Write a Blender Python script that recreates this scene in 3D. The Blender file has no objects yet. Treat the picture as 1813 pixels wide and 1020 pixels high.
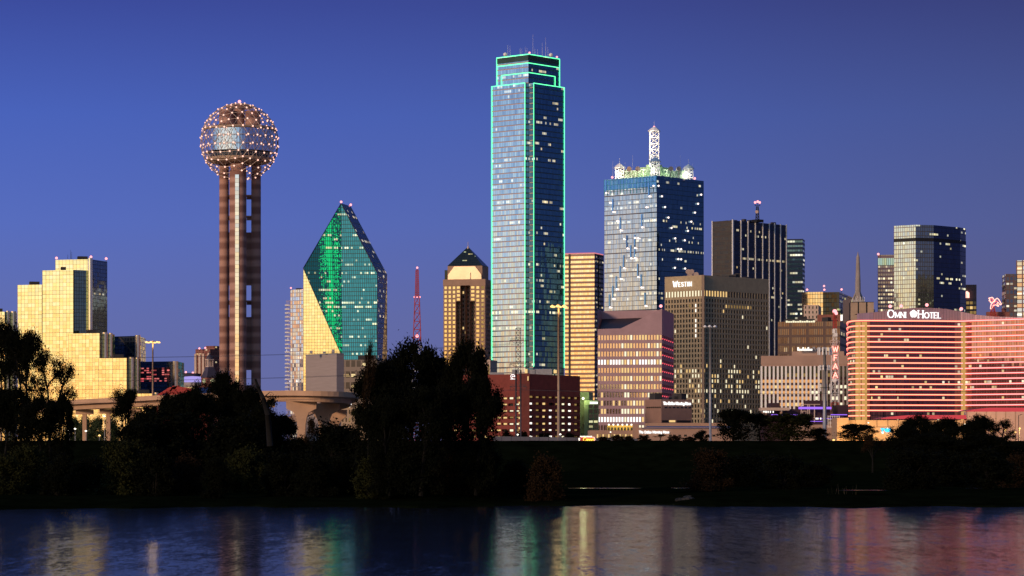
import bpy, math, random
import numpy as np
from mathutils import Vector, Matrix

R = math.radians
scene = bpy.context.scene
COL = scene.collection

# ------------------------------------------------------------------ camera
F = 4900.0            # focal length in photo pixels (photo is 1813 wide)
HX, HY, CAMZ = 906.5, 783.0, 7.0
cam_d = bpy.data.cameras.new("camera")
cam = bpy.data.objects.new("camera", cam_d)
COL.objects.link(cam)
cam.location = (0, 0, CAMZ)
cam.rotation_euler = (R(90), 0, 0)
cam_d.sensor_width = 36.0
cam_d.lens = 36.0 * F / 1813.0
cam_d.shift_y = (HY - 510.0) / 1813.0
cam_d.clip_start = 1.0
cam_d.clip_end = 40000.0
scene.camera = cam

# ------------------------------------------------------------------ exposure
scene.view_settings.view_transform = 'Standard'
scene.view_settings.look = 'None'
scene.view_settings.gamma = 1.0
scene.view_settings.exposure = 0.0
scene.cycles.max_bounces = 6
scene.cycles.diffuse_bounces = 2
scene.cycles.glossy_bounces = 4
scene.cycles.sample_clamp_indirect = 6.0
scene.cycles.use_denoising = True

# ------------------------------------------------------------------ dusk sky
GLOW_AZ = 40.0        # afterglow: behind the camera and to the left
SUN_EL = 14.0
gx, gy = -math.sin(R(GLOW_AZ)), -math.cos(R(GLOW_AZ))


class NT:
    """short hand for wiring node trees"""
    def __init__(self, tree):
        self.t = tree

    def n(self, kind, **kw):
        nd = self.t.nodes.new(kind)
        for k, v in kw.items():
            setattr(nd, k, v)
        return nd

    def put(self, sock, v):
        if isinstance(v, bpy.types.NodeSocket):
            self.t.links.new(v, sock)
        elif v is not None:
            sock.default_value = v

    def m(self, op, a, b=None, c=None, clamp=False):
        nd = self.n('ShaderNodeMath', operation=op, use_clamp=clamp)
        self.put(nd.inputs[0], a)
        self.put(nd.inputs[1], b)
        self.put(nd.inputs[2], c)
        return nd.outputs[0]

    def mix(self, f, a, b, blend='MIX'):
        nd = self.n('ShaderNodeMix', data_type='RGBA', blend_type=blend)
        self.put(nd.inputs[0], f)
        self.put(nd.inputs[6], col4(a))
        self.put(nd.inputs[7], col4(b))
        return nd.outputs[2]

    def fmix(self, f, a, b):
        nd = self.n('ShaderNodeMix', data_type='FLOAT')
        self.put(nd.inputs[0], f)
        self.put(nd.inputs[2], a)
        self.put(nd.inputs[3], b)
        return nd.outputs[0]

    def ramp(self, f, stops, interp='LINEAR'):
        nd = self.n('ShaderNodeValToRGB')
        cr = nd.color_ramp
        cr.interpolation = interp
        while len(cr.elements) < len(stops):
            cr.elements.new(0.5)
        for e, (p, c) in zip(cr.elements, stops):
            e.position = p
            e.color = (*c, 1)
        self.put(nd.inputs[0], f)
        return nd.outputs[0]

    def comb(self, x, y, z=0.0):
        nd = self.n('ShaderNodeCombineXYZ')
        for i, v in enumerate((x, y, z)):
            self.put(nd.inputs[i], v)
        return nd.outputs[0]


def col4(c):
    if isinstance(c, bpy.types.NodeSocket):
        return c
    return (*c, 1) if len(c) == 3 else c


def srgb(r, g, b):
    return tuple(((c / 255) / 12.92) if c / 255 <= 0.04045 else (((c / 255) + 0.055) / 1.055) ** 2.4 for c in (r, g, b))


world = bpy.data.worlds.new("World")
scene.world = world
world.use_nodes = True
wt = NT(world.node_tree)
world.node_tree.nodes.clear()
tc = wt.n('ShaderNodeTexCoord')
sp = wt.n('ShaderNodeSeparateXYZ')
wt.put(sp.inputs[0], tc.outputs['Generated'])
dx, dy, dz = sp.outputs
el = wt.m('MULTIPLY', wt.m('ARCSINE', dz), 180 / math.pi)
hor = wt.m('MAXIMUM', wt.m('SQRT', wt.m('ADD', wt.m('MULTIPLY', dx, dx), wt.m('MULTIPLY', dy, dy))), 1e-4)
g = wt.m('DIVIDE', wt.m('ADD', wt.m('MULTIPLY', dx, gx), wt.m('MULTIPLY', dy, gy)), hor)
mr = wt.n('ShaderNodeMapRange', interpolation_type='SMOOTHSTEP')
wt.put(mr.inputs[0], g)
mr.inputs[1].default_value = 0.30
mr.inputs[2].default_value = 1.0
wgt = mr.outputs[0]
t30 = wt.m('DIVIDE', el, 30.0, clamp=True)
east = wt.ramp(t30, [(0.0, srgb(104, 106, 152)), (2.5 / 30, srgb(94, 104, 163)), (4.5 / 30, srgb(82, 102, 176)),
                     (6.7 / 30, srgb(68, 92, 173)), (9.0 / 30, srgb(54, 69, 146)), (14 / 30, srgb(46, 66, 140)), (1.0, srgb(62, 104, 160))])
lat = wt.m('DIVIDE', dx, hor)
latn = wt.m('MULTIPLY_ADD', lat, 2.4, 0.5, clamp=True)
tint = wt.ramp(latn, [(0.05, (1.03, 1.11, 1.18)), (0.5, (1.0, 1.0, 1.0)), (0.78, (0.94, 0.85, 0.78)), (0.95, (0.91, 0.78, 0.68))])
east = wt.mix(1.0, east, tint, 'MULTIPLY')
t30w = wt.m('MULTIPLY', t30, wt.m('MULTIPLY_ADD', wt.m('SUBTRACT', 1.0, wgt), 1.45, 1.0), clamp=True)
west = wt.ramp(t30w, [(0.0, (1.35, 0.58, 0.18)), (1.5 / 30, (1.32, 0.80, 0.32)), (3.0 / 30, (1.22, 0.96, 0.52)), (4.5 / 30, (1.02, 0.92, 0.68)),
                     (6.0 / 30, (0.86, 0.90, 0.88)), (8.0 / 30, (0.50, 0.72, 0.90)), (12 / 30, (0.26, 0.42, 0.66)), (1.0, (0.14, 0.26, 0.46))])
skyc = wt.mix(wgt, east, west)   # the warm band sinks lower away from where the sun set
bg = wt.n('ShaderNodeBackground')
wt.put(bg.inputs[0], skyc)
bg.inputs[1].default_value = 1.0
nish = wt.n('ShaderNodeTexSky', sky_type='NISHITA')
nish.sun_disc = False
nish.sun_elevation = R(0.5)
nish.sun_rotation = R(180 + GLOW_AZ)
bg2 = wt.n('ShaderNodeBackground')
wt.put(bg2.inputs[0], nish.outputs[0])
bg2.inputs[1].default_value = 0.008
adds = wt.n('ShaderNodeAddShader')
world.node_tree.links.new(bg.outputs[0], adds.inputs[0])
world.node_tree.links.new(bg2.outputs[0], adds.inputs[1])
wo = wt.n('ShaderNodeOutputWorld')
world.node_tree.links.new(adds.outputs[0], wo.inputs[0])

# the last warm light from the afterglow
sun_d = bpy.data.lights.new("sun", 'SUN')
sun_d.energy = 2.3
sun_d.angle = R(8)
sun_d.color = (1.0, 0.66, 0.42)
sun = bpy.data.objects.new("sun", sun_d)
COL.objects.link(sun)
to_sun = Vector((gx * math.cos(R(SUN_EL)), gy * math.cos(R(SUN_EL)), math.sin(R(SUN_EL))))
sun.rotation_euler = to_sun.to_track_quat('Z', 'Y').to_euler()
sun.location = (-100, -200, 150)


# ------------------------------------------------------------------ geometry helpers
def W(px, py, D):
    return Vector(((px - HX) * D / F, D, CAMZ + (HY - py) * D / F))


def XY(px, D):
    return Vector(((px - HX) * D / F, D))


def Z(py, D):
    return CAMZ + (HY - py) * D / F


GZ = 4.0              # level of the city ground
LOC = {}


def wloc(o):
    return LOC.get(o.name, Vector((0, 0, 0)))


def tag(o, label=None, cat=None, group=None, kind=None):
    if label:
        o['label'] = label
    if cat:
        o['category'] = cat
    if group:
        o['group'] = group
    if kind:
        o['kind'] = kind
    return o


def thing(name, label, cat, loc, group=None):
    o = bpy.data.objects.new(name, None)
    COL.objects.link(o)
    o.empty_display_size = 1
    o.location = loc
    LOC[o.name] = Vector(loc)
    return tag(o, label, cat, group)


class MB:
    def __init__(self):
        self.v, self.f, self.mi, self.uv, self.sm = [], [], [], [], []

    def face(self, pts, mi=0, uvs=None, smooth=False):
        i = len(self.v)
        self.v += [Vector(p) for p in pts]
        self.f.append(list(range(i, i + len(pts))))
        self.mi.append(mi)
        self.uv += list(uvs) if uvs else [(0.0, 0.0)] * len(pts)
        self.sm.append(smooth)

    def wall(self, p, q, z0, z1, mi=0, bw=3.0, fh=3.5, zq=None, u0=0.0, zref=None):
        """vertical wall, p left and q right seen from outside; UV in bays and floors"""
        zq = z1 if zq is None else zq
        zr = z0 if zref is None else zref
        L = (Vector(q[:2]) - Vector(p[:2])).length
        n = max(1, round(L / bw))
        f = lambda z: (z - zr) / fh
        self.face([(p[0], p[1], z0), (q[0], q[1], z0), (q[0], q[1], zq), (p[0], p[1], z1)], mi,
                  [(u0, f(z0)), (u0 + n, f(z0)), (u0 + n, f(zq)), (u0, f(z1))])

    def prism(self, pts, z0, z1, mi=0, top=1, bw=3.0, fh=3.5):
        n = len(pts)
        for i in range(n):
            m_ = mi[i] if isinstance(mi, (list, tuple)) else mi
            self.wall(pts[i], pts[(i + 1) % n], z0, z1, m_, bw, fh, u0=i * 61.0)
        self.face([(p[0], p[1], z1) for p in pts], top)

    def obox(self, o, ax, ay, az, mi=0):
        o, ax, ay, az = Vector(o), Vector(ax), Vector(ay), Vector(az)
        c = [o, o + ax, o + ax + ay, o + ay, o + az, o + ax + az, o + ax + ay + az, o + ay + az]
        for q in ((0, 3, 2, 1), (4, 5, 6, 7), (0, 1, 5, 4), (1, 2, 6, 5), (2, 3, 7, 6), (3, 0, 4, 7)):
            self.face([c[k] for k in q], mi)

    def box(self, c, s, rz=0.0, mi=0):
        """box by base centre and size"""
        ca, sa = math.cos(rz), math.sin(rz)
        ax, ay = Vector((ca * s[0], sa * s[0], 0)), Vector((-sa * s[1], ca * s[1], 0))
        self.obox(Vector(c) - ax / 2 - ay / 2, ax, ay, (0, 0, s[2]), mi)

    def bar(self, p, q, r, mi=0, n=4, r2=None, caps=True):
        p, q = Vector(p), Vector(q)
        d = q - p
        if d.length < 1e-6:
            return
        d.normalize()
        a = d.cross(Vector((0, 0, 1)) if abs(d.z) < .95 else Vector((1, 0, 0))).normalized()
        b = d.cross(a)
        r2 = r if r2 is None else r2
        i = len(self.v)
        for k in range(n):
            t = 2 * math.pi * (k + .5) / n
            e = a * math.cos(t) + b * math.sin(t)
            self.v.append(p + e * r)
            self.v.append(q + e * r2)
        for k in range(n):
            k2 = (k + 1) % n
            self.f.append([i + 2 * k, i + 2 * k + 1, i + 2 * k2 + 1, i + 2 * k2][::-1])
            self.mi.append(mi); self.uv += [(0, 0)] * 4; self.sm.append(n > 6)
        if caps:
            self.f.append([i + 2 * k + 1 for k in range(n)][::-1]); self.mi.append(mi); self.uv += [(0, 0)] * n; self.sm.append(False)
            self.f.append([i + 2 * k for k in range(n)]); self.mi.append(mi); self.uv += [(0, 0)] * n; self.sm.append(False)

    def path(self, pts, r, mi=0, n=4):
        for a, b in zip(pts[:-1], pts[1:]):
            self.bar(a, b, r, mi, n)

    def lathe(self, cx, cy, prof, n=32, mi=0, uvs=None, smooth=True):
        for j in range(len(prof) - 1):
            (r0, z0), (r1, z1) = prof[j], prof[j + 1]
            for k in range(n):
                a, b = 2 * math.pi * k / n, 2 * math.pi * (k + 1) / n
                P = lambda r, t, z: (cx + r * math.cos(t), cy + r * math.sin(t), z)
                uv = [(k, j), (k + 1, j), (k + 1, j + 1), (k, j + 1)] if uvs is None else \
                    [(k * uvs[0] / n, 0), ((k + 1) * uvs[0] / n, 0), ((k + 1) * uvs[0] / n, uvs[1]), (k * uvs[0] / n, uvs[1])]
                if r1 < 1e-5:
                    self.face([P(r0, a, z0), P(r0, b, z0), P(0, a, z1)], mi, uv[:3], smooth)
                elif r0 < 1e-5:
                    self.face([P(0, a, z0), P(r1, b, z1), P(r1, a, z1)], mi, uv[:3], smooth)
                else:
                    self.face([P(r0, a, z0), P(r0, b, z0), P(r1, b, z1), P(r1, a, z1)], mi, uv, smooth)

    def sphere(self, c, r, mi=0, nu=8, nv=5):
        prof = [(abs(r * math.sin(math.pi * k / nv)) if 0 < k < nv else 0.0, c[2] - r * math.cos(math.pi * k / nv)) for k in range(nv + 1)]
        self.lathe(c[0], c[1], prof, nu, mi)

    def mesh(self, name, mats, off=Vector((0, 0, 0))):
        me = bpy.data.meshes.new(name)
        me.from_pydata([tuple(p - off) for p in self.v], [], self.f)
        for m_ in mats:
            me.materials.append(m_)
        me.polygons.foreach_set('material_index', self.mi)
        me.polygons.foreach_set('use_smooth', self.sm)
        ul = me.uv_layers.new(name='UVMap')
        ul.data.foreach_set('uv', [c for uv in self.uv for c in uv])
        me.update()
        return me

    def build(self, name, mats, parent=None, loc=None):
        if not isinstance(mats, (list, tuple)):
            mats = [mats]
        base = wloc(parent) if parent is not None else (Vector(loc) if loc is not None else Vector((0, 0, 0)))
        me = self.mesh(name, mats, base)
        o = bpy.data.objects.new(name, me)
        COL.objects.link(o)
        if parent is not None:
            o.parent = parent
            LOC[o.name] = base
        else:
            o.location = base
            LOC[o.name] = base
        return o


def on_line(P0, d, px):
    """the point of the plan line P0 + t d that stands at photo column px"""
    k = (px - HX) / F
    t = (k * P0[1] - P0[0]) / (d[0] - k * d[1])
    return Vector((P0[0] + t * d[0], P0[1] + t * d[1]))


def two_face(pl, pc, pr, D, a):
    """rectangular plan with its near corner at column pc; the left face turned a degrees to the left"""
    a = R(a)
    C = XY(pc, D)
    L = on_line(C, (-math.cos(a), math.sin(a)), pl)
    Rr = on_line(C, (math.sin(a), math.cos(a)), pr)
    if not 2 < Rr.y - C.y < 90:
        Rr = C + Vector((math.sin(a), math.cos(a))) * 28
    return [C, Rr, Rr + L - C, L]


def slab(pl, pr, D, a, depth):
    """plan with its front from column pl to pr (pr at distance D) turned a degrees to the left"""
    a = R(a)
    C = XY(pr, D)
    L = on_line(C, (-math.cos(a), math.sin(a)), pl)
    b = Vector((math.sin(a), math.cos(a))) * depth
    return [C, C + b, L + b, L]


def centre(pts, z=GZ):
    c = sum(pts, Vector((0, 0))) / len(pts)
    return (c.x, c.y, z)


def ray_plane(px, py, P0, n):
    d = Vector(((px - HX) / F, 1.0, (HY - py) / F))
    o = Vector((0, 0, CAMZ))
    return o + d * ((Vector(P0) - o).dot(n) / d.dot(n))


# ------------------------------------------------------------------ materials
def new_mat(name):
    m_ = bpy.data.materials.new(name)
    m_.use_nodes = True
    m_.node_tree.nodes.clear()
    t = NT(m_.node_tree)
    out = t.n('ShaderNodeOutputMaterial')
    return m_, t, out


def plain(name, c, rough=0.7, var=0.25, scale=0.15, metal=0.0, spec=0.3, stretch=(1, 1, 1)):
    m_, t, out = new_mat(name)
    b = t.n('ShaderNodeBsdfPrincipled')
    gm = t.n('ShaderNodeNewGeometry')
    vm = t.n('ShaderNodeVectorMath', operation='MULTIPLY')
    t.put(vm.inputs[0], gm.outputs['Position'])
    vm.inputs[1].default_value = stretch
    nz = t.n('ShaderNodeTexNoise')
    t.put(nz.inputs['Vector'], vm.outputs[0])
    nz.inputs['Scale'].default_value = scale
    nz.inputs['Detail'].default_value = 5
    nz.inputs['Roughness'].default_value = 0.65
    lo = tuple(x * (1 - var) for x in c)
    hi = tuple(x * (1 + var) for x in c)
    t.put(b.inputs['Base Color'], t.ramp(nz.outputs[0], [(0.3, lo), (0.7, hi)]))
    b.inputs['Roughness'].default_value = rough
    b.inputs['Metallic'].default_value = metal
    b.inputs['Specular IOR Level'].default_value = spec
    m_.node_tree.links.new(b.outputs[0], out.inputs[0])
    return m_


def emit(name, c, s):
    m_, t, out = new_mat(name)
    e = t.n('ShaderNodeEmission')
    e.inputs[0].default_value = (*c, 1)
    e.inputs[1].default_value = s
    m_.node_tree.links.new(e.outputs[0], out.inputs[0])
    return m_


def facade(name, glass, frame, metal=0.9, rough=0.06, fu=0.1, fv=0.12, major=None, band=None, th=0.62, run=0.13, lits=1.1,
           warm=(1.0, 0.70, 0.30), pale=(1.0, 0.93, 0.66), jit=0.012, keep=0.2, litv=(0.25, 0.68), vrun=3.7, glow=None, frame_rough=0.6,
           frame_metal=0.0, seed=0.0, dim=0.18):
    """curtain wall: panes that each tilt a hair, mullions, spandrels, and rooms with their lamps on"""
    m_, t, out = new_mat(name)
    uvn = t.n('ShaderNodeUVMap')
    s = t.n('ShaderNodeSeparateXYZ')
    t.put(s.inputs[0], uvn.outputs[0])
    u, v = s.outputs[0], s.outputs[1]
    cu, cv = t.m('FLOOR', u), t.m('FLOOR', v)
    ru, rv = t.m('FRACT', u), t.m('FRACT', v)
    th += 0.045
    fm = t.m('MAXIMUM', t.m('LESS_THAN', ru, fu), t.m('LESS_THAN', rv, fv))
    if major:
        for q, (num, wd) in zip((u, v), major):
            if num:
                fm = t.m('MAXIMUM', fm, t.m('LESS_THAN', t.m('FRACT', t.m('DIVIDE', t.m('ADD', q, 0.001), num)), wd / num))
    wn = t.n('ShaderNodeTexWhiteNoise', noise_dimensions='3D')
    t.put(wn.inputs['Vector'], t.comb(cu, cv, seed))
    rnd = wn.outputs['Value']
    wr = t.n('ShaderNodeTexWhiteNoise', noise_dimensions='2D')
    t.put(wr.inputs['Vector'], t.comb(cv, t.m('FLOOR', t.m('DIVIDE', u, 61.0)), 0.0))
    nz = t.n('ShaderNodeTexNoise', noise_dimensions='3D')
    nz.inputs['Scale'].default_value = 1.0
    nz.inputs['Detail'].default_value = 1.0
    t.put(nz.inputs['Vector'], t.comb(t.m('MULTIPLY', cu, run), t.m('MULTIPLY', cv, vrun), seed + 3.3))
    val = t.m('MULTIPLY_ADD', t.m('SUBTRACT', wr.outputs['Value'], 0.5), 0.26, nz.outputs[0])
    lit = t.m('GREATER_THAN', val, th)
    whole = t.m('MULTIPLY', t.m('GREATER_THAN', wr.outputs['Value'], 0.955 if th < 1.5 else 2.0), t.m('GREATER_THAN', nz.outputs[0], 0.46))
    lit = t.m('MAXIMUM', lit, whole)
    lit = t.m('MULTIPLY', lit, t.m('GREATER_THAN', rnd, keep))
    inv = t.m('MULTIPLY', t.m('GREATER_THAN', rv, litv[0]), t.m('LESS_THAN', rv, litv[1]))
    lit = t.m('MULTIPLY', t.m('MULTIPLY', lit, inv), t.m('SUBTRACT', 1.0, fm))
    bri = t.m('MULTIPLY_ADD', t.m('FRACT', t.m('MULTIPLY', rnd, 7.7)), 0.40, 0.15)
    bri = t.m('MULTIPLY_ADD', t.m('MAXIMUM', t.m('SUBTRACT', val, th), 0.02), 4.0, bri)
    es = t.m('MULTIPLY', t.m('MULTIPLY', lit, bri), lits)
    ec = t.mix(t.m('FRACT', t.m('MULTIPLY', rnd, 13.1)), warm, pale)
    b = t.n('ShaderNodeBsdfPrincipled')
    gcol = glass
    gvar = t.m('MULTIPLY_ADD', rnd, 0.22, 0.86)
    vv = t.n('ShaderNodeVectorMath', operation='SCALE')
    vv.inputs[0].default_value = glass
    t.put(vv.inputs['Scale'], gvar)
    base = t.mix(fm, vv.outputs[0], frame)
    mtl = t.m('MULTIPLY_ADD', fm, frame_metal - metal, metal)
    rgh = t.m('MULTIPLY_ADD', fm, frame_rough - rough, rough)
    if band:          # plain spandrel band in every floor: (from, to, colour)
        bm = t.m('MULTIPLY', t.m('GREATER_THAN', rv, band[0]), t.m('LESS_THAN', rv, band[1]))
        base = t.mix(bm, base, band[2])
        nb = t.m('SUBTRACT', 1.0, bm)
        mtl = t.m('MULTIPLY', mtl, nb)
        rgh = t.m('MULTIPLY_ADD', bm, 0.6, t.m('MULTIPLY', rgh, nb))
        es = t.m('MULTIPLY', es, nb)
    if glow:          # coloured glow painted into the panes as emission: (u centre, half width, colour, strength)
        d = t.m('DIVIDE', t.m('ABSOLUTE', t.m('SUBTRACT', u, glow[0])), glow[1])
        bell = t.m('SUBTRACT', 1.0, d, clamp=True)
        n2 = t.n('ShaderNodeTexNoise', noise_dimensions='2D')
        n2.inputs['Scale'].default_value = 1.0
        n2.inputs['Detail'].default_value = 2.0
        t.put(n2.inputs['Vector'], t.comb(t.m('MULTIPLY', cu, 0.6), t.m('MULTIPLY', v, 0.10), 0.0))
        w2 = t.n('ShaderNodeTexWhiteNoise', noise_dimensions='2D')
        t.put(w2.inputs['Vector'], t.comb(t.m('FLOOR', t.m('MULTIPLY', u, 2.0)), t.m('FLOOR', t.m('MULTIPLY', v, 4.0)), 0.0))
        pr = t.m('MULTIPLY', bell, t.m('MULTIPLY_ADD', n2.outputs[0], 1.8, 0.1))
        gs = t.m('MULTIPLY', t.m('MULTIPLY_ADD', n2.outputs[0], 1.4, 0.2), t.m('LESS_THAN', w2.outputs['Value'], pr))
        gs = t.m('MULTIPLY', t.m('MULTIPLY', gs, t.m('SUBTRACT', 1.0, fm)), glow[3])
        ec = t.mix(t.m('GREATER_THAN', es, 0.02), glow[2], ec)
        es = t.m('MAXIMUM', es, gs)
    t.put(b.inputs['Base Color'], base)
    t.put(b.inputs['Metallic'], mtl)
    t.put(b.inputs['Roughness'], rgh)
    t.put(b.inputs['Emission Color'], ec)
    t.put(b.inputs['Emission Strength'], es)
    if jit:
        gm = t.n('ShaderNodeNewGeometry')
        su = t.n('ShaderNodeVectorMath', operation='SUBTRACT')
        t.put(su.inputs[0], wn.outputs['Color'])
        su.inputs[1].default_value = (.5, .5, .5)
        sc = t.n('ShaderNodeVectorMath', operation='SCALE')
        t.put(sc.inputs[0], su.outputs[0])
        sc.inputs['Scale'].default_value = jit * 2
        ad = t.n('ShaderNodeVectorMath', operation='ADD')
        t.put(ad.inputs[0], gm.outputs['Normal'])
        t.put(ad.inputs[1], sc.outputs[0])
        nm = t.n('ShaderNodeVectorMath', operation='NORMALIZE')
        t.put(nm.inputs[0], ad.outputs[0])
        t.put(b.inputs['Normal'], nm.outputs[0])
    m_.node_tree.links.new(b.outputs[0], out.inputs[0])
    return m_


def mirror(name, c, rough=0.06, metal=0.92):
    return plain(name, c, rough, 0.1, 0.3, metal, 0.5)


M = {}
M['roof'] = plain('dark_roof', (0.045, 0.042, 0.045), 0.9)
M['black'] = plain('black_metal', (0.015, 0.015, 0.017), 0.5)
M['steel'] = plain('galvanised_steel', (0.33, 0.33, 0.34), 0.45, 0.2, 1.0, 0.4)
M['white_steel'] = plain('white_painted_steel', (0.84, 0.83, 0.80), 0.5, 0.08)
M['red_steel'] = plain('red_painted_steel', (0.42, 0.05, 0.04), 0.5, 0.15)
M['concrete'] = plain('pale_concrete', (0.36, 0.31, 0.28), 0.85, 0.18)
M['tan_concrete'] = plain('tan_concrete', (0.42, 0.31, 0.22), 0.85, 0.18)
M['mauve_stone'] = plain('mauve_granite', (0.36, 0.235, 0.26), 0.6, 0.12)
M['olive_stone'] = plain('olive_precast', (0.42, 0.33, 0.20), 0.8, 0.12, 0.4)
M['red_brick'] = plain('red_brick', (0.20, 0.045, 0.035), 0.85, 0.2, 0.4)
M['brown_brick'] = plain('brown_brick', (0.26, 0.10, 0.075), 0.85, 0.2, 0.4)
M['beige_brick'] = plain('beige_brick', (0.40, 0.29, 0.19), 0.85, 0.15, 0.4)
M['beige_panel'] = plain('beige_panel', (0.38, 0.25, 0.19), 0.7, 0.12, 0.1)
M['cream_stone'] = plain('cream_stone', (0.55, 0.42, 0.34), 0.7, 0.12, 0.3)
M['dark_glass'] = mirror('dark_window_glass', (0.05, 0.055, 0.06), 0.08, 0.8)
M['bronze_glass'] = mirror('bronze_window_glass', (0.62, 0.42, 0.28), 0.08, 0.9)
M['lit_warm'] = emit('warm_lit_window', (1.0, 0.66, 0.26), 1.0)
M['lit_pale'] = emit('pale_lit_window', (1.0, 0.90, 0.62), 1.15)
M['lit_dim'] = emit('dim_lit_window', (0.80, 0.50, 0.16), 0.38)
M['lit_white'] = emit('white_lit_window', (1.0, 0.93, 0.84), 1.5)
M['sign_white'] = emit('white_sign_light', (1.0, 0.97, 0.95), 1.8)
M['sign_red'] = emit('red_neon', (1.0, 0.13, 0.10), 1.7)
M['sign_hot'] = emit('hot_red_neon', (1.0, 0.45, 0.35), 2.4)
M['sign_blue'] = emit('blue_neon', (0.05, 0.55, 1.0), 2.0)
M['sign_yellow'] = emit('yellow_neon', (1.0, 0.75, 0.08), 1.8)
M['beacon'] = emit('red_beacon', (1.0, 0.34, 0.36), 2.2)
M['bulb'] = emit('warm_bulb', (1.0, 0.55, 0.42), 1.9)
M['sodium'] = emit('sodium_lamp', (1.0, 0.58, 0.18), 2.2)
M['led'] = emit('white_lamp', (1.0, 0.9, 0.72), 2.5)
M['green_neon'] = emit('green_argon_tube', (0.12, 1.0, 0.36), 2.8)
M['purple'] = emit('violet_light_band', (0.36, 0.16, 1.0), 1.2)


def beacon(parent, p, r=1.0):
    b = MB()
    b.bar((p[0], p[1], p[2] - r * 3), (p[0], p[1], p[2]), 0.2, 1)
    b.sphere(p, r, 0)
    return b.build('beacon', [M['beacon'], M['black']], parent)


def light(name, p, c, w, r=0.5):
    r = max(r, 1.6)
    d = bpy.data.lights.new(name, 'POINT')
    d.energy = w
    d.color = c
    d.shadow_soft_size = r
    o = bpy.data.objects.new(name, d)
    COL.objects.link(o)
    o.location = p
    return o


def antenna(mb, p, h, r=0.15, mi=0):
    mb.bar(p, (p[0], p[1], p[2] + h), r, mi, 4, r * .4)


def lattice(mb, x, y, z0, z1, w0, w1, nseg, r, mis=(0,), tri=False):
    """four legs with cross braces; the panels take the materials in turn"""
    for k in range(nseg):
        t0, t1 = k / nseg, (k + 1) / nseg
        a, b = w0 + (w1 - w0) * t0, w0 + (w1 - w0) * t1
        za, zb = z0 + (z1 - z0) * t0, z0 + (z1 - z0) * t1
        mi = mis[k * len(mis) // nseg] if len(mis) < nseg else mis[k]
        cs = [(-1, -1), (1, -1), (1, 1), (-1, 1)]
        for i in range(4):
            c, d = cs[i], cs[(i + 1) % 4]
            A, B = Vector((x + c[0] * a / 2, y + c[1] * a / 2, za)), Vector((x + c[0] * b / 2, y + c[1] * b / 2, zb))
            A2, B2 = Vector((x + d[0] * a / 2, y + d[1] * a / 2, za)), Vector((x + d[0] * b / 2, y + d[1] * b / 2, zb))
            mb.bar(A, B, r, mi)
            mb.bar(A, B2, r * .6, mi)
            mb.bar(A2, B, r * .6, mi)
            mb.bar(B, B2, r * .7, mi)


def punched(mb, p, q, z0, z1, nc, nr, fw, fh, depth=0.5, mi=0, zoff=0.5, uoff=0.5):
    """wall p->q (left to right seen from outside) with nc x nr recessed openings; returns the openings"""
    p, q = Vector(p[:2]), Vector(q[:2])
    d = q - p
    L = d.length
    d /= L
    nrm = Vector((d.y, -d.x))
    P = lambda s, z, back=0.0: (p.x + d.x * s - nrm.x * back, p.y + d.y * s - nrm.y * back, z)
    du, dz = L / nc, (z1 - z0) / nr
    zprev = z0
    out = []
    for r in range(nr):
        za = z0 + dz * (r + (1 - fh) * zoff)
        zb = za + dz * fh
        mb.face([P(0, zprev), P(L, zprev), P(L, za), P(0, za)], mi)
        s = 0.0
        for c in range(nc):
            a = du * (c + (1 - fw) * uoff)
            b = a + du * fw
            mb.face([P(s, za), P(a, za), P(a, zb), P(s, zb)], mi)
            mb.face([P(a, za), P(a, za, depth), P(a, zb, depth), P(a, zb)], mi)
            mb.face([P(b, za, depth), P(b, za), P(b, zb), P(b, zb, depth)], mi)
            mb.face([P(a, za), P(b, za), P(b, za, depth), P(a, za, depth)], mi)
            mb.face([P(a, zb, depth), P(b, zb, depth), P(b, zb), P(a, zb)], mi)
            out.append((r, c, [Vector(P(a, za, depth)), Vector(P(b, za, depth)), Vector(P(b, zb, depth)), Vector(P(a, zb, depth))]))
            s = b
        mb.face([P(s, za), P(L, za), P(L, zb), P(s, zb)], mi)
        zprev = zb
    mb.face([P(0, zprev), P(L, zprev), P(L, z1), P(0, z1)], mi)
    return out


def glaze(parent, openings, pick, name='window', most=100):
    """a pane in every opening: the first ones as parts of their own, the rest in one mesh"""
    todo = [(pick(r, c), qd) for r, c, qd in openings]
    todo = [x for x in todo if x[0]]
    todo.sort(key=lambda x: (0 if x[0].startswith('lit') else 1))
    cache = {}
    base = wloc(parent)
    for mk, qd in todo[:most]:
        ctr = sum(qd, Vector((0, 0, 0))) / 4
        dd = qd[2] - qd[0]
        key = (mk, round(dd.x, 2), round(dd.y, 2), round(dd.z, 2))
        if key not in cache:
            b = MB()
            b.face([x - ctr for x in qd], 0, [(0, 0), (1, 0), (1, 1), (0, 1)])
            cache[key] = b.mesh(name, [M[mk]])
        o = bpy.data.objects.new(name, cache[key])
        COL.objects.link(o)
        o.parent = parent
        o.location = ctr - base
    rest = todo[most:]
    if rest:
        keys = sorted(set(x[0] for x in rest))
        b = MB()
        for mk, qd in rest:
            b.face(qd, keys.index(mk), [(0, 0), (1, 0), (1, 1), (0, 1)])
        o = b.build(name, [M[k] for k in keys], parent)
        o['kind'] = 'stuff'


# stroke lettering, cap height 1
def arc(cx, cy, rx, ry, a0, a1, n=8):
    return [(cx + rx * math.cos(R(a0 + (a1 - a0) * k / n)), cy + ry * math.sin(R(a0 + (a1 - a0) * k / n))) for k in range(n + 1)]


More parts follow.
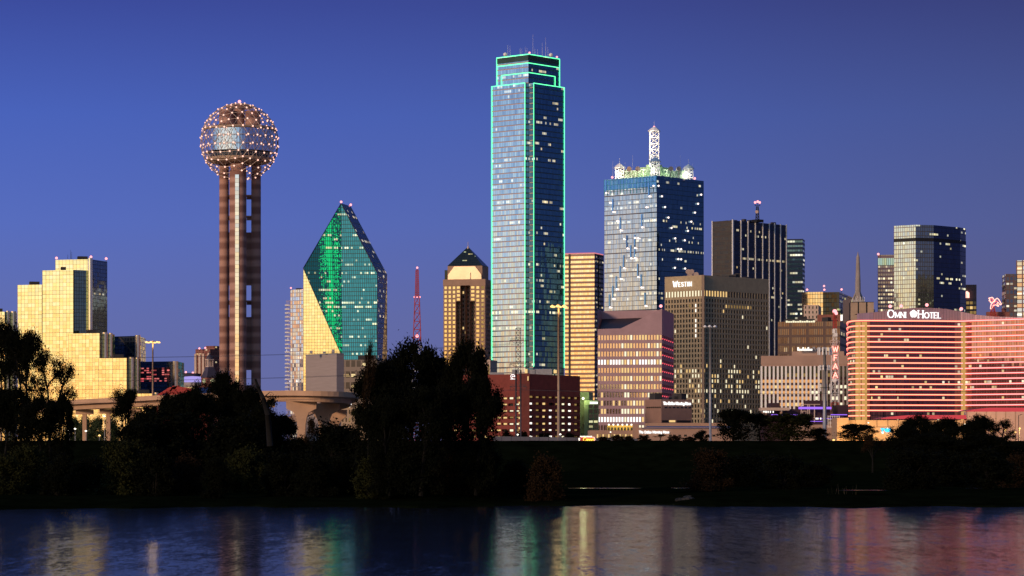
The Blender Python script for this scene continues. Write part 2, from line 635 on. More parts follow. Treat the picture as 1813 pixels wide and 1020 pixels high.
GL = {
    'W': (1.0, [[(0, 1), (.26, 0)], [(.26, 0), (.5, .85)], [(.5, .85), (.74, 0)], [(.74, 0), (1, 1)]]),
    'E': (.62, [[(.05, 0), (.05, 1)], [(.05, 1), (.6, 1)], [(.05, .52), (.48, .52)], [(.05, 0), (.6, 0)]]),
    'S': (.6, [arc(.3, .75, .26, .25, 20, 270, 8) + arc(.3, .25, .28, .25, 90, -160, 8)]),
    'T': (.7, [[(.35, 0), (.35, 1)], [(0, 1), (.7, 1)]]),
    'I': (.2, [[(.1, 0), (.1, 1)]]),
    'N': (.75, [[(.05, 0), (.05, 1)], [(.05, 1), (.7, 0)], [(.7, 0), (.7, 1)]]),
    'O': (.9, [arc(.45, .5, .42, .5, 0, 360, 16)]),
    'M': (.95, [[(.08, 0), (.08, 1)], [(.08, 1), (.47, .1)], [(.47, .1), (.87, 1)], [(.87, 1), (.87, 0)]]),
    'H': (.8, [[(.08, 0), (.08, 1)], [(.72, 0), (.72, 1)], [(.08, .52), (.72, .52)]]),
    'L': (.6, [[(.05, 0), (.05, 1)], [(.05, 0), (.58, 0)]]),
    'F': (.6, [[(.05, 0), (.05, 1)], [(.05, 1), (.6, 1)], [(.05, .52), (.48, .52)]]),
    'A': (.8, [[(0, 0), (.4, 1)], [(.4, 1), (.8, 0)], [(.15, .35), (.65, .35)]]),
    'D': (.75, [[(.1, 0), (.1, 1)], [(.1, 1)] + arc(.3, .5, .42, .5, 90, -90, 8) + [(.1, 0)]]),
    'C': (.7, [arc(.38, .5, .36, .5, 50, 310, 10)]),
    'h': (.5, [[(.06, 0), (.06, 1)], [(.06, .55), (.25, .66), (.42, .52), (.42, 0)]]),
    'e': (.48, [[(.06, .34), (.42, .4), (.38, .6), (.22, .66), (.06, .5), (.06, .14), (.2, 0), (.42, .1)]]),
    'a': (.5, [[(.08, .6), (.36, .64), (.42, .5), (.42, 0)], [(.42, .38), (.12, .34), (.06, .12), (.2, 0), (.42, .12)]]),
    'l': (.2, [[(.1, 0), (.1, 1)]]),
    's': (.44, [[(.38, .58), (.18, .66), (.06, .5), (.36, .24), (.3, .04), (.04, .06)]]),
    'o': (.5, [arc(.25, .33, .2, .33, 0, 360, 10)]),
    'r': (.38, [[(.08, 0), (.08, .64)], [(.08, .5), (.24, .66), (.36, .58)]]),
    'n': (.5, [[(.06, 0), (.06, .64)], [(.06, .52), (.25, .66), (.42, .52), (.42, 0)]]),
    'i': (.2, [[(.1, 0), (.1, .64)], [(.1, .82), (.1, .94)]]),
    'g': (.5, [arc(.25, .36, .19, .29, 0, 360, 10), [(.44, .62), (.44, -.15), (.3, -.3), (.08, -.24)]]),
    'w': (.7, [[(.04, .7), (.1, .05), (.34, .1), (.36, .62)], [(.34, .1), (.6, .05), (.64, .66)]]),
    'v': (.45, [[(.02, .66), (.22, 0)], [(.22, 0), (.44, .66)]]),
    'c': (.44, [arc(.25, .33, .2, .33, 50, 310, 8)]),
    't': (.36, [[(.16, .95), (.16, .1), (.32, 0)], [(.02, .62), (.34, .62)]]),
    'm': (.7, [[(.06, 0), (.06, .64)], [(.06, .54), (.2, .66), (.34, .54), (.34, 0)], [(.34, .54), (.5, .66), (.62, .54), (.62, 0)]]),
    ' ': (.4, []),
}


def letters(mb, text, o, right, up, out, size, wt=.13, gap=.16, sizes=None, mi=0, serif=False, slant=0.0, thick=0.35):
    """raised stroke lettering from o along right; returns its length"""
    o, right, up, out = Vector(o), Vector(right).normalized(), Vector(up).normalized(), Vector(out).normalized()
    x = 0.0
    for k, ch in enumerate(text):
        s = size * (sizes[k] if sizes else 1.0)
        wdt, strokes = GL[ch]
        for st in strokes:
            for (x0, y0), (x1, y1) in zip(st[:-1], st[1:]):
                a = o + right * (x + (x0 + slant * y0) * s) + up * (y0 * s)
                b = o + right * (x + (x1 + slant * y1) * s) + up * (y1 * s)
                d = b - a
                if d.length < 1e-5:
                    continue
                d.normalize()
                wk = wt * s * (0.62 if serif and abs(d.dot(up)) < .5 else 1.0)
                side = d.cross(out) * wk / 2
                e = d * wk * .25
                mb.obox(a - side - e, (b - a) + e * 2, side * 2, out * thick, mi)
            if serif and len(st) == 2:
                for (xx, yy) in st:
                    if yy in (0, 1) and st[0][0] == st[1][0]:
                        a = o + right * (x + xx * s - .14 * s) + up * (yy * s - (.05 * s if yy == 1 else 0))
                        mb.obox(a, right * .28 * s, up * .06 * s, out * (thick + .02), mi)
        x += (wdt + gap) * s
    return x


rng = random.Random(7)
# ------------------------------------------------------------------ ground and river
def shore(x):
    return 298 + 6 * math.sin(x * .045 + 1) + 4 * math.sin(x * .15) + 2.4 * math.sin(x * .41 + 2) + 1.5 * math.sin(x * .83)


M['grass'] = plain('dark_grass', (0.0035, 0.005, 0.002), 1.0, 0.5, 0.25, 0, 0.0)
M['city_ground'] = plain('asphalt', (0.045, 0.043, 0.042), 0.9, 0.2, 0.05)
b = MB()
xs = [-9000, -3000, -1200] + [x for x in range(-420, 421, 2)] + [1200, 3000, 9000]
prof = [(-8, -1.5), (-1, -.15), (0.5, .18), (6, .45), (14, .8), (26, 1.0)]
lev = [(430, 1.1), (470, 1.0), (520, 1.2), (560, 1.0), (572, 1.0), (580, 3.2), (589, 5.4), (598, 7.15), (602, 7.32), (607, 7.3), (612, 6.9), (622, 4.6), (640, GZ)]


def gpt(x, j):
    h = .25 * math.sin(x * .11 + j * 1.7) + .15 * math.sin(x * .31 + j * 2.1)
    if j < len(prof):
        return (x, shore(x) + prof[j][0], prof[j][1] + (h * .5 if j > 2 else 0))
    y, z = lev[j - len(prof)]
    k = 0 if y == 640 else (.12 if 595 < y < 610 else .4)
    return (x, y, z + h * k)


nj = len(prof) + len(lev)
for i in range(len(xs) - 1):
    for j in range(nj - 1):
        b.face([gpt(xs[i], j), gpt(xs[i + 1], j), gpt(xs[i + 1], j + 1), gpt(xs[i], j + 1)], 0, None, True)
o = b.build('riverbank', M['grass'])
tag(o, kind='structure')
b = MB()
b.face([(-14000, 640, GZ), (14000, 640, GZ), (14000, 30000, GZ), (-14000, 30000, GZ)])
tag(b.build('ground', M['city_ground']), kind='structure')

# rippled river
m_, t, out = new_mat('river_water')
bs = t.n('ShaderNodeBsdfGlossy')
bs.inputs['Color'].default_value = (0.54, 0.54, 0.53, 1)
bs.inputs['Roughness'].default_value = 0.115
mud = t.n('ShaderNodeBsdfDiffuse')
mud.inputs['Color'].default_value = (0.004, 0.005, 0.006, 1)
fres = t.n('ShaderNodeFresnel')
fres.inputs['IOR'].default_value = 1.33
gm = t.n('ShaderNodeNewGeometry')
sx = sy = None
for sc_, st_, ky, kx in ((1.0, (.8, .16, 1), .045, .012), (1.0, (3.2, .55, 1), .052, .012), (1.0, (9.0, 1.5, 1), .055, .014), (.02, (1, 1.4, 1), .03, .0)):
    vm = t.n('ShaderNodeVectorMath', operation='MULTIPLY')
    t.put(vm.inputs[0], gm.outputs['Position'])
    vm.inputs[1].default_value = st_
    nz = t.n('ShaderNodeTexNoise')
    t.put(nz.inputs['Vector'], vm.outputs[0])
    nz.inputs['Scale'].default_value = sc_
    nz.inputs['Detail'].default_value = 2
    sc3 = t.n('ShaderNodeSeparateColor')
    t.put(sc3.inputs[0], nz.outputs['Color'])
    a_ = t.m('MULTIPLY', t.m('SUBTRACT', sc3.outputs[1], .5), ky)
    c_ = t.m('MULTIPLY', t.m('SUBTRACT', sc3.outputs[0], .5), kx)
    sy = a_ if sy is None else t.m('ADD', sy, a_)
    sx = c_ if sx is None else t.m('ADD', sx, c_)
bp = t.n('ShaderNodeVectorMath', operation='NORMALIZE')
t.put(bp.inputs[0], t.comb(sx, sy, 1.0))
t.put(bs.inputs['Normal'], bp.outputs[0])
t.put(fres.inputs['Normal'], bp.outputs[0])
mixs = t.n('ShaderNodeMixShader')
t.put(mixs.inputs[0], fres.outputs[0])
m_.node_tree.links.new(mud.outputs[0], mixs.inputs[1])
m_.node_tree.links.new(bs.outputs[0], mixs.inputs[2])
m_.node_tree.links.new(mixs.outputs[0], out.inputs[0])
M['water'] = m_
b = MB()
b.face([(-9000, -4000, 0), (9000, -4000, 0), (9000, 330, 0), (-9000, 330, 0)])
tag(b.build('river_water', M['water']), kind='structure')
# long shallow puddles on the flood plain beyond the shore
for nm, x0, x1, D, dd in (('puddle_water', 1005, 1135, 336, 2.6), ('puddle_water', 1188, 1226, 337, 2.2), ('puddle_water', 1480, 1580, 322, 1.4),
                          ('puddle_water', 1700, 1740, 336, 1.5), ('puddle_water', 20, 130, 322, 1.4)):
    b = MB()
    pts = []
    for k in range(17):
        s = k / 16
        x = XY(x0 + (x1 - x0) * s, D).x
        pts.append((x, D - dd * math.sin(math.pi * min(max(s, .03), .97)) * (1 + .2 * math.sin(9 * s))))
    for k in range(16, -1, -1):
        s = k / 16
        x = XY(x0 + (x1 - x0) * s, D).x
        pts.append((x, D + dd * math.sin(math.pi * min(max(s, .03), .97)) * (1 + .2 * math.sin(7 * s + 2))))
    b.face([(p[0], p[1], 1.42) for p in pts])
    tag(b.build(nm, M['water']), kind='structure')


def rooftop(mb, pts, z, n, mi=0, hmax=4.0, seed=1):
    """plant boxes and vents scattered on a flat roof"""
    rr = random.Random(seed)
    c = sum(pts, Vector((0, 0))) / len(pts)
    for k in range(n):
        i = rr.randrange(len(pts))
        a = pts[i].lerp(pts[(i + 1) % len(pts)], rr.random()).lerp(c, rr.uniform(.2, .8))
        h = rr.uniform(.3, 1) * hmax
        mb.box((a.x, a.y, z), (rr.uniform(2, 6), rr.uniform(2, 6), h), rr.random(), mi)


# ------------------------------------------------------------------ mirrored stepped hotel (far left)
M['glow_mirror'] = facade('glow_painted_mirror_glass', (0.97, 1.0, 0.72), (0.34, 0.27, 0.12), .96, .07, .07, .055, ((4, .12), (5, .10)), None, 2, jit=.009)  # the silver mirror glass with sunset gold put into its tint
M['shade_mirror'] = facade('shade_painted_mirror_glass', (0.13, 0.20, 0.30), (0.02, 0.03, 0.04), .94, .07, .08, .1, ((4, .1), None and (0, 0) or (0, 0)), None, .76, jit=.01)  # same mirror glass painted dark for the shaded sides
M['teal_painted_mirror'] = facade('teal_painted_mirror_glass', (0.34, 0.46, 0.30), (0.03, 0.04, 0.03), .94, .07, .1, .1, ((2, .2), (0, 0)), None, 2, jit=.01)  # dim teal reflection put into the tint of bays and sides
M['bright_strip'] = mirror('polished_corner', (0.95, 0.82, 0.60), 0.12)
M['painted_red_glint'] = facade('mirror_glass_with_painted_glints', (0.34, 0.12, 0.12), (0.05, 0.02, 0.02), .9, .2, .12, .16, None, None, .47, 1.7, .75, (1, .12, .14), (1, .26, .24), .05, .3, (.2, .8), 1.1)  # red reflections painted in as glowing cells
MG = [M['glow_mirror'], M['shade_mirror'], M['teal_painted_mirror'], M['bright_strip'], M['roof'], M['painted_red_glint']]
D0 = 1450
hot = thing('mirrored_hotel', 'stepped hotel of mirror glass with sunset gold painted in left of the ball topped tower', 'hotel', (XY(140, D0).x, D0, GZ))
A_ = 17


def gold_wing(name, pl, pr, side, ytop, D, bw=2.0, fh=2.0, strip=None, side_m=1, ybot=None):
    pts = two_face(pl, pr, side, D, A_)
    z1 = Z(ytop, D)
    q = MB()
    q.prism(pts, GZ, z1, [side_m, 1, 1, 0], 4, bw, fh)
    q.box((pts[0].x - 6, pts[0].y + 12, z1), (5, 4, 2.2), .3, 4)
    w = q.build(name, MG, hot)
    if strip:
        for (sx, r) in strip:
            d2 = Vector((math.sin(R(A_)), math.cos(R(A_))))
            p = on_line(pts[0], d2, sx)
            s = MB()
            s.lathe(p.x, p.y - r * .4, [(r, GZ), (r, z1 + .6), (0, z1 + .6)], 12, 3)
            sub = s.build('corner_column', MG, hot)
    return w, pts, z1


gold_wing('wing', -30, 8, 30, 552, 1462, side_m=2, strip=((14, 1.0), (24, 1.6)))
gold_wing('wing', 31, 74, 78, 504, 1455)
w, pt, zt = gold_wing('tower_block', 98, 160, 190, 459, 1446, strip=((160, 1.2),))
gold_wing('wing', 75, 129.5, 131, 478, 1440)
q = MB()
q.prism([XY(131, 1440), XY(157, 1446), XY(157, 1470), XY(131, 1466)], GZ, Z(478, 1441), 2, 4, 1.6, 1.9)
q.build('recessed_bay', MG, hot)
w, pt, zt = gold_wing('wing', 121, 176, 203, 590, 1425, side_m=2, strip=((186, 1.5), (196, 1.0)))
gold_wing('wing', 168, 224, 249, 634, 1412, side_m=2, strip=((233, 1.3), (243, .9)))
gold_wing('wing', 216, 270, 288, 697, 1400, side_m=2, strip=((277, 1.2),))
# dark rear block with its own bright corner
pts = [XY(200, 1462), XY(244, 1452), XY(258, 1490), XY(205, 1500)]
q = MB()
q.prism(pts, GZ, Z(595, 1455), [1, 1, 1, 1], 4, 2.0, 2.0)
q.bar(W(212, 597, 1458.6), W(243, 634, 1451), .5, 4)
q.build('rear_block', MG, hot)
q = MB()
q.lathe(pts[1].x, pts[1].y - 1, [(1.5, GZ), (1.5, Z(594, 1455)), (0, Z(594, 1455))], 12, 3)
q.build('corner_column', MG, hot)
pts = [XY(249, 1470), XY(312, 1462), XY(326, 1492), XY(252, 1500)]
q = MB()
q.prism(pts, GZ, Z(640, 1465), [1, 1, 1, 1], 4, 2.0, 2.0)
q.build('rear_block', MG, hot)
q = MB()
q.wall(pts[0] + Vector((.4, -.5)), on_line(pts[0], pts[1] - pts[0], 300) + Vector((0, -.5)), Z(676, 1465), Z(651, 1465), 5, 1.5, 1.1)
q.build('glass_front', MG, hot)
q = MB()
q.lathe(pts[1].x - .5, pts[1].y - 1, [(1.6, GZ), (1.6, Z(640, 1465)), (0, Z(640, 1465))], 12, 3)
q.build('corner_column', MG, hot)
for px, py, D in ((100, 457, 1456), (161, 455, 1446), (188, 458, 1470)):
    beacon(hot, W(px, py, D), .7)
q = MB()
for px, h in ((125, 5), (127, 4), (120, 2.5)):
    antenna(q, W(px, 459, 1452), h, .14)
q.build('antenna', M['black'], hot)

# ------------------------------------------------------------------ ball topped observation tower
DT = 1500
tx = XY(424, DT).x
mpx = DT / F
tow = thing('observation_tower', 'tall brown concrete tower topped by a lattice ball of lights', 'tower', (tx, DT, GZ))
m_, t, out = new_mat('banded_concrete')
bs = t.n('ShaderNodeBsdfPrincipled')
gm = t.n('ShaderNodeNewGeometry')
s = t.n('ShaderNodeSeparateXYZ')
t.put(s.inputs[0], gm.outputs['Position'])
nz = t.n('ShaderNodeTexNoise')
nz.inputs['Scale'].default_value = .4
nz.inputs['Detail'].default_value = 4
ph = t.m('ADD', t.m('DIVIDE', s.outputs[2], 3.2), t.m('MULTIPLY', nz.outputs[0], .25))
wv = t.m('MULTIPLY_ADD', t.m('SINE', t.m('MULTIPLY', ph, math.pi)), .5, .5)
wv2 = t.m('MULTIPLY_ADD', t.m('SINE', t.m('MULTIPLY', ph, math.pi * .37)), .22, wv)
t.put(bs.inputs['Base Color'], t.ramp(wv2, [(.25, (.25, .125, .095)), (.8, (.45, .26, .20))]))
bs.inputs['Roughness'].default_value = .85
m_.node_tree.links.new(bs.outputs[0], out.inputs[0])
M['banded'] = m_
M['drum_glass'] = facade('drum_glass', (.95, .96, .96), (.03, .025, .03), .95, .05, .22, .02, ((0, 0), (3, .06)), None, 2, jit=.006)
M['strip_glass'] = facade('lift_shaft_glass', (.95, .92, .84), (.42, .35, .3), .95, .08, .04, .07, None, None, 2, jit=.006)
zb = Z(318, DT)
q = MB()
q.lathe(tx, DT - 8.5, [(4.6, GZ), (4.6, Z(304, DT - 8)), (4.0, Z(301, DT - 8)), (4.0, Z(290, DT - 8))], 32)
q.build('lift_shaft', M['banded'], tow)
for px in (396.2, 452.9):
    q = MB()
    q.lathe(XY(px, DT).x, DT + 1.5, [(2.62, GZ), (2.62, Z(292, DT))], 24)
    q.build('shaft', M['banded'], tow)
q = MB()
q.lathe(tx, DT + 10, [(2.75, GZ), (2.75, Z(292, DT))], 24)
q.build('shaft', M['banded'], tow)
q = MB()
for (y0, y1) in ((722, 682), (655, 561), (505, 411)):
    for px in (407.5, 441):
        c = XY(px, DT + 2.5)
        q = MB()
        q.box((c.x, c.y, Z(y0, DT)), (3.0, 1.0, Z(y1, DT) - Z(y0, DT)))
        q.build('web_wall', M['banded'], tow)
for py in (346, 383, 533):
    for px in (407.5, 441):
        c = XY(px, DT + 2.5)
        q = MB()
        q.box((c.x, c.y, Z(py, DT) - .4), (3.0, 3, .8))
        q.box((c.x, c.y, Z(py, DT) - 2), (2.6, .8, 1.65))
        q.build('bridging_slab', M['banded'], tow)
a = R(3)
c = Vector((tx, DT - 8.5)) + Vector((-math.sin(a) * .25, -1)) * 4.78
u = Vector((math.cos(a), -math.sin(a)))
q = MB()
q.wall(c - u * 1.05, c + u * 1.05, GZ + 6, Z(309, DT - 13), 0, 1.5, 2.2)
q.wall(c + u * 1.05, c + u * .85 + Vector((.2, 3)), GZ + 6, Z(309, DT - 13), 0, 1.5, 2.2)
q.wall(c - u * 1.3 + Vector((.3, 3)), c - u * 1.05, GZ + 6, Z(309, DT - 13), 0, 1.5, 2.2)
q.build('lift_window', [M['strip_glass']], tow)
zc = Z(252, DT)
# pod
q = MB()
rd = 61 * mpx
q.lathe(tx, DT, [(rd, Z(271, DT)), (rd, Z(232, DT))], 72, 0, (144, 3), smooth=True)
q.build('drum_glazing', M['drum_glass'], tow)
q = MB()
q.lathe(tx, DT, [(rd + .3, Z(232, DT)), (rd + .8, Z(231, DT)), (rd + .8, Z(227.5, DT)), (rd - 2, Z(226.5, DT)), (0, Z(226, DT))], 64)
q.build('upper_ring', M['tan_concrete'], tow)
q = MB()
q.lathe(tx, DT, [(rd - 2.5, Z(281, DT)), (rd - 2.5, Z(271.2, DT)), (rd + .2, Z(271, DT))], 64)
q.build('lower_gallery', M['dark_glass'], tow)
q = MB()
q.lathe(tx, DT, [(0, Z(291, DT)), (rd - 7, Z(291, DT)), (rd - 4, Z(289.5, DT)), (rd - 1.2, Z(285, DT)), (rd - 1.0, Z(280.5, DT)), (rd - 3, Z(280, DT))], 64)
q.build('lower_deck', M['tan_concrete'], tow)
q = MB()
for k in range(48):
    an = 2 * math.pi * k / 48
    p = (tx + (rd - 1.6) * math.cos(an), DT + (rd - 1.6) * math.sin(an))
    q.bar((*p, Z(281, DT)), (*p, Z(271, DT)), .13)
    p2 = (tx + (rd - 1.6) * math.cos(an + math.pi / 24), DT + (rd - 1.6) * math.sin(an + math.pi / 24))
    q.bar((*p, Z(277, DT)), (*p2, Z(277, DT)), .12)
q.build('gallery_railing', M['steel'], tow)
for (px, dd, r, y0, y1) in ((403, -6, 13 * mpx, 223, 197), (424, -2, 10 * mpx, 226, 190), (449, -5, 13.5 * mpx, 226, 199)):
    x = XY(px, DT).x
    q = MB()
    q.lathe(x, DT + dd, [(r, Z(y0, DT)), (r, Z(y1, DT)), (0, Z(y1 - .5, DT))], 28)
    q.build('roof_core', M['banded'], tow)
q = MB()
q.lathe(tx, DT, [(7, Z(192, DT)), (7.4, Z(188, DT)), (7, Z(187, DT))], 32)
for k in range(8):
    an = k * math.pi / 4
    q.bar((tx + 7 * math.cos(an), DT + 7 * math.sin(an), Z(226, DT)), (tx + 7 * math.cos(an), DT + 7 * math.sin(an), Z(188, DT)), .25)
q.build('crown_ring', M['banded'], tow)
# geodesic lattice
ph = (1 + 5 ** .5) / 2
ico = [Vector(v).normalized() for v in ((-1, ph, 0), (1, ph, 0), (-1, -ph, 0), (1, -ph, 0), (0, -1, ph), (0, 1, ph), (0, -1, -ph), (0, 1, -ph), (ph, 0, -1), (ph, 0, 1), (-ph, 0, -1), (-ph, 0, 1))]
fcs = [(0, 11, 5), (0, 5, 1), (0, 1, 7), (0, 7, 10), (0, 10, 11), (1, 5, 9), (5, 11, 4), (11, 10, 2), (10, 7, 6), (7, 1, 8), (3, 9, 4), (3, 4, 2), (3, 2, 6), (3, 6, 8), (3, 8, 9), (4, 9, 5), (2, 4, 11), (6, 2, 10), (8, 6, 7), (9, 8, 1)]
rot = Matrix.Rotation(R(-31.7), 3, 'X')
rot = Matrix.Rotation(R(11), 3, 'Z') @ Matrix.Rotation(R(0), 3, 'X') @ rot
fq = 5
nodes, edges = {}, set()


def key(p):
    return (round(p.x, 3), round(p.y, 3), round(p.z, 3))


for f3 in fcs:
    A, B, C = (rot @ ico[i] for i in f3)
    grid = {}
    for i in range(fq + 1):
        for j in range(fq + 1 - i):
            p = ((A * (fq - i - j) + B * i + C * j) / fq).normalized()
            grid[i, j] = key(p)
            nodes[key(p)] = p
    for (i, j), k_ in grid.items():
        for di, dj in ((1, 0), (0, 1), (1, -1)):
            if (i + di, j + dj) in grid:
                e = tuple(sorted((k_, grid[i + di, j + dj])))
                edges.add(e)
RS = 69 * mpx
P = {k_: Vector((tx, DT, zc)) + p * RS for k_, p in nodes.items() if p.z > -.95}
q = MB()
for a_, b_ in sorted(edges):
    if a_ in P and b_ in P:
        q.bar(P[a_], P[b_], .17, 0, 4)
q.build('ball_lattice', plain('lattice_steel', (.42, .33, .28), .5, .15, 1.0, .2), tow)
order = sorted(P.values(), key=lambda p: p.y)
sb = MB()
sb.sphere((0, 0, 0), .47, 0, 8, 6)
bulb = sb.mesh('lamp', [M['bulb']])
for p in order[:100]:
    o = bpy.data.objects.new('lamp', bulb)
    COL.objects.link(o)
    o.parent = tow
    o.location = p - wloc(tow)
q = MB()
for p in order[100:]:
    q.sphere(p, .47, 0, 8, 5)
o = q.build('lamp', M['bulb'], tow)
o['kind'] = 'stuff'
beacon(tow, (tx, DT, zc + RS + .9), .9)

# ------------------------------------------------------------------ pale glass apartment tower
apm = facade('pale_apartment_glass', (.78, .80, .92), (.35, .30, .34), .9, .07, .16, .16, ((4, .35), (0, 0)), None, .66, .4, .9, (1, .85, .6), (1, 1, .95), .035, .4)
D = 2400
pts = two_face(514, 546, 560, D, 34)
apt = thing('apartment_tower', 'slim pale glass apartment tower beside the green prism tower', 'tower', centre(pts))
q = MB()
q.prism(pts, GZ, Z(512, D), [0, 0, 0, 0], 1, 2.1, 3.4)
rooftop(q, pts, Z(512, D), 5, 1, 3, 4)
q.build('facade', [apm, M['roof']], apt)
pl2 = [pts[3], pts[3] + Vector((-4.2, 6)), pts[3] + Vector((-4.2, 26)), pts[3] + Vector((0, 26))]
q = MB()
q.prism([pl2[0], pl2[3], pl2[2], pl2[1]], GZ, Z(530, D), 0, 1, 2, 3.4)
q.build('side_wing', [apm, M['roof']], apt)
zz = Z(700, D)
while zz < Z(534, D):
    q = MB()
    c = pts[3] + Vector((-3.2, 4))
    q.box((c.x, c.y, zz), (3.4, 4, .35))
    q.box((c.x, c.y - 2, zz + .3), (3.4, .12, .9))
    q.build('balcony', M['white_steel'], apt)
    zz += 3.4
beacon(apt, W(515, 510, D), .8)

# ------------------------------------------------------------------ green prism tower
D = 2000
ay, bf = R(20), R(10)
V1 = W(537, 475, D)
nY = Vector((-math.sin(ay), -math.cos(ay), 0))
V2 = ray_plane(606, 632, V1, nY)
d21 = V2 - V1
tau = math.atan((math.sin(bf) * d21.x - math.cos(bf) * d21.y) / (-d21.z))
nF = Vector((math.sin(bf) * math.cos(tau), -math.cos(bf) * math.cos(tau), math.sin(tau)))
V2b = ray_plane(640, 708, V1, nY)
V2b = V1 + d21 * ((V1.z - GZ) / (V1.z - V2.z))
AP = ray_plane(604, 360, V1, nF)
# the face folds along AP-V2; the right leaf turns a little toward the afterglow
ef = (V2 - AP).normalized()
az_ = R(-5)
hz = Vector((math.sin(az_), -math.cos(az_), 0))
nG = (hz - ef * hz.dot(ef)).normalized()
RT = ray_plane(668, 484, AP, nG)
RB = ray_plane(668, 775, AP, nG)
V2g = Vector((V2.x, V2.y, GZ))
RB.z = max(RB.z, GZ)
pr = thing('prism_tower', 'green glass office tower cut like a crystal with a pointed top', 'tower', (V2.x, V2.y + 15, GZ))
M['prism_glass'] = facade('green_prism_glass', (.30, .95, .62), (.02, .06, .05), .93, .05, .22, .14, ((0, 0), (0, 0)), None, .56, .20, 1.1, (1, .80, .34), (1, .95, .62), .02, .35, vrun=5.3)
M['prism_glow'] = facade('glow_tinted_prism_glass', (.97, 1.0, .70), (.34, .28, .12), .96, .07, .1, .1, None, None, 2, jit=.006)  # sunset reflection put into this copy of the green glass
M['prism_shade'] = facade('shade_tinted_prism_glass', (.06, .10, .19), (.012, .02, .035), .93, .06, .1, .12, None, None, .64, .5, 1.0, jit=.01)  # same glass, shade of the side faces put into the tint
M['prism_left'] = facade('shade_green_prism_glass', (.10, .42, .30), (.01, .04, .03), .93, .05, .22, .14, ((0, 0), (0, 0)), None, .58, .14, 1.1, (1, .80, .34), (1, .95, .62), .02, .3, glow=(13.2, 6.5, (0.003, 0.70, 0.15), .8), vrun=5.3)  # green glass painted darker for the dim left leaf, plus the painted glow
MP = [M['prism_glass'], M['prism_glow'], M['prism_shade'], M['roof'], M['prism_left']]


def planar_face(mb, pts, mi, bw, fh, dirx):
    o_ = V1
    mb.face(pts, mi, [((p - o_).dot(dirx) / bw + 0.0, (p.z - GZ) / fh) for p in pts])


dF = Vector((math.cos(bf), math.sin(bf), 0))
q = MB()
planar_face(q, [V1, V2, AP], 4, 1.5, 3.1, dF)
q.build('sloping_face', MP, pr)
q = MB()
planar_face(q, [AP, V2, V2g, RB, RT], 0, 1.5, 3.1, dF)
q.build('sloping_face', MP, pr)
q = MB()
V1b = Vector((V1.x, V1.y, GZ))
planar_face(q, [V1b, V2b, V1], 1, 2.2, 2.2, Vector((math.cos(ay), -math.sin(ay), 0)))
q.build('lower_face', MP, pr)
back = lambda p, px, py, dd=26: W(px, py, p.y + dd)
APb, RTb, V1k = back(AP, 621, 365), back(RT, 685.5, 486), V1 + Vector((6, 40, 4))
RBb = Vector((RTb.x, RTb.y, GZ))
q = MB()
planar_face(q, [RT, RTb, APb, AP], 2, 1.6, 3.7, Vector((0, 1, 0)))
planar_face(q, [RB, RBb, RTb, RT], 2, 1.6, 3.7, Vector((0, 1, 0)))
q.face([AP, APb, V1k, V1], 2)
V1kb = Vector((V1k.x, V1k.y, GZ))
q.face([V1, V1k, V1kb, V1b], 2)
q.face([RBb, V1kb, V1k, APb, RTb], 2)
q.build('side_face', MP, pr)
q = MB()
for p_, q_ in ((V1, AP), (AP, RT), (RT, RB), (V1, V2b)):
    q.bar(p_ + Vector((0, -.3, 0)), q_ + Vector((0, -.3, 0)), .28)
q.build('edge_trim', M['black'], pr)
beacon(pr, AP + Vector((0, 0, 1.0)), .9)
beacon(pr, APb + Vector((0, 0, 1.0)), .9)

# ------------------------------------------------------------------ blank concrete block and its neighbours
D = 1450
pts = two_face(541, 596, 609, D, 52)
cb = thing('concrete_block_building', 'blank grey concrete block in front of the green prism tower', 'building', centre(pts))
mcb = plain('board_marked_concrete', (.33, .28, .27), .85, .1, .5, stretch=(.2, .2, 3))
q = MB()
q.prism(pts, GZ, Z(626, D), 0, 1)
q.build('wall', [mcb, M['roof']], cb)
q = MB()
q.prism([p.lerp(sum(pts, Vector((0, 0))) / 4, -.004) for p in pts], Z(627.5, D), Z(625.5, D), 0, 0)
for px, h in ((551, 1.5), (574, 1), (590, 2.2)):
    c = W(px, 626, D + 6)
    q.box((c.x, c.y, c.z), (1.4, 1.4, h))
q.build('parapet', M['steel'], cb)
D = 1520
m_lb = facade('lamp_lit_office', (.10, .08, .06), (.24, .19, .15), .3, .3, .25, .4, None, None, .45, 1.2, .8, (1, .62, .2), (1, .8, .4), 0, .35, (.5, .75))
pts = two_face(600, 668, 690, D, 8)
ob = thing('low_office_block', 'low brown office with rows of small amber lamps below the prism tower', 'building', centre(pts))
q = MB()
q.prism(pts, GZ, Z(637, D), 0, 1, 3.2, 6.0)
q.box((pts[0].x - 6, pts[0].y + 10, Z(637, D)), (10, 8, 2.5), 0, 1)
q.build('facade', [m_lb, M['roof']], ob)
D = 1350
pts = two_face(604, 652, 668, D, 6)
bh = thing('beige_hotel', 'beige brick building with small square windows behind the flyover', 'building', centre(pts))
q = MB()
ops = punched(q, pts[3], pts[0], GZ, Z(722, D), 8, 5, .42, .5, .4)
ops2 = punched(q, pts[0], pts[1], GZ, Z(722, D), 4, 5, .42, .5, .4)
q.face([(p.x, p.y, Z(722, D)) for p in pts], 1)
q.build('wall', [M['beige_brick'], M['roof']], bh)
glaze(bh, ops + ops2, lambda r, c: 'dark_glass' if (r * 5 + c * 3) % 7 else 'lit_dim')
q = MB()
c = pts[3].lerp(pts[0], .12)
q.box((c.x, c.y - .6, Z(713, D) - 1), (7, .5, 1.6))
q.build('rooftop_sign', M['sign_white'], bh)
q = MB()
for k in range(4):
    c = pts[3].lerp(pts[0], .05 + .09 * k)
    q.bar((c.x, c.y, Z(722, D)), (c.x, c.y, Z(700, D)), .25)
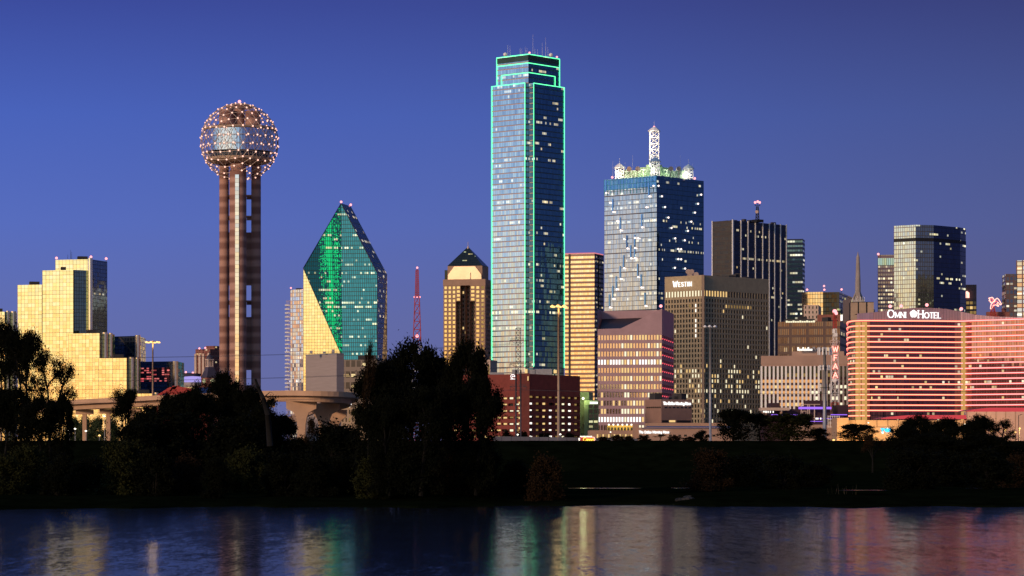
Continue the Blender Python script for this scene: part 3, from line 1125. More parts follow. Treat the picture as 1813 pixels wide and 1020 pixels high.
q.bar((pts[3].x, pts[3].y, Z(700, D)), (c.x, c.y, Z(700, D)), .5)
q.build('rooftop_frame', M['white_steel'], bh)

# ------------------------------------------------------------------ brick hotel, courthouse, arena (between hotel and ball tower)
D = 2300
pts = two_face(346, 372, 392, D, 30)
rb = thing('red_brick_tower', 'red brick slab with pale vertical fins beside the ball topped tower', 'building', centre(pts))
mbt = facade('finned_brick', (.16, .05, .04), (.22, .075, .055), .0, .8, .3, .3, None, None, .60, .8, 1.0)
q = MB()
q.prism(pts, GZ, Z(618, D), 0, 1, 3, 3.4)
q.prism([p.lerp(pts[1], .4) for p in pts], Z(618, D), Z(612, D), 0, 1)
q.build('wall', [mbt, M['roof']], rb)
for s_ in (.02, .3, .55, .9):
    p = pts[3].lerp(pts[0], s_)
    q = MB()
    q.box((p.x, p.y - .5, GZ), (1.9, 1.5, Z(626, D) - GZ), -.3)
    q.build('fin', M['cream_stone'], rb)
beacon(rb, W(353, 617, D), .8)
beacon(rb, W(363.5, 616, D), .8)

D = 1700
ct = thing('courthouse_tower', 'red stone clock tower with dark steep roof and a small belfry', 'clock tower', (XY(371, D).x, D, GZ))
x = XY(371, D).x
w_ = 21 * D / F
q = MB()
q.box((x, D, GZ), (w_, w_, Z(669, D) - GZ), R(35))
q.box((x, D, GZ), (w_ * 1.6, w_ * 1.6, Z(684, D) - GZ), R(35))
q.build('wall', M['brown_brick'], ct)
q = MB()
q.box((x, D, Z(669, D)), (w_ * 1.06, w_ * 1.06, .8), R(35))
for i in range(4):
    a0, a1 = R(35 + 45 + 90 * i), R(35 + 135 + 90 * i)
    r0, r1 = w_ * .74, w_ * .36
    z0_, z1_ = Z(668, D), Z(650, D)
    q.face([(x + r0 * math.cos(a0), D + r0 * math.sin(a0), z0_), (x + r0 * math.cos(a1), D + r0 * math.sin(a1), z0_),
            (x + r1 * math.cos(a1), D + r1 * math.sin(a1), z1_), (x + r1 * math.cos(a0), D + r1 * math.sin(a0), z1_)])
q.build('roof', plain('slate_roof', (.06, .05, .07), .6), ct)
q = MB()
zq_ = Z(650, D)
q.box((x, D, zq_), (3.6, 3.6, .6), R(35))
for i in range(4):
    an = R(80 + 90 * i)
    q.box((x + 2 * math.cos(an), D + 2 * math.sin(an), zq_), (.8, .8, Z(638, D) - zq_), R(35))
q.box((x, D, Z(638, D)), (4, 4, .8), R(35))
q.build('belfry', M['cream_stone'], ct)
q = MB()
q.lathe(x, D, [(2.2, Z(636, D)), (1.6, Z(631, D)), (.4, Z(628, D)), (.15, Z(622, D)), (0, Z(621, D))], 12)
q.build('spire', plain('slate_cap', (.06, .05, .07), .6), ct)
M['clock_face'] = emit('lit_clock_face', (.95, .9, .5), .7)
for an in (35 - 90 - 45 + 45, 35 - 180 + 0):
    d_ = Vector((math.cos(R(an)), math.sin(R(an)), 0))
    c = Vector((x, D, Z(679, D))) + d_ * (w_ / 2 + .1)
    c.z = Z(681, D) + 2.0
    q = MB()
    q.bar(c, c + d_ * .4, 1.5, 0, 16)
    side = Vector((-d_.y, d_.x, 0))
    q.bar(c + d_ * .45, c + d_ * .45 + Vector((0, 0, 1.1)), .12, 1)
    q.bar(c + d_ * .45, c + d_ * .45 + side * .8, .12, 1)
    q.build('clock_face', [M['clock_face'], M['black']], ct)
D = 2100
x = XY(341, D).x
ar = thing('arena', 'round hall with a violet lit drum left of the clock tower', 'building', (x, D, GZ))
M['violet_drum'] = emit('violet_lit_wall', (.50, .42, 1.0), .85)
q = MB()
r_ = 15 * D / F
q.lathe(x, D, [(r_, Z(678, D)), (r_, Z(669, D)), (r_ * .96, Z(667, D)), (0, Z(666, D))], 40)
q.build('lit_drum', M['violet_drum'], ar)
q = MB()
q.lathe(x, D, [(r_ * 1.25, GZ), (r_ * 1.25, Z(681, D)), (r_ * 1.1, Z(678, D)), (r_, Z(677, D))], 40)
q.box((x, D - r_ * 1.25, Z(686, D)), (10, 1, 2))
q.build('base', M['concrete'], ar)
q = MB()
q.lathe(x - 5, D + 12, [(9, Z(668, D)), (10, Z(661, D)), (0, Z(659.5, D))], 32)
q.build('dish_roof', M['roof'], ar)
beacon(ar, W(329, 659, D + 8), .8)
beacon(ar, W(341.5, 660, D + 8), .8)

D = 1380
q = MB()
pts = [XY(290, D), XY(372, D), XY(380, D + 30), XY(300, D + 30)]
bl = thing('blue_roofed_shed', 'low shed with a blue metal roof and a lit fascia below the arena', 'building', centre(pts))
q.prism(pts, GZ, Z(700, D), 0, 0, 3, 3)
q.build('wall', M['red_brick'], bl)
q = MB()
zr = Z(700, D)
q.face([(pts[0].x - 1, D - 1, zr), (pts[1].x + 1, D - 1, zr), (pts[2].x, D + 30, Z(684, D)), (pts[3].x, D + 30, Z(684, D))])
q.face([(pts[0].x - 1, D - 1, zr), (pts[3].x, D + 30, Z(684, D)), (pts[3].x, D + 30, zr)])
q.face([(pts[1].x + 1, D - 1, zr), (pts[2].x, D + 30, zr), (pts[2].x, D + 30, Z(684, D))])
q.build('roof', plain('blue_metal_roof', (.02, .04, .14), .5), bl)
q = MB()
c = XY(335, D + 22)
q.box((c.x, c.y, Z(690, D)), (5.6, .6, 1.6))
q.build('lit_fascia', M['lit_warm'], bl)
q = MB()
rr = random.Random(5)
for k in range(26):
    px = 300 + k * 2.7
    if rr.random() < .75:
        c = XY(px, D - .4)
        q.box((c.x, c.y, Z(710 - rr.random() * 3, D)), (.5, .3, rr.uniform(.6, 1.4)))
q.build('red_light_row', emit('dim_red_light', (.9, .12, .1), .55), bl)

# red crane boom
D = 1000
cr = thing('red_truss', 'red lattice truss leaning over the highway at left', 'crane', tuple(W(262, 716, D)))
q = MB()
for off in (0, 1):
    A, B = W(258 + off * 14, 716, D + off * 3), W(300 + off * 12, 690, D + off * 3)
    d_ = (B - A)
    n_ = Vector((0.35, .2, .9))
    for s_ in range(8):
        p, p2 = A + d_ * s_ / 8, A + d_ * (s_ + 1) / 8
        q.bar(p, p2, .22)
        q.bar(p + n_, p2 + n_, .22)
        if not off and s_ % 2 == 0:
            q.bar(p, W(258 + 14, 716, D + 3).lerp(W(312, 690, D + 3), s_ / 8), .14)
        q.bar(p, p2 + n_, .14)
        q.bar(p + n_, p, .14)
q.build('boom', M['red_steel'], cr)
q = MB()
q.obox(W(296, 700, D), (7, 0, -1), (0, 5, 0), (2, 0, 3.5))
q.obox(W(287, 697, D), (4, 0, 1), (0, 5, 0), (2, 0, 2))
q.bar(W(305, 690, D), W(322, 703, D), .5)
q.build('head_frame', M['red_steel'], cr)
q = MB()
q.bar(W(262, 716, D) * 1 + Vector((0, 0, 0)), (W(262, 716, D).x, D, GZ), .5)
q.build('mast', M['red_steel'], cr)

# ------------------------------------------------------------------ elevated highway
M['flyover'] = plain('warm_flyover_concrete', (.52, .33, .21), .85, .16)
hw = thing('elevated_highway', 'curved concrete flyover on flared piers behind the trees at left', 'bridge', (XY(520, 850).x, 850, GZ))
cl = [(60, 980), (130, 960), (300, 925), (400, 895), (480, 868), (540, 856), (575, 855), (596, 862), (604, 880), (600, 905), (585, 940), (560, 990)]
zdeck = [19.6, 20.4, 21.6, 21.9, 22.0, 21.9, 21.6, 21.4, 21.0, 20.6, 20.2, 19.8]
pl_ = [Vector((XY(a_, d_).x, d_)) for a_, d_ in cl]
# densify
path, zs_ = [], []
for i in range(len(pl_) - 1):
    p0, p1, p2, p3 = pl_[max(i - 1, 0)], pl_[i], pl_[i + 1], pl_[min(i + 2, len(pl_) - 1)]
    for k in range(6):
        t_ = k / 6
        path.append(.5 * ((2 * p1) + (p2 - p0) * t_ + (2 * p0 - 5 * p1 + 4 * p2 - p3) * t_ ** 2 + (3 * p1 - p0 - 3 * p2 + p3) * t_ ** 3))
        zs_.append(zdeck[i] + (zdeck[i + 1] - zdeck[i]) * t_)
path.append(pl_[-1]); zs_.append(zdeck[-1])
sec = {'deck': [(-5.2, 0), (5.2, 0), (5.2, -.5), (3.4, -1.0), (3.0, -2.3), (-3.0, -2.3), (-3.4, -1.0), (-5.2, -.5)],
       'parapet_a': [(-5.5, 1.0), (-5.2, 1.0), (-5.2, -.55), (-5.5, -.55)], 'parapet_b': [(5.2, 1.0), (5.5, 1.0), (5.5, -.55), (5.2, -.55)]}


def sweep(mb, sect, mi=0):
    rings = []
    for i, p in enumerate(path):
        d_ = (path[min(i + 1, len(path) - 1)] - path[max(i - 1, 0)]).normalized()
        n_ = Vector((-d_.y, d_.x))
        rings.append([Vector((p.x + n_.x * s_, p.y + n_.y * s_, zs_[i] + h)) for s_, h in sect])
    for r0, r1 in zip(rings[:-1], rings[1:]):
        for k in range(len(sect)):
            k2 = (k + 1) % len(sect)
            mb.face([r0[k], r0[k2], r1[k2], r1[k]], mi)


q = MB(); sweep(q, sec['deck']); q.build('deck', M['flyover'], hw)
for nm in ('parapet_a', 'parapet_b'):
    q = MB(); sweep(q, sec[nm]); q.build('parapet', M['flyover'], hw)


def flared_pier(px, D, ztop, wtop=5.5, wbot=2.1):
    x = XY(px, D).x
    q = MB()
    pr_ = [(wbot, GZ), (wbot, ztop - 9), (wbot * 1.06, ztop - 7), (wbot * 1.35, ztop - 5), (wbot * 1.85, ztop - 3.4), (wtop * .98, ztop - 2.2), (wtop, ztop - .9), (wtop, ztop)]
    th = 1.3
    for (w0, z0_), (w1, z1_) in zip(pr_[:-1], pr_[1:]):
        q.face([(x - w0, D - th, z0_), (x + w0, D - th, z0_), (x + w1, D - th, z1_), (x - w1, D - th, z1_)])
        q.face([(x + w0, D + th, z0_), (x - w0, D + th, z0_), (x - w1, D + th, z1_), (x + w1, D + th, z1_)])
        q.face([(x + w0, D - th, z0_), (x + w0, D + th, z0_), (x + w1, D + th, z1_), (x + w1, D - th, z1_)])
        q.face([(x - w0, D + th, z0_), (x - w0, D - th, z0_), (x - w1, D - th, z1_), (x - w1, D + th, z1_)])
    q.face([(x - wtop, D - th, ztop), (x + wtop, D - th, ztop), (x + wtop, D + th, ztop), (x - wtop, D + th, ztop)])
    q.build('pier', M['flyover'], hw)


flared_pier(534, 857, 19.6, 4.7, 1.25)
flared_pier(573, 868, 19.2, 5.0, 1.4)
flared_pier(585, 925, 17.8)
for px, D, zt_ in ((192, 952, 18.4), (150, 958, 18.2), (235, 938, 18.6), (330, 915, 19.3), (412, 890, 19.5), (470, 872, 19.6)):
    x = XY(px, D).x
    q = MB()
    q.box((x, D, GZ), (1.4, 1.4, zt_ - GZ - 1.6))
    q.box((x, D, zt_ - 1.6), (6, 1.8, 1.6))
    q.build('pier', M['flyover'], hw)
rp = thing('highway_ramp', 'lower concrete ramp rising behind the flared piers', 'bridge', (XY(540, 960).x, 960, GZ))
q = MB()
A, B = W(495, 752, 960), W(570, 716, 960)
q.obox(A, B - A, (0, 9, 0), (0, 0, -1.6))
q.obox(A + Vector((0, 0, .02)), B - A, (0, .3, 0), (0, 0, 1.1))
q.build('deck', M['beige_panel'], rp)
q = MB()
C_ = W(530, 735, 962)
q.box((C_.x, C_.y + 3, GZ), (1.6, 3, C_.z - GZ - 2.4))
q.build('pier', M['beige_panel'], rp)
# ------------------------------------------------------------------ radio mast
D = 2600
x = XY(738.5, D).x
rm = thing('radio_mast', 'red and white lattice radio mast rising behind the dark trees', 'mast', (x, D, GZ))
q = MB()
zt_ = Z(478, D)
lattice(q, x, D, GZ, Z(525, D), 14, 4.2, 18, .45, (0, 1, 0))
lattice(q, x, D, Z(525, D), zt_, 3.6, 2.4, 14, .35, (0,))
q.bar((x, D, zt_), (x, D, zt_ + 3), .3, 0)
q.build('lattice', [M['red_steel'], M['white_steel']], rm)
for px, py, r_ in ((738.7, 474, 1.0), (734, 526, .9), (743, 526, .9), (738.5, 526, .7), (738.5, 595, 1.5)):
    beacon(rm, W(px, py, D - (4 if py > 590 else 1)), r_)

# ------------------------------------------------------------------ pyramid roofed tower
D = 2300
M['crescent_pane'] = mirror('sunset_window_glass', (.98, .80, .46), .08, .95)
pts = two_face(785, 859, 872, D, 12)
py_ = thing('pyramid_roofed_tower', 'gold lit stone tower with a dark glass pyramid roof', 'tower', centre(pts))
mst = plain('rose_granite', (.34, .215, .15), .6, .12, .3)
q = MB()
z1 = Z(505, D)
P_ = lambda s_: pts[3].lerp(pts[0], s_)
segs = [(0, .27, 3, z1), (.73, 1.0, 3, z1)]
ops = []
ops += punched(q, P_(0), P_(.30), GZ, z1, 3, 37, .62, .62, .5)
ops += punched(q, P_(.76), P_(1), GZ, z1, 2, 37, .62, .62, .5)
dback = Vector((math.sin(R(12)), math.cos(R(12))))
inner = []
for (a_, b_, dp, zt2) in ((.30, .41, 5, Z(533, D)), (.64, .76, 5, Z(533, D)), (.41, .525, 6, z1), (.525, .64, 6, z1)):
    q.face([(*P_(a_), GZ), (*(P_(a_) + dback * dp), GZ), (*(P_(a_) + dback * dp), z1), (*P_(a_), z1)])
    q.face([(*(P_(b_) + dback * dp), GZ), (*P_(b_), GZ), (*P_(b_), z1), (*(P_(b_) + dback * dp), z1)])
    inner += punched(q, P_(a_) + dback * dp, P_(b_) + dback * dp, GZ, zt2, 2, 36, .6, .55, .4)
    if zt2 < z1:
        ops += [(r + 90, c, qd) for r, c, qd in punched(q, P_(a_), P_(b_), zt2, z1, 1, 4, .7, .6, .5)]
right = punched(q, pts[0] + dback * 5, pts[1], GZ, z1, 6, 37, .6, .6, .5)
q.wall(pts[1], pts[2], GZ, z1)
q.wall(pts[2], pts[3], GZ, z1)
q.wall(pts[0], pts[0] + dback * 5, GZ, z1)
q.face([(p.x, p.y, z1) for p in pts], 0)
q.build('wall', [mst], py_)
rr = random.Random(3)
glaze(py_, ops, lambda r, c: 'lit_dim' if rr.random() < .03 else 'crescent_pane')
glaze(py_, inner + right, lambda r, c: 'dark_glass' if rr.random() < .86 else ('lit_warm' if rr.random() < .5 else 'lit_dim'))
q = MB()
cc = sum(pts, Vector((0, 0))) / 4
ins = lambda k: [p.lerp(cc, k) for p in pts]
q.prism(ins(-.015), z1, Z(494, D), 0, 0)
q.build('cornice', [mst], py_)
up = ins(.17)
q = MB()
q.prism(up, Z(494, D), Z(470, D), 0, 0)
q.build('upper_block', [mst], py_)
# gable front standing proud of the upper block
f0, f1 = up[3], up[0]
G = lambda s_, py: Vector((*(f0.lerp(f1, s_) - dback * 1.2), Z(py, D)))
q = MB()
poly = [G(.02, 494), G(.98, 494), G(.98, 486), G(.80, 471), G(.20, 471), G(.02, 486)]
q.face(poly)
bk = [p + Vector((dback.x, dback.y, 0)) * 1.2 for p in poly]
for i in range(6):
    q.face([poly[i], bk[i], bk[(i + 1) % 6], poly[(i + 1) % 6]])
q.obox(G(.33, 494), G(.67, 494) - G(.33, 494), Vector((-dback.x, -dback.y, 0)) * 1.0, (0, 0, Z(482, D) - Z(494, D)))
q.build('gable', plain('polished_pale_granite', (.95, .70, .46), .28, .1, .15, .75), py_)
M['pyr_glass'] = facade('dark_pyramid_glass', (.04, .05, .05), (.01, .01, .01), .8, .1, .1, .16, None, None, .66, .3, 1.0, (1, .75, .3), (.8, 1, .6), .02, .3)
q = MB()
apx = Vector((cc.x, cc.y, Z(434, D)))
base_ = [p.lerp(cc, .16) for p in pts]
zb_ = Z(469.8, D)
for i in range(4):
    a_, b_ = base_[i], base_[(i + 1) % 4]
    n_ = max(1, round((b_ - a_).length / 2))
    q.face([(*a_, zb_), (*b_, zb_), apx], 0, [(i * 61, 0), (i * 61 + n_, 0), (i * 61 + n_ / 2, 9)])
q.build('pyramid_roof', [M['pyr_glass']], py_)
q = MB()
q.lathe(apx.x, apx.y, [(1.6, apx.z - 2.2), (.25, apx.z + .6), (.15, apx.z + 4), (0, apx.z + 4)], 8)
q.build('finial', M['cream_stone'], py_)
q = MB()
pc = pts[3].lerp(cc, .2)
q.prism([p.lerp(pts[3], .72) + Vector((1, 3)) for p in pts], Z(494, D), Z(477, D), 0, 1, 2, 4)
q.build('corner_turret', [M['pyr_glass'], M['roof']], py_)
D = 1900
q = MB()
pts = two_face(834, 868, 880, D, 10)
cp = thing('colonnade_building', 'low pale stone building with columns beside the garage', 'building', centre(pts))
ops = punched(q, pts[3], pts[0], GZ, Z(640, D), 7, 2, .55, .82, .8)
q.wall(pts[0], pts[1], GZ, Z(640, D))
q.face([(p.x, p.y, Z(640, D)) for p in pts])
q.prism([p.lerp(sum(pts, Vector((0, 0))) / 4, -.03) for p in pts], Z(640, D), Z(637, D), 0, 0)
q.build('wall', M['cream_stone'], cp)
glaze(cp, ops, lambda r, c: 'dark_glass' if c % 3 else 'lit_dim')

# ------------------------------------------------------------------ tallest tower with green outlines
D = 2100
AZ = 41
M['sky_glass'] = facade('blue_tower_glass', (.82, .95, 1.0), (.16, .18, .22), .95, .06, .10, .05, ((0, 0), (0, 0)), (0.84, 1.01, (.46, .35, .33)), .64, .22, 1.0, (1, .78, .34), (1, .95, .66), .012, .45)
M['sky_glass_shade'] = facade('shaded_tower_glass', (.11, .25, .32), (.02, .03, .05), .92, .06, .14, .05, ((0, 0), (0, 0)), (0.84, 1.01, (.06, .10, .13)), .605, .22, 1.15, (1, .78, .34), (1, .95, .66), .012, .4)  # same glass with shade put in, for faces turned from the glow
MS = [M['sky_glass'], M['sky_glass_shade'], M['roof'], plain('dark_louvres', (.03, .07, .065), .5)]
core = two_face(880, 935.5, 990, D, AZ)
bt = thing('green_outlined_skyscraper', 'tallest blue glass skyscraper edged with glowing green tubes', 'skyscraper', centre(core))
zt_ = Z(96, D)
q = MB()
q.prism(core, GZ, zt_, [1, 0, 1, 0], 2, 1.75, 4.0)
q.build('core', MS, bt)
q = MB()
for (a_, b_, m0) in ((core[0], core[1], 3), (core[3], core[0], 3)):
    n_ = Vector(((b_ - a_).y, -(b_ - a_).x)).normalized() * .25
    q.wall(a_ + n_, b_ + n_, Z(107, D), zt_ - .5, m0)
q.build('louvre_band', MS, bt)
nL = Vector((-math.sin(R(AZ)), -math.cos(R(AZ))))
tL = Vector((-math.cos(R(AZ)), math.sin(R(AZ))))
nR, tR = Vector((math.cos(R(AZ)), -math.sin(R(AZ)))), Vector((math.sin(R(AZ)), math.cos(R(AZ))))
dd = 5.5
La, Lb = on_line(core[0] + nL * dd, tL, 871), on_line(core[0] + nL * dd, tL, 930)
zs = Z(148.5, D)
q = MB()
lp = [Lb, Lb - nL * (dd + 20), La - nL * (dd + 20), La]
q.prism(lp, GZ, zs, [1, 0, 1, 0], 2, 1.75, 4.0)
q.build('outer_wall_slab', MS, bt)
Ra, Rb_ = on_line(core[0] + nR * dd, tR, 944), on_line(core[0] + nR * dd, tR, 998.5)
q = MB()
rp_ = [Ra, Rb_, Rb_ - nR * (dd + 20), Ra - nR * (dd + 20)]
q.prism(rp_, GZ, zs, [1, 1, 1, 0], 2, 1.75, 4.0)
q.build('outer_wall_slab', MS, bt)


def tube(parent, pts_, r=.23, mat='green_neon', name='neon_tube'):
    q = MB()
    q.path(pts_, r, 0, 6)
    return q.build(name, M[mat], parent)


v3 = lambda p, z: Vector((p.x, p.y, z))
o1, o2 = nL * .5, nR * .5
for p, z0_, z1_ in ((La + o1, Z(650, D), zs), (Lb + o1, Z(650, D), zs), (Ra + o2, Z(650, D), zs), (Rb_ + o2, Z(650, D), zs)):
    tube(bt, [v3(p, z0_), v3(p, z1_)])
tube(bt, [v3(La + o1, zs), v3(Lb + o1, zs)])
tube(bt, [v3(Ra + o2, zs), v3(Rb_ + o2, zs)])
cL, cR, cC = core[3] + o1, core[1] + o2, core[0] + (nL + nR).normalized() * .6
tube(bt, [v3(cL, zt_), v3(cC, zt_), v3(cR, zt_)])
tube(bt, [v3(cL, Z(111.5, D)), v3(cC, Z(111.5, D)), v3(cR, Z(111.5, D))])
tube(bt, [v3(cL, zs - 1), v3(cL, zt_)])
tube(bt, [v3(cR, zs - 1), v3(cR, zt_)])
i1, i2 = core[3].lerp(core[0], .15) + nL * .5, core[1].lerp(core[0], .15) + nR * .5
zi = Z(128.5, D)
tube(bt, [v3(i1, zs - 1), v3(i1, zi), v3(cC, zi), v3(i2, zi), v3(i2, zs - 1)])
# faint green floor lines in the notch
q = MB()
zz = Z(640, D)
while zz < zs - 4:
    for (a_, b_, n_) in ((core[0], core[0] + tL * 6, nL), (core[0], core[0] + tR * 6, nR)):
        q.bar(v3(a_ + n_ * .3, zz), v3(b_ + n_ * .3, zz), .28)
    zz += 8.0
q.build('notch_light', emit('dim_green_tube', (.05, .9, .34), 1.3), bt)
q = MB()
rr = random.Random(11)
for px, h in ((899, 9), (903, 8), (921, 6), (924, 5), (930, 7), (933, 6), (943.5, 20), (947, 5), (960, 11), (966, 17), (970, 6), (952, 4)):
    c = XY(px, D + 16)
    antenna(q, (c.x, c.y, zt_), h * .72 + 3, .13)
q.build('antenna', M['white_steel'], bt)
for px, py, r_ in ((894.5, 96.5, 1.6), (975.5, 97.5, 1.6)):
    q = MB()
    c = W(px, py, D + 10)
    q.sphere(c, r_)
    q.bar((c.x, c.y, zt_), c, .3)
    q.build('radome', M['white_steel'], bt)
beacon(bt, W(937.5, 93.5, D), .8)
beacon(bt, W(986, 101, D + 14), .8)

# ------------------------------------------------------------------ gold striped tower
D = 2330
pts = two_face(1000, 1052.5, 1069, D, 20)
gs = thing('gold_striped_tower', 'tower with gold mirrored floor stripes right of the tallest skyscraper', 'tower', centre(pts))
M['stripe_glass'] = facade('sunset_stripe_glass', (.98, .84, .55), (.4, .25, .15), .95, .1, .06, .0, None, (0.52, 1.01, (.34, .19, .14)), .8, .3, .6, jit=.012)  # sunset gold put into the front glass
M['stripe_shade'] = facade('shaded_stripe_glass', (.05, .045, .04), (.02, .02, .02), .85, .1, .1, .0, None, (0.6, 1.01, (.05, .035, .03)), .6, .35, 1.0, jit=.012)  # striped glass repeated with the shade of the other faces painted in
q = MB()
z1 = Z(449, D)
q.prism(pts, GZ, z1, [1, 1, 1, 0], 2, 1.6, 3.85)
q.build('facade', [M['stripe_glass'], M['stripe_shade'], M['roof']], gs)
d_ = (pts[0] - pts[3]).normalized()
n_ = Vector((d_.y, -d_.x))
q = MB()
s0 = pts[3] + d_ * 3.4
q.wall(s0 + n_ * .3, s0 + d_ * 1.8 + n_ * .3, GZ, z1)
q.build('dark_slot', M['black'], gs)
q = MB()
tR2 = (pts[1] - pts[0]).normalized()
nR2 = Vector((tR2.y, -tR2.x))
a_ = pts[0] + tR2 * ((pts[1] - pts[0]).length * .42)
q.wall(a_ + nR2 * .4, a_ + tR2 * ((pts[1] - pts[0]).length * .2) + nR2 * .4, GZ, z1, 0, 1.4, 3.85)
q.build('corner_bay', [facade('corner_bay_glass', (.95, .70, .42), (.4, .25, .15), .2, .5, .3, .0, None, (.52, 1.01, (.10, .05, .04)), .8, .3, .6)], gs)
q = MB()
q.prism([p.lerp(sum(pts, Vector((0, 0))) / 4, .02) for p in pts], z1, Z(447, D), 0, 0)
q.build('lit_parapet', emit('rose_parapet_light', (1.0, .30, .36), .75), gs)

# ------------------------------------------------------------------ tower with white rooftop spires and points of light
D = 2250
A2 = 42
pts = two_face(1070, 1162.5, 1246, D, A2)
xt = thing('spire_topped_tower', 'square glass tower with white lattice spires on its roof', 'skyscraper', centre(pts))
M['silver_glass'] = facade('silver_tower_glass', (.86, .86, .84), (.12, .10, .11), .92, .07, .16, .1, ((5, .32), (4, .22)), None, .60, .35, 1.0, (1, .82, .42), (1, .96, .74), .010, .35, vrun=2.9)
M['silver_glass_shade'] = facade('shaded_silver_tower_glass', (.09, .18, .24), (.02, .05, .06), .92, .07, .1, .08, ((5, .22), (4, .12)), None, .615, .3, 1.1, (1, .84, .40), (1, .96, .74), .010, .35)  # the tower's silver glass again, its shaded side painted darker
z1 = Z(311, D)
q = MB()
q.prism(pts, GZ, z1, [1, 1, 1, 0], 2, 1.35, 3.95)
q.build('facade', [M['silver_glass'], M['silver_glass_shade'], M['roof']], xt)
tl = (pts[3] - pts[0]).normalized(); nl = Vector((-math.sin(R(A2)), -math.cos(R(A2))))
tr = (pts[1] - pts[0]).normalized(); nr = Vector((math.cos(R(A2)), -math.sin(R(A2))))
wl, wr = (pts[3] - pts[0]).length, (pts[1] - pts[0]).length
q = MB()
for k in range(17):
    p = pts[0] + tl * wl * (k / 16) + nl * .2
    q.bar(v3(p, z1 - 13), v3(p, z1 + .3), .3)
q.build('cornice_fin', plain('teal_fin', (.05, .35, .45), .4), xt)
q = MB()
q.wall(pts[3] + nl * .25, pts[0] + nl * .25, z1 - 9, z1 - .2, 0, 1.35, 4)
q.build('cornice_band', [facade('blue_cornice_glass', (.22, .45, .75), (.05, .2, .3), .9, .1, .15, .1, jit=.02, th=2)], xt)
panes = MB()
panes.obox((0, 0, 0), tl.to_3d() * 1.3, nl.to_3d() * .25, (0, 0, 10), 0)
pmesh = panes.mesh('accent_pane', [mirror('accent_blue_glass', (.22, .42, .72), .08)])
XPAT = [(1073.5, 335), (1080, 353), (1086, 370), (1093, 387), (1099, 404), (1105, 420), (1111, 437), (1117.5, 455), (1124.5, 455), (1130, 420), (1137, 401), (1144.5, 366), (1150, 347), (1157, 329),
        (1111, 437), (1105, 472), (1124.5, 437), (1124, 419), (1099, 491), (1130, 489), (1086, 526), (1136, 508), (1143, 541), (1080, 541), (1092, 509)]
for i, (px, py) in enumerate(XPAT):
    p = on_line(pts[0] + nl * .3, tl, px)
    if i % 2 == 0 or py > 430:
        o = bpy.data.objects.new('accent_pane', pmesh)
        COL.objects.link(o); o.parent = xt
        o.location = v3(p, Z(py, D) + .8) - wloc(xt)
sb = MB(); sb.sphere((0, 0, 0), .78, 0, 8, 6)
sm_ = sb.mesh('point_lamp', [emit('rose_white_point', (1.0, .82, .74), 2.2)])
for side, lst in (('l', XPAT), ('r', [(1166, 329), (1172, 347), (1177.5, 365.5), (1183.5, 383.5), (1189, 401.5), (1195.5, 419.5), (1201, 438), (1206, 438), (1212.5, 421.5), (1218, 404), (1224, 387), (1230.5, 370), (1236, 353.5), (1241.5, 336.5), (1201, 456), (1206, 456), (1195, 472), (1213, 472)])):
    for px, py in lst:
        p = on_line(pts[0] + (nl if side == 'l' else nr) * 1.0, tl if side == 'l' else tr, px)
        o = bpy.data.objects.new('point_lamp', sm_)
        COL.objects.link(o); o.parent = xt
        o.location = v3(p, Z(py, D)) - wloc(xt)
# roof structures
cc = sum(pts, Vector((0, 0))) / 4
gmat = plain('pale_green_screen', (.42, .60, .38), .6, .1)
for k, (kk, y1) in enumerate(((.30, 302), (.50, 294), (.70, 288), (.84, 283))):
    q = MB()
    sq = [p.lerp(cc, kk) for p in pts]
    q.prism(sq, z1, Z(y1, D), 0, 0)
    q.build('roof_screen', gmat, xt)
for i in (0, 1, 3):
    q = MB()
    c = pts[i].lerp(cc, .45)
    q.box((c.x, c.y, z1), (7, 7, Z(293, D) - z1), R(A2))
    q.build('roof_block', gmat, xt)


def spire(c, z0_, z1_, w_, nseg, cone):
    q = MB()
    lattice(q, c.x, c.y, z0_, z1_, w_, w_, nseg, .5)
    q.lathe(c.x, c.y, [(w_ * .72, z1_), (w_ * .72, z1_ + .6), (w_ * .45, z1_ + cone * .55), (0, z1_ + cone)], 8)
    q.bar((c.x, c.y, z1_ + cone), (c.x, c.y, z1_ + cone + 4), .12)
    return q.build('lattice_spire', M['white_steel'], xt)


zr = z1
for px, py, dpt in ((1097, 290, pts[3]), (1160, 286, pts[0]), (1219, 290, pts[1])):
    c = dpt.lerp(cc, .16)
    c = Vector((XY(px, c.y).x, c.y))
    spire(c, zr, Z(py, D), 6.6, 4, 4.5)
    lo = light('floodlight', (c.x - 2, c.y - 7, zr + 4), (1, .93, .82), 2600, 1.0)
    lo.parent = xt; lo.location = Vector(lo.location) - wloc(xt)
spire(cc, zr, Z(223, D), 7.2, 8, 4.5)
beacon(xt, (cc.x, cc.y, Z(214.5, D)), .9)
for z_ in (Z(285, D), Z(255, D), Z(232, D)):
    lo = light('floodlight', (cc.x - 3, cc.y - 9, z_), (1, .93, .82), 2400, 1.0)
    lo.parent = xt; lo.location = Vector(lo.location) - wloc(xt)
for s_ in (-1, 1):
    lo = light('floodlight', (cc.x + s_ * 14, cc.y - 26, zr + 6), (.82, 1, .62), 3600, 1.5)
    lo.parent = xt; lo.location = Vector(lo.location) - wloc(xt)
for px, dd_ in ((1114, 12), (1129, 6), (1188, 8), (1202, 14)):
    q = MB()
    c = W(px, 299, D + dd_)
    q.bar(c, c + Vector((0, 1.2, 0)), 2.0, 0, 16)
    q.bar((c.x, c.y + 1, zr), c + Vector((0, 1, 0)), .25)
    q.build('dish_antenna', M['cream_stone'], xt)
q = MB()
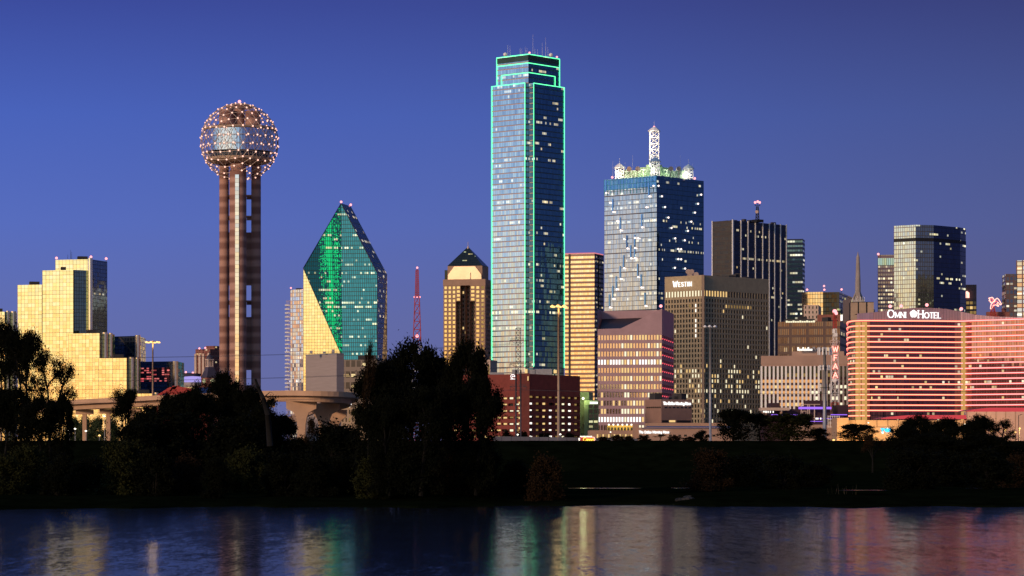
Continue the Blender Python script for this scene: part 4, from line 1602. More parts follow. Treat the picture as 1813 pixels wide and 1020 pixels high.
for s_ in range(7):
    for a_, b_ in ((pts[3], pts[0]), (pts[0], pts[1])):
        p = a_.lerp(b_, .2 + s_ * .1).lerp(cc, .22)
        p2 = a_.lerp(b_, .3 + s_ * .1).lerp(cc, .22)
        q.bar(v3(p, zr), v3(p, zr + 6.5), .2)
        q.bar(v3(p, zr + 6.5), v3(p2, zr + 6.5), .2)
        q.bar(v3(p, zr), v3(p2, zr + 6.5), .15)
for px, h in ((1107, 8), (1120, 14), (1085, 9), (1205, 14), (1226, 7), (1196, 6)):
    antenna(q, (XY(px, D + 12).x, D + 12, zr), h + 4, .12)
q.build('roof_frame', M['white_steel'], xt)
beacon(xt, W(1084, 314, D + 28), 1.0)
beacon(xt, W(1230, 316, D + 28), 1.0)

# ------------------------------------------------------------------ wedge roofed office block
D = 1380
A3 = 9
pts = two_face(1058, 1172, 1193, D, A3)
wd = thing('wedge_roofed_office', 'mauve stone office with a dark slanted notch in its roof', 'building', centre(pts))
z0_, zA = GZ, Z(596, D)
zB = Z(546.5, D)
q = MB()
ops = punched(q, pts[3], pts[0], GZ, Z(590, D), 22, 14, .66, .60, .45)
rops = punched(q, pts[0], pts[1], GZ, Z(590, D), 6, 14, .72, .60, .45)
q.wall(pts[1], pts[2], GZ, zB)
q.wall(pts[2], pts[3], GZ, zB)
q.wall(pts[0], pts[1], Z(590, D), zB)
fr = lambda s_: pts[3].lerp(pts[0], s_)
P3 = lambda s_, py, bk_=0.0: Vector((*(fr(s_) + (pts[1] - pts[0]).normalized() * bk_), Z(py, D)))
q.face([P3(0, 590), P3(.36, 590), P3(.36, 581), P3(0, 582)])
q.face([P3(.36, 590), P3(1, 590), P3(1, 546.5), P3(.36, 581)])
# sloping shelf and high rear wall
bd = (pts[1] - pts[0]).length
rb_ = min(14.0, bd * .9)
q.face([P3(0, 562, rb_), P3(.80, 560, rb_), P3(1, 546.5, 0), P3(.96, 546.5, rb_), P3(.0, 548, rb_)])
q.face([P3(0, 582), P3(0, 548, rb_), P3(0, 562, rb_)])
q.face([P3(0, 548, rb_), P3(.96, 546.5, rb_), (*pts[2], zB), (*pts[3].lerp(pts[2], .98), Z(548, D))])
q.face([(*pts[2], zB), P3(.96, 546.5, rb_), P3(1, 546.5), (*pts[1], zB)])
q.build('wall', [M['mauve_stone']], wd)
q = MB()
q.face([P3(0.02, 582, .1), P3(.36, 581, .1), P3(.80, 560.5, rb_ - .2), P3(0.02, 562, rb_ - .2)])
q.face([P3(.36, 581, .1), P3(1, 546.5, .1), P3(.80, 560.5, rb_ - .2)])
q.build('roof_glazing', plain('black_roof_glass', (.010, .010, .016), .4, .1), wd)
rr = random.Random(21)
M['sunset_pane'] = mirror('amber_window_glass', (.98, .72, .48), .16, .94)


def pick_w(r, c):
    row = 13 - r
    k = rr.random()
    if row in (3, 10, 12) and k < .75:
        return 'lit_white'
    if row in (9, 11) and c > 7 and k < .6:
        return 'lit_pale'
    if c < 7:
        return 'sunset_pane' if k < .9 else 'lit_warm'
    return 'sunset_pane' if k < .42 else ('lit_warm' if k < .86 else 'lit_pale')


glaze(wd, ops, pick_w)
glaze(wd, rops, lambda r, c: 'dark_glass')
q = MB()
tw = (pts[1] - pts[0]).normalized(); nw = Vector((tw.y, -tw.x))
for r in range(3, 14):
    zr_ = GZ + (Z(590, D) - GZ) / 14 * (r + .32)
    for k in range(6):
        p = pts[0] + tw * bd * (k + .15) / 6 + nw * -.35
        p2 = pts[0] + tw * bd * (k + .8) / 6 + nw * -.35
        q.bar(v3(p, zr_ + .4), v3((p + p2) / 2, zr_), .3)
        q.bar(v3((p + p2) / 2, zr_), v3(p2, zr_ + .35), .3)
q.build('painted_red_reflection', emit('painted_red_reflection', (1, .10, .14), 1.2), wd)  # red band reflections in the side glass, built as glowing bars
beacon(wd, W(1170, 542, D + 2), .8)

# ------------------------------------------------------------------ square windowed hotel with white lettering
D = 1800
A4 = 45
pts = two_face(1177, 1244.5, 1360.5, D, A4)
ws = thing('square_windowed_hotel', 'brown concrete hotel block with a grid of square windows and white rooftop lettering', 'hotel', centre(pts))
ztop, zlit0, zg = Z(487, D), Z(527, D), Z(750, D)
q = MB()
NR = 25
fd = .55
ops = punched(q, pts[3], pts[0], zg, zlit0, 13, NR, .56, .66, fd)
ropsW = punched(q, pts[0], pts[1], zg, zlit0, 24, NR, .56, .66, fd)
litl = punched(q, pts[3], pts[0], zlit0, Z(511, D), 13, 1, .62, .62, fd)
litr = punched(q, pts[0], pts[1], zlit0, Z(511, D), 24, 1, .62, .62, fd)
for a_, b_ in ((pts[3], pts[0]), (pts[0], pts[1])):
    q.wall(a_, b_, GZ, zg)
    q.wall(a_, b_, Z(511, D), ztop)
q.wall(pts[1], pts[2], GZ, ztop)
q.wall(pts[2], pts[3], GZ, ztop)
q.face([(p.x, p.y, ztop - 1.2) for p in pts], 1)
q.build('wall', [M['olive_stone'], M['roof']], ws)
q = MB()
q.box((pts[0].x, pts[0].y, GZ), (1.7, 1.7, ztop - GZ), R(0))
q.build('corner_pier', plain('pale_pier', (.34, .25, .18), .8, .1), ws)
rr = random.Random(33)
rows_lit = {10: .25, 9: .5, 8: .8, 7: .55, 5: .78, 6: .5, 3: .28, 12: .10, 1: .25}


def pick_ws(left):
    def f(r, c):
        py_row = r
        if left and c == 10 and r in (23, 22, 20, 19, 18, 17):
            return 'lit_white'
        if left and r == 23 and rr.random() < .3:
            return 'lit_dim'
        if not left and r == 23 and 8 <= c <= 17:
            return 'lit_dim' if rr.random() < .8 else 'lit_warm'
        base = {11: .25, 10: .85 if left else .35, 9: .4, 8: .45, 7: .55, 6: .92, 5: .25, 4: .3, 3: .12, 2: .3, 1: .18, 0: .2}.get(r, .015)
        seg = math.sin(c * .55 + r * 2.1 + (1 if left else 0)) * .5 + .5
        return ('lit_pale' if rr.random() < .7 else 'lit_warm') if rr.random() < base * (.35 + .9 * seg) else 'dark_glass'
    return f


glaze(ws, litl, lambda r, c: 'lit_pale')
glaze(ws, litr, lambda r, c: 'lit_warm' if c < 9 else 'dark_glass')
glaze(ws, ops, pick_ws(True), most=45)
glaze(ws, ropsW, pick_ws(False), most=45)
d_ = (pts[0] - pts[3]).normalized()
n_ = Vector((d_.y, -d_.x))
q = MB()
o_ = v3(on_line(pts[3] + n_ * .4, d_, 1192), Z(505.5, D))
letters(q, 'WESTIN', o_, d_.to_3d(), (0, 0, 1), n_.to_3d(), 2.75, .14, .3, [1.35, 1, 1, 1, 1, 1], 0, True)
q.build('rooftop_lettering', M['sign_white'], ws)
q = MB()
rooftop(q, pts, ztop - 1.2, 16, 0, 4.5, 8)
q.build('roof_plant', M['roof'], ws)
for px, py in ((1219, 481), (1225, 481), (1222, 487), (1233, 486)):
    q = MB()
    c = W(px, py, D + 14)
    q.bar(c, c + Vector((-.3, 1.2, 0)), 1.6, 0, 14)
    q.bar((c.x, c.y + 1, ztop - 1.2), c + Vector((0, 1, 0)), .2)
    q.build('dish_antenna', M['cream_stone'], ws)

# ------------------------------------------------------------------ black tower with white fins
D = 2200
A5 = 43
pts = two_face(1260.5, 1297, 1393, D, A5)
bk = thing('black_finned_tower', 'black glass tower with thin white vertical fins', 'skyscraper', centre(pts))
M['black_glass'] = facade('black_tower_glass', (.045, .055, .07), (.012, .012, .014), .9, .07, .12, .1, None, None, .66, .5, 1.0, jit=.01)
M['bronze_fac'] = facade('bronze_balcony_glass', (.08, .07, .06), (.05, .04, .035), .6, .2, .2, .35, None, None, 2, jit=.02)
z1 = Z(390, D)
q = MB()
q.prism(pts, GZ, z1, [0, 0, 0, 1], 2, 1.6, 3.7)
rooftop(q, pts, z1, 6, 2, 3, 9)
q.build('facade', [M['black_glass'], M['bronze_fac'], M['roof']], bk)
tr = (pts[1] - pts[0]).normalized(); nr = Vector((tr.y, -tr.x))
for px in (1297.6, 1312, 1324.5, 1337.5, 1350.5, 1362, 1371.5, 1382, 1392.4):
    p = on_line(pts[0] + nr * .3, tr, px)
    q = MB()
    q.box((p.x, p.y, GZ), (.75 if px > 1298 else 1.5, .8, z1 - GZ + .5), R(90 - A5))
    q.build('fin', M['white_steel'], bk)
p = pts[3] + (pts[0] - pts[3]).normalized() * .5
q = MB(); q.box((p.x, p.y, GZ), (.8, 1.0, z1 - GZ + .5), R(-A5)); q.build('fin', M['white_steel'], bk)
cc = sum(pts, Vector((0, 0))) / 4
q = MB()
c = XY(1341, D + 20)
q.box((c.x, c.y, z1), (7, 7, 2), .6)
lattice(q, c.x, c.y, z1 + 2, Z(362, D), 2.6, 1.6, 5, .3)
q.bar((c.x - 2.2, c.y, Z(360, D)), (c.x + 2.2, c.y, Z(360, D)), .3)
q.build('mast', M['black'], bk)
for px in (1337, 1341.5, 1345):
    beacon(bk, W(px, 357 if px == 1341.5 else 358.5, D + 20), 1.0)
q = MB(); c = W(1340, 375, D + 18); q.bar(c, c + Vector((0, 1, 0)), 1.3, 0, 14); q.build('dish_antenna', M['cream_stone'], bk)

# ------------------------------------------------------------------ grey banded tower behind it
D = 2420
pts = two_face(1380, 1421, 1425, D, 12)
gt = thing('grey_banded_tower', 'grey office tower with ribbon windows behind the black tower', 'tower', centre(pts))
mgt = facade('ribbon_window_grey', (.16, .28, .32), (.16, .14, .145), .8, .1, .12, .0, None, (.42, 1.01, (.15, .13, .135)), .52, .16, 1.2, (1, .85, .5), (1, 1, .8), .01, .15, (0, .42))
q = MB()
q.prism(pts, GZ, Z(423, D), 0, 1, 2.2, 3.95)
q.build('facade', [mgt, M['roof']], gt)

# ------------------------------------------------------------------ dark mirrored box, cream block, plain blocks, white spire
D = 2300
pts = two_face(1420, 1486, 1509, D, 14)
dm = thing('dark_mirrored_office', 'dark mirror glass box with one end tinted as if catching gold light', 'building', centre(pts))
mdm = facade('dark_mirror_office', (.06, .055, .05), (.015, .015, .015), .9, .08, .1, .15, None, None, .60, .5, 1.0, (1, .85, .2), (.95, 1, .4), .02, .4)
mgm = facade('gold_painted_office', (.98, .78, .50), (.3, .18, .10), .95, .1, .12, .1, None, None, 2, jit=.01)  # gold light on this end is put into the glass tint
z1 = Z(517, D)
q = MB()
q.prism(pts, GZ, z1, 0, 1, 2.2, 3.6)
q.build('facade', [mdm, M['roof']], dm)
d_ = (pts[0] - pts[3]).normalized(); n_ = Vector((d_.y, -d_.x))
q = MB()
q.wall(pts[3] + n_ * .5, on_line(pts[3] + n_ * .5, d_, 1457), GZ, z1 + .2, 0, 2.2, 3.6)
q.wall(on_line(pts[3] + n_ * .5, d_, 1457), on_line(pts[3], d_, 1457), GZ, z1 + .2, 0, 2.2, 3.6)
q.build('gold_light_tinted_bay', [mgm], dm)
for px, py in ((1429, 513), (1459.5, 513), (1459, 506.5), (1490, 512.5)):
    beacon(dm, W(px, py, D + 6), .9)
D = 2150
pts = two_face(1423, 1449, 1454, D, 10)
cs = thing('cream_office_block', 'small cream office block below the dark mirror box', 'building', centre(pts))
q = MB()
ops = punched(q, pts[3], pts[0], Z(600, D), Z(540, D), 4, 7, .34, .55, .4)
q.wall(pts[3], pts[0], GZ, Z(600, D))
q.wall(pts[0], pts[1], GZ, Z(540, D)); q.wall(pts[1], pts[2], GZ, Z(540, D)); q.wall(pts[2], pts[3], GZ, Z(540, D))
q.face([(p.x, p.y, Z(540, D)) for p in pts])
q.build('wall', M['cream_stone'], cs)
glaze(cs, ops, lambda r, c: 'dark_glass')
D = 1900
pts = two_face(1493, 1507, 1512, D, 6)
gb = thing('grey_plain_block', 'plain grey rooftop block between the dark box and the curved hotel', 'building', centre(pts))
q = MB()
q.prism(pts, GZ, Z(531, D), 0, 1)
q.build('wall', [plain('grey_stucco', (.15, .12, .125), .8, .1), M['roof']], gb)
pts = two_face(1506, 1547, 1556, D - 20, 4)
tb = thing('tan_panel_block', 'tan panelled block with black joints behind the curved hotel', 'building', centre(pts))
q = MB()
q.prism(pts, GZ, Z(534.5, D - 20), 0, 1)
q.build('wall', [M['black'], M['roof']], tb)
for a_, b_ in ((1506, 1518.6), (1521, 1533.2), (1536, 1547)):
    d_ = (pts[0] - pts[3]).normalized(); n_ = Vector((d_.y, -d_.x)) * .3
    A, B = on_line(pts[3] + n_, d_, a_), on_line(pts[3] + n_, d_, b_)
    q = MB(); q.obox(v3(A, GZ), (B - A).to_3d(), (-n_).to_3d(), (0, 0, Z(535.5, D - 20) - GZ))
    q.build('panel', M['tan_concrete'], tb)
q = MB()
rr = random.Random(4)
for k in range(14):
    px = 1508 + k * 1.7
    c = W(px, 534, D - 6)
    q.bar((c.x, c.y, Z(535, D)), (c.x + rr.uniform(-1, 1), c.y, c.z + rr.uniform(1.5, 4)), .15)
q.build('roof_frame', M['white_steel'], tb)
D = 2400
x = XY(1519, D).x
sp_ = thing('slender_spire', 'slender pale concrete spire on splayed legs', 'spire', (x, D, GZ))
q = MB()
q.lathe(x, D, [(2.6, Z(545, D)), (2.3, Z(500, D)), (1.4, Z(455, D)), (.5, Z(450, D)), (.2, Z(446, D)), (0, Z(446, D))], 10)
for an in (20, 110, 200, 290):
    q.bar((x + 9 * math.cos(R(an)), D + 9 * math.sin(R(an)), Z(550, D)), (x, D, Z(510, D)), 1.3, 0, 6, .8)
q.box((x, D, GZ), (26, 26, Z(549, D) - GZ))
q.build('shaft', M['concrete'], sp_)

# ------------------------------------------------------------------ right hand towers
D = 2520
pts = two_face(1554, 1584, 1600, D, 10)
bw = thing('banded_office_tower', 'pink banded office tower half hidden by the faceted glass tower', 'tower', centre(pts))
mbw = facade('pink_banded', (.30, .26, .26), (.26, .17, .18), .8, .1, .25, .0, None, (.5, 1.01, (.26, .17, .18)), .47, .4, 1.2, (1, .80, .42), (1, .95, .7), .01, .2, (0, .5))
q = MB()
q.prism(pts, GZ, Z(451, D), 0, 1, 2.2, 3.6)
q.wall(pts[3] + Vector((-.1, -.3)), pts[0] + Vector((0, -.3)), Z(470, D), Z(457, D), 2, 2.0, 7)
q.build('facade', [mbw, M['roof'], facade('teal_crown_glass', (.5, .72, .68), (.1, .1, .1), .9, .08, .2, .05, th=2)], bw)
beacon(bw, W(1555, 450, D), 1.1)
D = 2150
fx = thing('faceted_glass_tower', 'faceted silver and black glass tower above the curved hotel', 'skyscraper', (XY(1645, D).x, D + 20, GZ))
a_ = 38
P0 = XY(1621, D)
P1 = on_line(P0, (math.cos(R(-a_)) * -1, math.sin(R(a_))), 1582.5)
P2 = on_line(P0, (math.cos(R(14)), math.sin(R(14))), 1653)
P3_ = on_line(P2, (math.cos(R(44)), math.sin(R(44))), 1700)
P4 = on_line(P3_, (math.cos(R(62)), math.sin(R(62))), 1710)
fp = [P1, P0, P2, P3_, P4, P4 + Vector((-6, 14)), P1 + Vector((5, 30))]
mA = facade('silver_facet_glass', (.74, .80, .78), (.20, .13, .12), .93, .07, .2, .14, None, None, .68, .4, .9, (1, .85, .4), (1, 1, .75), .008, .3)
mB = facade('olive_facet_glass', (.38, .44, .36), (.05, .05, .05), .9, .07, .2, .16, ((5, .25), (0, 0)), None, .60, .4, 1.0, (1, .82, .35), (1, 1, .7), .012, .3)
mC = facade('ink_facet_glass', (.05, .065, .11), (.012, .014, .02), .9, .07, .1, .08, None, None, .58, .28, 1.15, (1, .85, .4), (1, 1, .75), .01, .3)
z1 = Z(398, D)
q = MB()
q.prism(fp, GZ, z1, [0, 1, 2, 2, 2, 2, 2], 3, 1.9, 3.4)
q.build('facade', [mA, mB, mC, M['roof']], fx)
q = MB()
for i in range(4):
    A, B = fp[i], fp[i + 1]
    d_ = (B - A).normalized(); n_ = Vector((d_.y, -d_.x)) * .25
    q.wall(A + n_, B + n_, Z(427, D), Z(421, D))
q.build('plant_floor_band', M['black'], fx)
D = 2200
pts = two_face(1704, 1729, 1736, D, 8)
sn = thing('small_office_with_sign', 'small grey office with a glowing red letter near its roof', 'building', centre(pts))
q = MB()
ops = punched(q, pts[3], pts[0], Z(600, D), Z(532, D), 4, 8, .8, .6, .4)
for a_, b_, zt2 in ((0, 1, 504), (1, 2, 504), (2, 3, 504)):
    q.wall(pts[a_], pts[b_], GZ, Z(zt2, D))
q.wall(pts[3], pts[0], Z(532, D), Z(504, D)); q.wall(pts[3], pts[0], GZ, Z(600, D))
q.face([(p.x, p.y, Z(504, D)) for p in pts])
q.build('wall', [plain('grey_cladding', (.13, .10, .11), .7, .15)], sn)
rr = random.Random(2)
glaze(sn, ops, lambda r, c: rr.choice(['lit_warm', 'lit_dim', 'dark_glass', 'dark_glass']))
q = MB()
c = W(1708.5, 526.5, D - 2)
letters(q, 'n', c, (1, 0, 0), (0, 0, 1), (0, -1, 0), 6.0, .3, .1)
q.build('sign_letter', M['sign_hot'], sn)
# red neon winged horse on a derrick
D = 2000
x = XY(1760, D).x
pg = thing('neon_winged_horse_sign', 'red neon winged horse sign on a steel derrick', 'sign', (x, D, GZ))
q = MB()
lattice(q, XY(1758, D).x, D, Z(560, D), Z(543, D), 4.2, 1.6, 4, .22)
q.box((XY(1758, D).x, D, GZ), (8, 8, Z(560, D) - GZ))
q.build('derrick', M['red_steel'], pg)
S = lambda px, py: W(px, py, D - .5)
body = [(1768, 530), (1773, 538.5), (1771, 540), (1766.5, 535), (1765, 539), (1768.5, 541.5), (1767.5, 542.5), (1762.5, 539.5), (1758, 541.5), (1755.5, 547), (1753.5, 546.5), (1754.5, 540), (1757.5, 535.5), (1761, 532), (1765, 528)]
wing = [(1762, 533), (1757, 526.5), (1750.5, 528), (1752.5, 530), (1751, 532.5), (1754, 533.5), (1753.5, 536), (1757, 536)]
for nm, poly in (('horse_outline', body), ('wing_outline', wing)):
    q = MB()
    pp = [S(*p) for p in poly]
    cen = sum(pp, Vector((0, 0, 0))) / len(pp)
    q.path(pp + [pp[0]], .3, 0, 6)
    q.path([p.lerp(cen, .45) for p in pp] + [pp[0].lerp(cen, .45)], .22, 1, 6)
    q.build(nm, [M['sign_hot'], M['sign_red']], pg)
D = 2010
tk = thing('roof_water_tank', 'small round roof tank on legs beside the neon horse', 'water tank', tuple(W(1777, 560, D)))
q = MB()
c = XY(1777, D)
q.lathe(c.x, c.y, [(1.6, Z(553, D)), (1.6, Z(548, D)), (1.9, Z(547.6, D)), (0, Z(544, D))], 14)
for an in range(6):
    q.bar((c.x + 1.5 * math.cos(an), c.y + 1.5 * math.sin(an), Z(562, D)), (c.x + 1.4 * math.cos(an), c.y + 1.4 * math.sin(an), Z(553, D)), .18)
q.box((c.x - 4, c.y + 2, Z(562, D)), (16, 6, 4))
q.build('tank', M['brown_brick'], tk)
D = 2050
er = thing('gridded_apartment_tower', 'brown gridded tower at the right edge with large lit windows', 'tower', (XY(1800, D).x, D, GZ))
mge = facade('brown_grid', (.10, .10, .13), (.12, .065, .06), .7, .1, .3, .22, None, None, .53, .9, 1.0, (1, .75, .35), (1, .95, .75), .03, .25)
mgf = facade('white_grid', (.75, .78, .82), (.16, .08, .08), .85, .08, .2, .2, None, None, .52, .9, 1.0, (1, .8, .5), (1, .97, .85), .03, .25)
q = MB()
q.prism(two_face(1780, 1800, 1820, D, 5), GZ, Z(485, D), 0, 2, 2.6, 3.3)
q.build('lower_block', [mge, mgf, M['roof']], er)
q = MB()
q.prism(two_face(1799, 1840, 1850, D - 3, 14), GZ, Z(461, D), [0, 0, 0, 1], 2, 4.2, 3.1)
q.build('upper_block', [mge, mgf, M['roof']], er)
# ------------------------------------------------------------------ curved hotel with red light bands
om = thing('curved_hotel', 'wide curved hotel ringed by glowing red bands with white lettering on its crown', 'hotel', (XY(1660, 1430).x, 1430, GZ))
cp_ = [(1502, 1475), (1500.8, 1452), (1502, 1438), (1506, 1428), (1513, 1421.5), (1523, 1418), (1540, 1417.5), (1600, 1419.5), (1650, 1422), (1690, 1425), (1700, 1425), (1709, 1423.5), (1720, 1419), (1760, 1411), (1813, 1400), (1870, 1388)]
op = [XY(*c) for c in cp_]
ztop = Z(568, 1420)
FH = (Z(568, 1420) - Z(736, 1420)) / 18
mo = facade('maroon_hotel_glass', (.25, .11, .11), (.07, .035, .035), .88, .08, .12, .1, ((5, .5), (0, 0)), None, .60, .9, 1.2, (1, .75, .25), (1, .95, .7), .012, .45, (.15, .6))
mor = facade('glow_tinted_hotel_glass', (.60, .33, .29), (.16, .07, .06), .9, .08, .12, .1, ((4, .3), (0, 0)), None, .60, .9, 1.2, (1, .75, .25), (1, .95, .7), .012, .45, (.15, .6))  # same hotel glass with the orange afterglow put into its tint
mpier = emit('painted_gold_glow', (1.0, .55, .17), .62)  # floodlit gold put into the piers as their own glow
q = MB()
lens = 0.0
u0 = 0
for i in range(len(op) - 1):
    a_, b_ = op[i], op[i + 1]
    mi = 1 if cp_[i][0] >= 1709 else 0
    n_ = max(1, round((b_ - a_).length / 1.4))
    q.face([v3(a_, GZ), v3(b_, GZ), v3(b_, ztop), v3(a_, ztop)], mi,
           [(u0, (GZ - ztop) / FH + 40), (u0 + n_, (GZ - ztop) / FH + 40), (u0 + n_, 40), (u0, 40)], False)
    u0 += n_
bk_ = [Vector((p.x + 4, p.y + 26)) for p in op]
q.face([v3(p, ztop) for p in op] + [v3(p, ztop) for p in reversed(bk_)], 2)
q.wall(bk_[0], op[0], GZ, ztop, 0)
q.wall(op[-1], bk_[-1], GZ, ztop, 0)
for i in range(len(bk_) - 1):
    q.wall(bk_[i + 1], bk_[i], GZ, ztop, 0)
q.build('glass_wall', [mo, mor, M['roof']], om)


def offset_line(pl, d, i0=0, i1=None):
    out = []
    i1 = len(pl) if i1 is None else i1
    for i in range(i0, i1):
        t_ = (pl[min(i + 1, len(pl) - 1)] - pl[max(i - 1, 0)]).normalized()
        out.append(Vector((pl[i].x + t_.y * d, pl[i].y - t_.x * d)))
    return out


def ribbon(mb, line, z, h, d, mi):
    """flat bar of height h and depth d following a plan line"""
    for a_, b_ in zip(line[:-1], line[1:]):
        t_ = (b_ - a_).normalized()
        n_ = Vector((t_.y, -t_.x)) * d
        mb.obox(v3(a_ - n_, z), (b_ - a_).to_3d() * 1.002, n_.to_3d(), (0, 0, h), mi)


ML = [emit('red_led_edge', (1.0, .13, .12), 1.9), emit('amber_led_core', (1.0, .56, .28), 2.1), emit('pink_led_core', (1.0, .50, .47), 2.0), M['cream_stone']]
for k in range(19):
    z = ztop - FH * k
    i1 = len(op) if k < 18 else 12
    if k == 18:
        i1 = 7
    if k == 17:
        i1 = 12
    ln = offset_line(op, .65, 0, i1)
    sp_i = 10
    q = MB()
    ribbon(q, ln, z - .42, .24, .5, 0)
    ribbon(q, ln, z + .08, .24, .5, 0)
    ribbon(q, [p + (ln[1] - ln[0]).normalized() * 0 for p in ln[:sp_i + 1]], z - .18, .26, .56, 1)
    if i1 > sp_i + 1:
        ribbon(q, ln[sp_i:], z - .18, .26, .56, 2)
    q.build('light_band', ML, om)
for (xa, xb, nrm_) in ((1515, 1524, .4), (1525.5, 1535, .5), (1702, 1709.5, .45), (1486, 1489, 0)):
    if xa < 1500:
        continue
    # slender stone piers before the glass; their floodlit look is emission
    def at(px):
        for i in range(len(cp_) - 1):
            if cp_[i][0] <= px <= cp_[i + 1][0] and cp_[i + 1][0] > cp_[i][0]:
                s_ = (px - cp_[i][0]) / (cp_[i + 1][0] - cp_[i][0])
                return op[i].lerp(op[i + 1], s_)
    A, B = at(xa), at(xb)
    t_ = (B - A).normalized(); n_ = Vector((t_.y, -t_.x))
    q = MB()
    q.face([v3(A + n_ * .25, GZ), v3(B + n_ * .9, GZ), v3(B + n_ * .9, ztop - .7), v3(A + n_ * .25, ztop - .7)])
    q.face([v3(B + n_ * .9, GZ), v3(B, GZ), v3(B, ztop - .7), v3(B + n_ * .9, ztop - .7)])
    q.build('glow_painted_pier', [mpier], om)
# crown of standing seam panels with an arched top
mcr = facade('standing_seam_crown', (.46, .31, .34), (.14, .09, .10), .3, .5, .1, .0, None, None, 2, jit=.05)
tops = [(1520, 556), (1545, 553), (1580, 548.5), (1615, 545.3), (1645, 545), (1675, 547), (1700, 551.5), (1725, 557), (1760, 560.5), (1813, 562), (1870, 562.5)]
q = MB()
u0 = 0
cl_ = []
for px, py in tops:
    for i in range(5, len(cp_) - 1):
        if cp_[i][0] <= px <= cp_[i + 1][0]:
            s_ = (px - cp_[i][0]) / (cp_[i + 1][0] - cp_[i][0])
            p = op[i].lerp(op[i + 1], s_) + Vector((.6, 3.0))
            cl_.append((p, Z(py, p.y)))
            break
cl_ = [(XY(1517, 1440), Z(555.5, 1440))] + cl_
for (a_, za), (b_, zb2) in zip(cl_[:-1], cl_[1:]):
    n_ = max(1, round((b_ - a_).length / 1.5))
    q.face([v3(a_, ztop + .05), v3(b_, ztop + .05), v3(b_, zb2), v3(a_, za)], 0, [(u0, .2), (u0 + n_, .2), (u0 + n_, .8), (u0, .8)])
    q.face([v3(a_, za), v3(b_, zb2), v3(b_ + Vector((.5, 16)), zb2), v3(a_ + Vector((.5, 16)), za)], 1)
    u0 += n_
q.build('crown', [mcr, M['roof']], om)
# lettering on the crown
A, B = XY(1571, 1422), XY(1671, 1426)
d_ = (B - A).normalized(); n_ = Vector((d_.y, -d_.x))
o_ = v3(A - n_ * -.3, Z(562, 1420))
q = MB()
S1 = 2.8
x1 = letters(q, 'OMNI', o_, d_.to_3d(), (0, 0, 1), n_.to_3d(), S1, .14, .11, [1.38, 1, 1, 1], 0, True)
fx_ = 0
e0 = on_line(A, d_, 1617)
q.build('crown_lettering', M['sign_white'], om)
q = MB()
o2_ = v3(on_line(A, d_, 1624.5) + n_ * .3, Z(562.5, 1420))
letters(q, 'HOTEL', o2_, d_.to_3d(), (0, 0, 1), n_.to_3d(), S1, .14, .11, [1.38, 1, 1, 1, 1], 0, True)
q.build('crown_lettering', M['sign_white'], om)
q = MB()
c = v3(e0 + n_ * .3, Z(555.2, 1420))
for k in range(5):
    an = math.pi / 2 + k * 2 * math.pi / 5
    pc_ = c + d_.to_3d() * math.cos(an) * .95 + Vector((0, 0, math.sin(an) * .95))
    q.bar(pc_, pc_ + n_.to_3d() * .4, 1.05, 0, 12)
q.bar(c, c + n_.to_3d() * .45, 1.0, 0, 12)
q.build('flower_emblem', M['sign_white'], om)
for px, py in ((1576, 542.5), (1595.5, 542), (1641, 540), (1702, 547)):
    beacon(om, W(px, py, 1432), .9)

# ------------------------------------------------------------------ convention hall walls with red roofs
D = 1210
mwall = plain('tan_wall_panel', (.40, .27, .18), .8, .08, .2)
cv = thing('convention_hall', 'long low tan hall with red lit roof edges in front of the curved hotel', 'building', (XY(1680, D).x, D, GZ))
q = MB()
Aw, Bw = XY(1495, D), XY(1840, D)
q.prism([Aw, Bw, Bw + Vector((0, 60)), Aw + Vector((0, 60))], GZ, Z(744, D), 0, 1)
for k in range(18):
    p = Aw.lerp(Bw, k / 18)
    q.box((p.x, p.y - .1, Z(756, D)), (.16, .25, Z(744, D) - Z(756, D)), 0, 1)
q.wall(Vector((Aw.x, D - .12)), Vector((Bw.x, D - .12)), Z(756.5, D), Z(755.5, D), 1)
q.build('wall', [mwall, plain('dark_joint', (.15, .10, .08), .8)], cv)
mroof = plain('red_roof_sheet', (.55, .07, .08), .5, .1, .1)
mredline = emit('red_lit_roof_edge', (1.0, .10, .12), .62)
q = MB()
for (xa, xb, ya, yb, dd_) in ((1560, 1712, 741, 735, 6), (1711, 1835, 728, 722, 10)):
    n = 12
    pr_ = None
    for k in range(n + 1):
        s_ = k / n
        px = xa + (xb - xa) * s_
        yy = ya - (ya - yb) * min(1, s_ * 3) ** .6
        p0_ = W(px, ya + 1, D - .3 + dd_ * 0)
        p1_ = W(px, yy, D + 2)
        if pr_:
            q.face([pr_[0], p0_, p1_, pr_[1]])
            q.face([pr_[1], p1_, p1_ + Vector((0, 30, 0)), pr_[1] + Vector((0, 30, 0))], 1)
        pr_ = (p0_, p1_)
q.build('roof_edge', [mredline, mroof], cv)
q = MB()
A, B = XY(1712, D - .8), XY(1840, D - .8)
q.wall(A, B, GZ, Z(729, D))
q.wall(A + Vector((0, 8)), A, GZ, Z(729, D))
for k in range(8):
    p = A.lerp(B, k / 7.5)
    q.box((p.x, p.y - .08, GZ), (.14, .2, Z(729, D) - GZ), 0, 1)
q.build('raised_bay', [plain('mauve_wall_panel', (.36, .25, .26), .75, .08, .2), plain('dark_joint', (.15, .10, .08), .8)], cv)
q = MB()
A, B = XY(1482, D - 3), XY(1502, D - 3)
q.prism([A, B, B + Vector((0, 20)), A + Vector((0, 20))], GZ, Z(740, D), 0, 0)
q.build('end_bay', [mwall], cv)
q = MB()
o_ = W(1559.5, 767, D - .6)
letters(q, 'T', o_, (1, 0, 0), (0, 0, 1), (0, -1, 0), 1.9, .25)
s_ = W(1563.5, 763.5, D - .6)
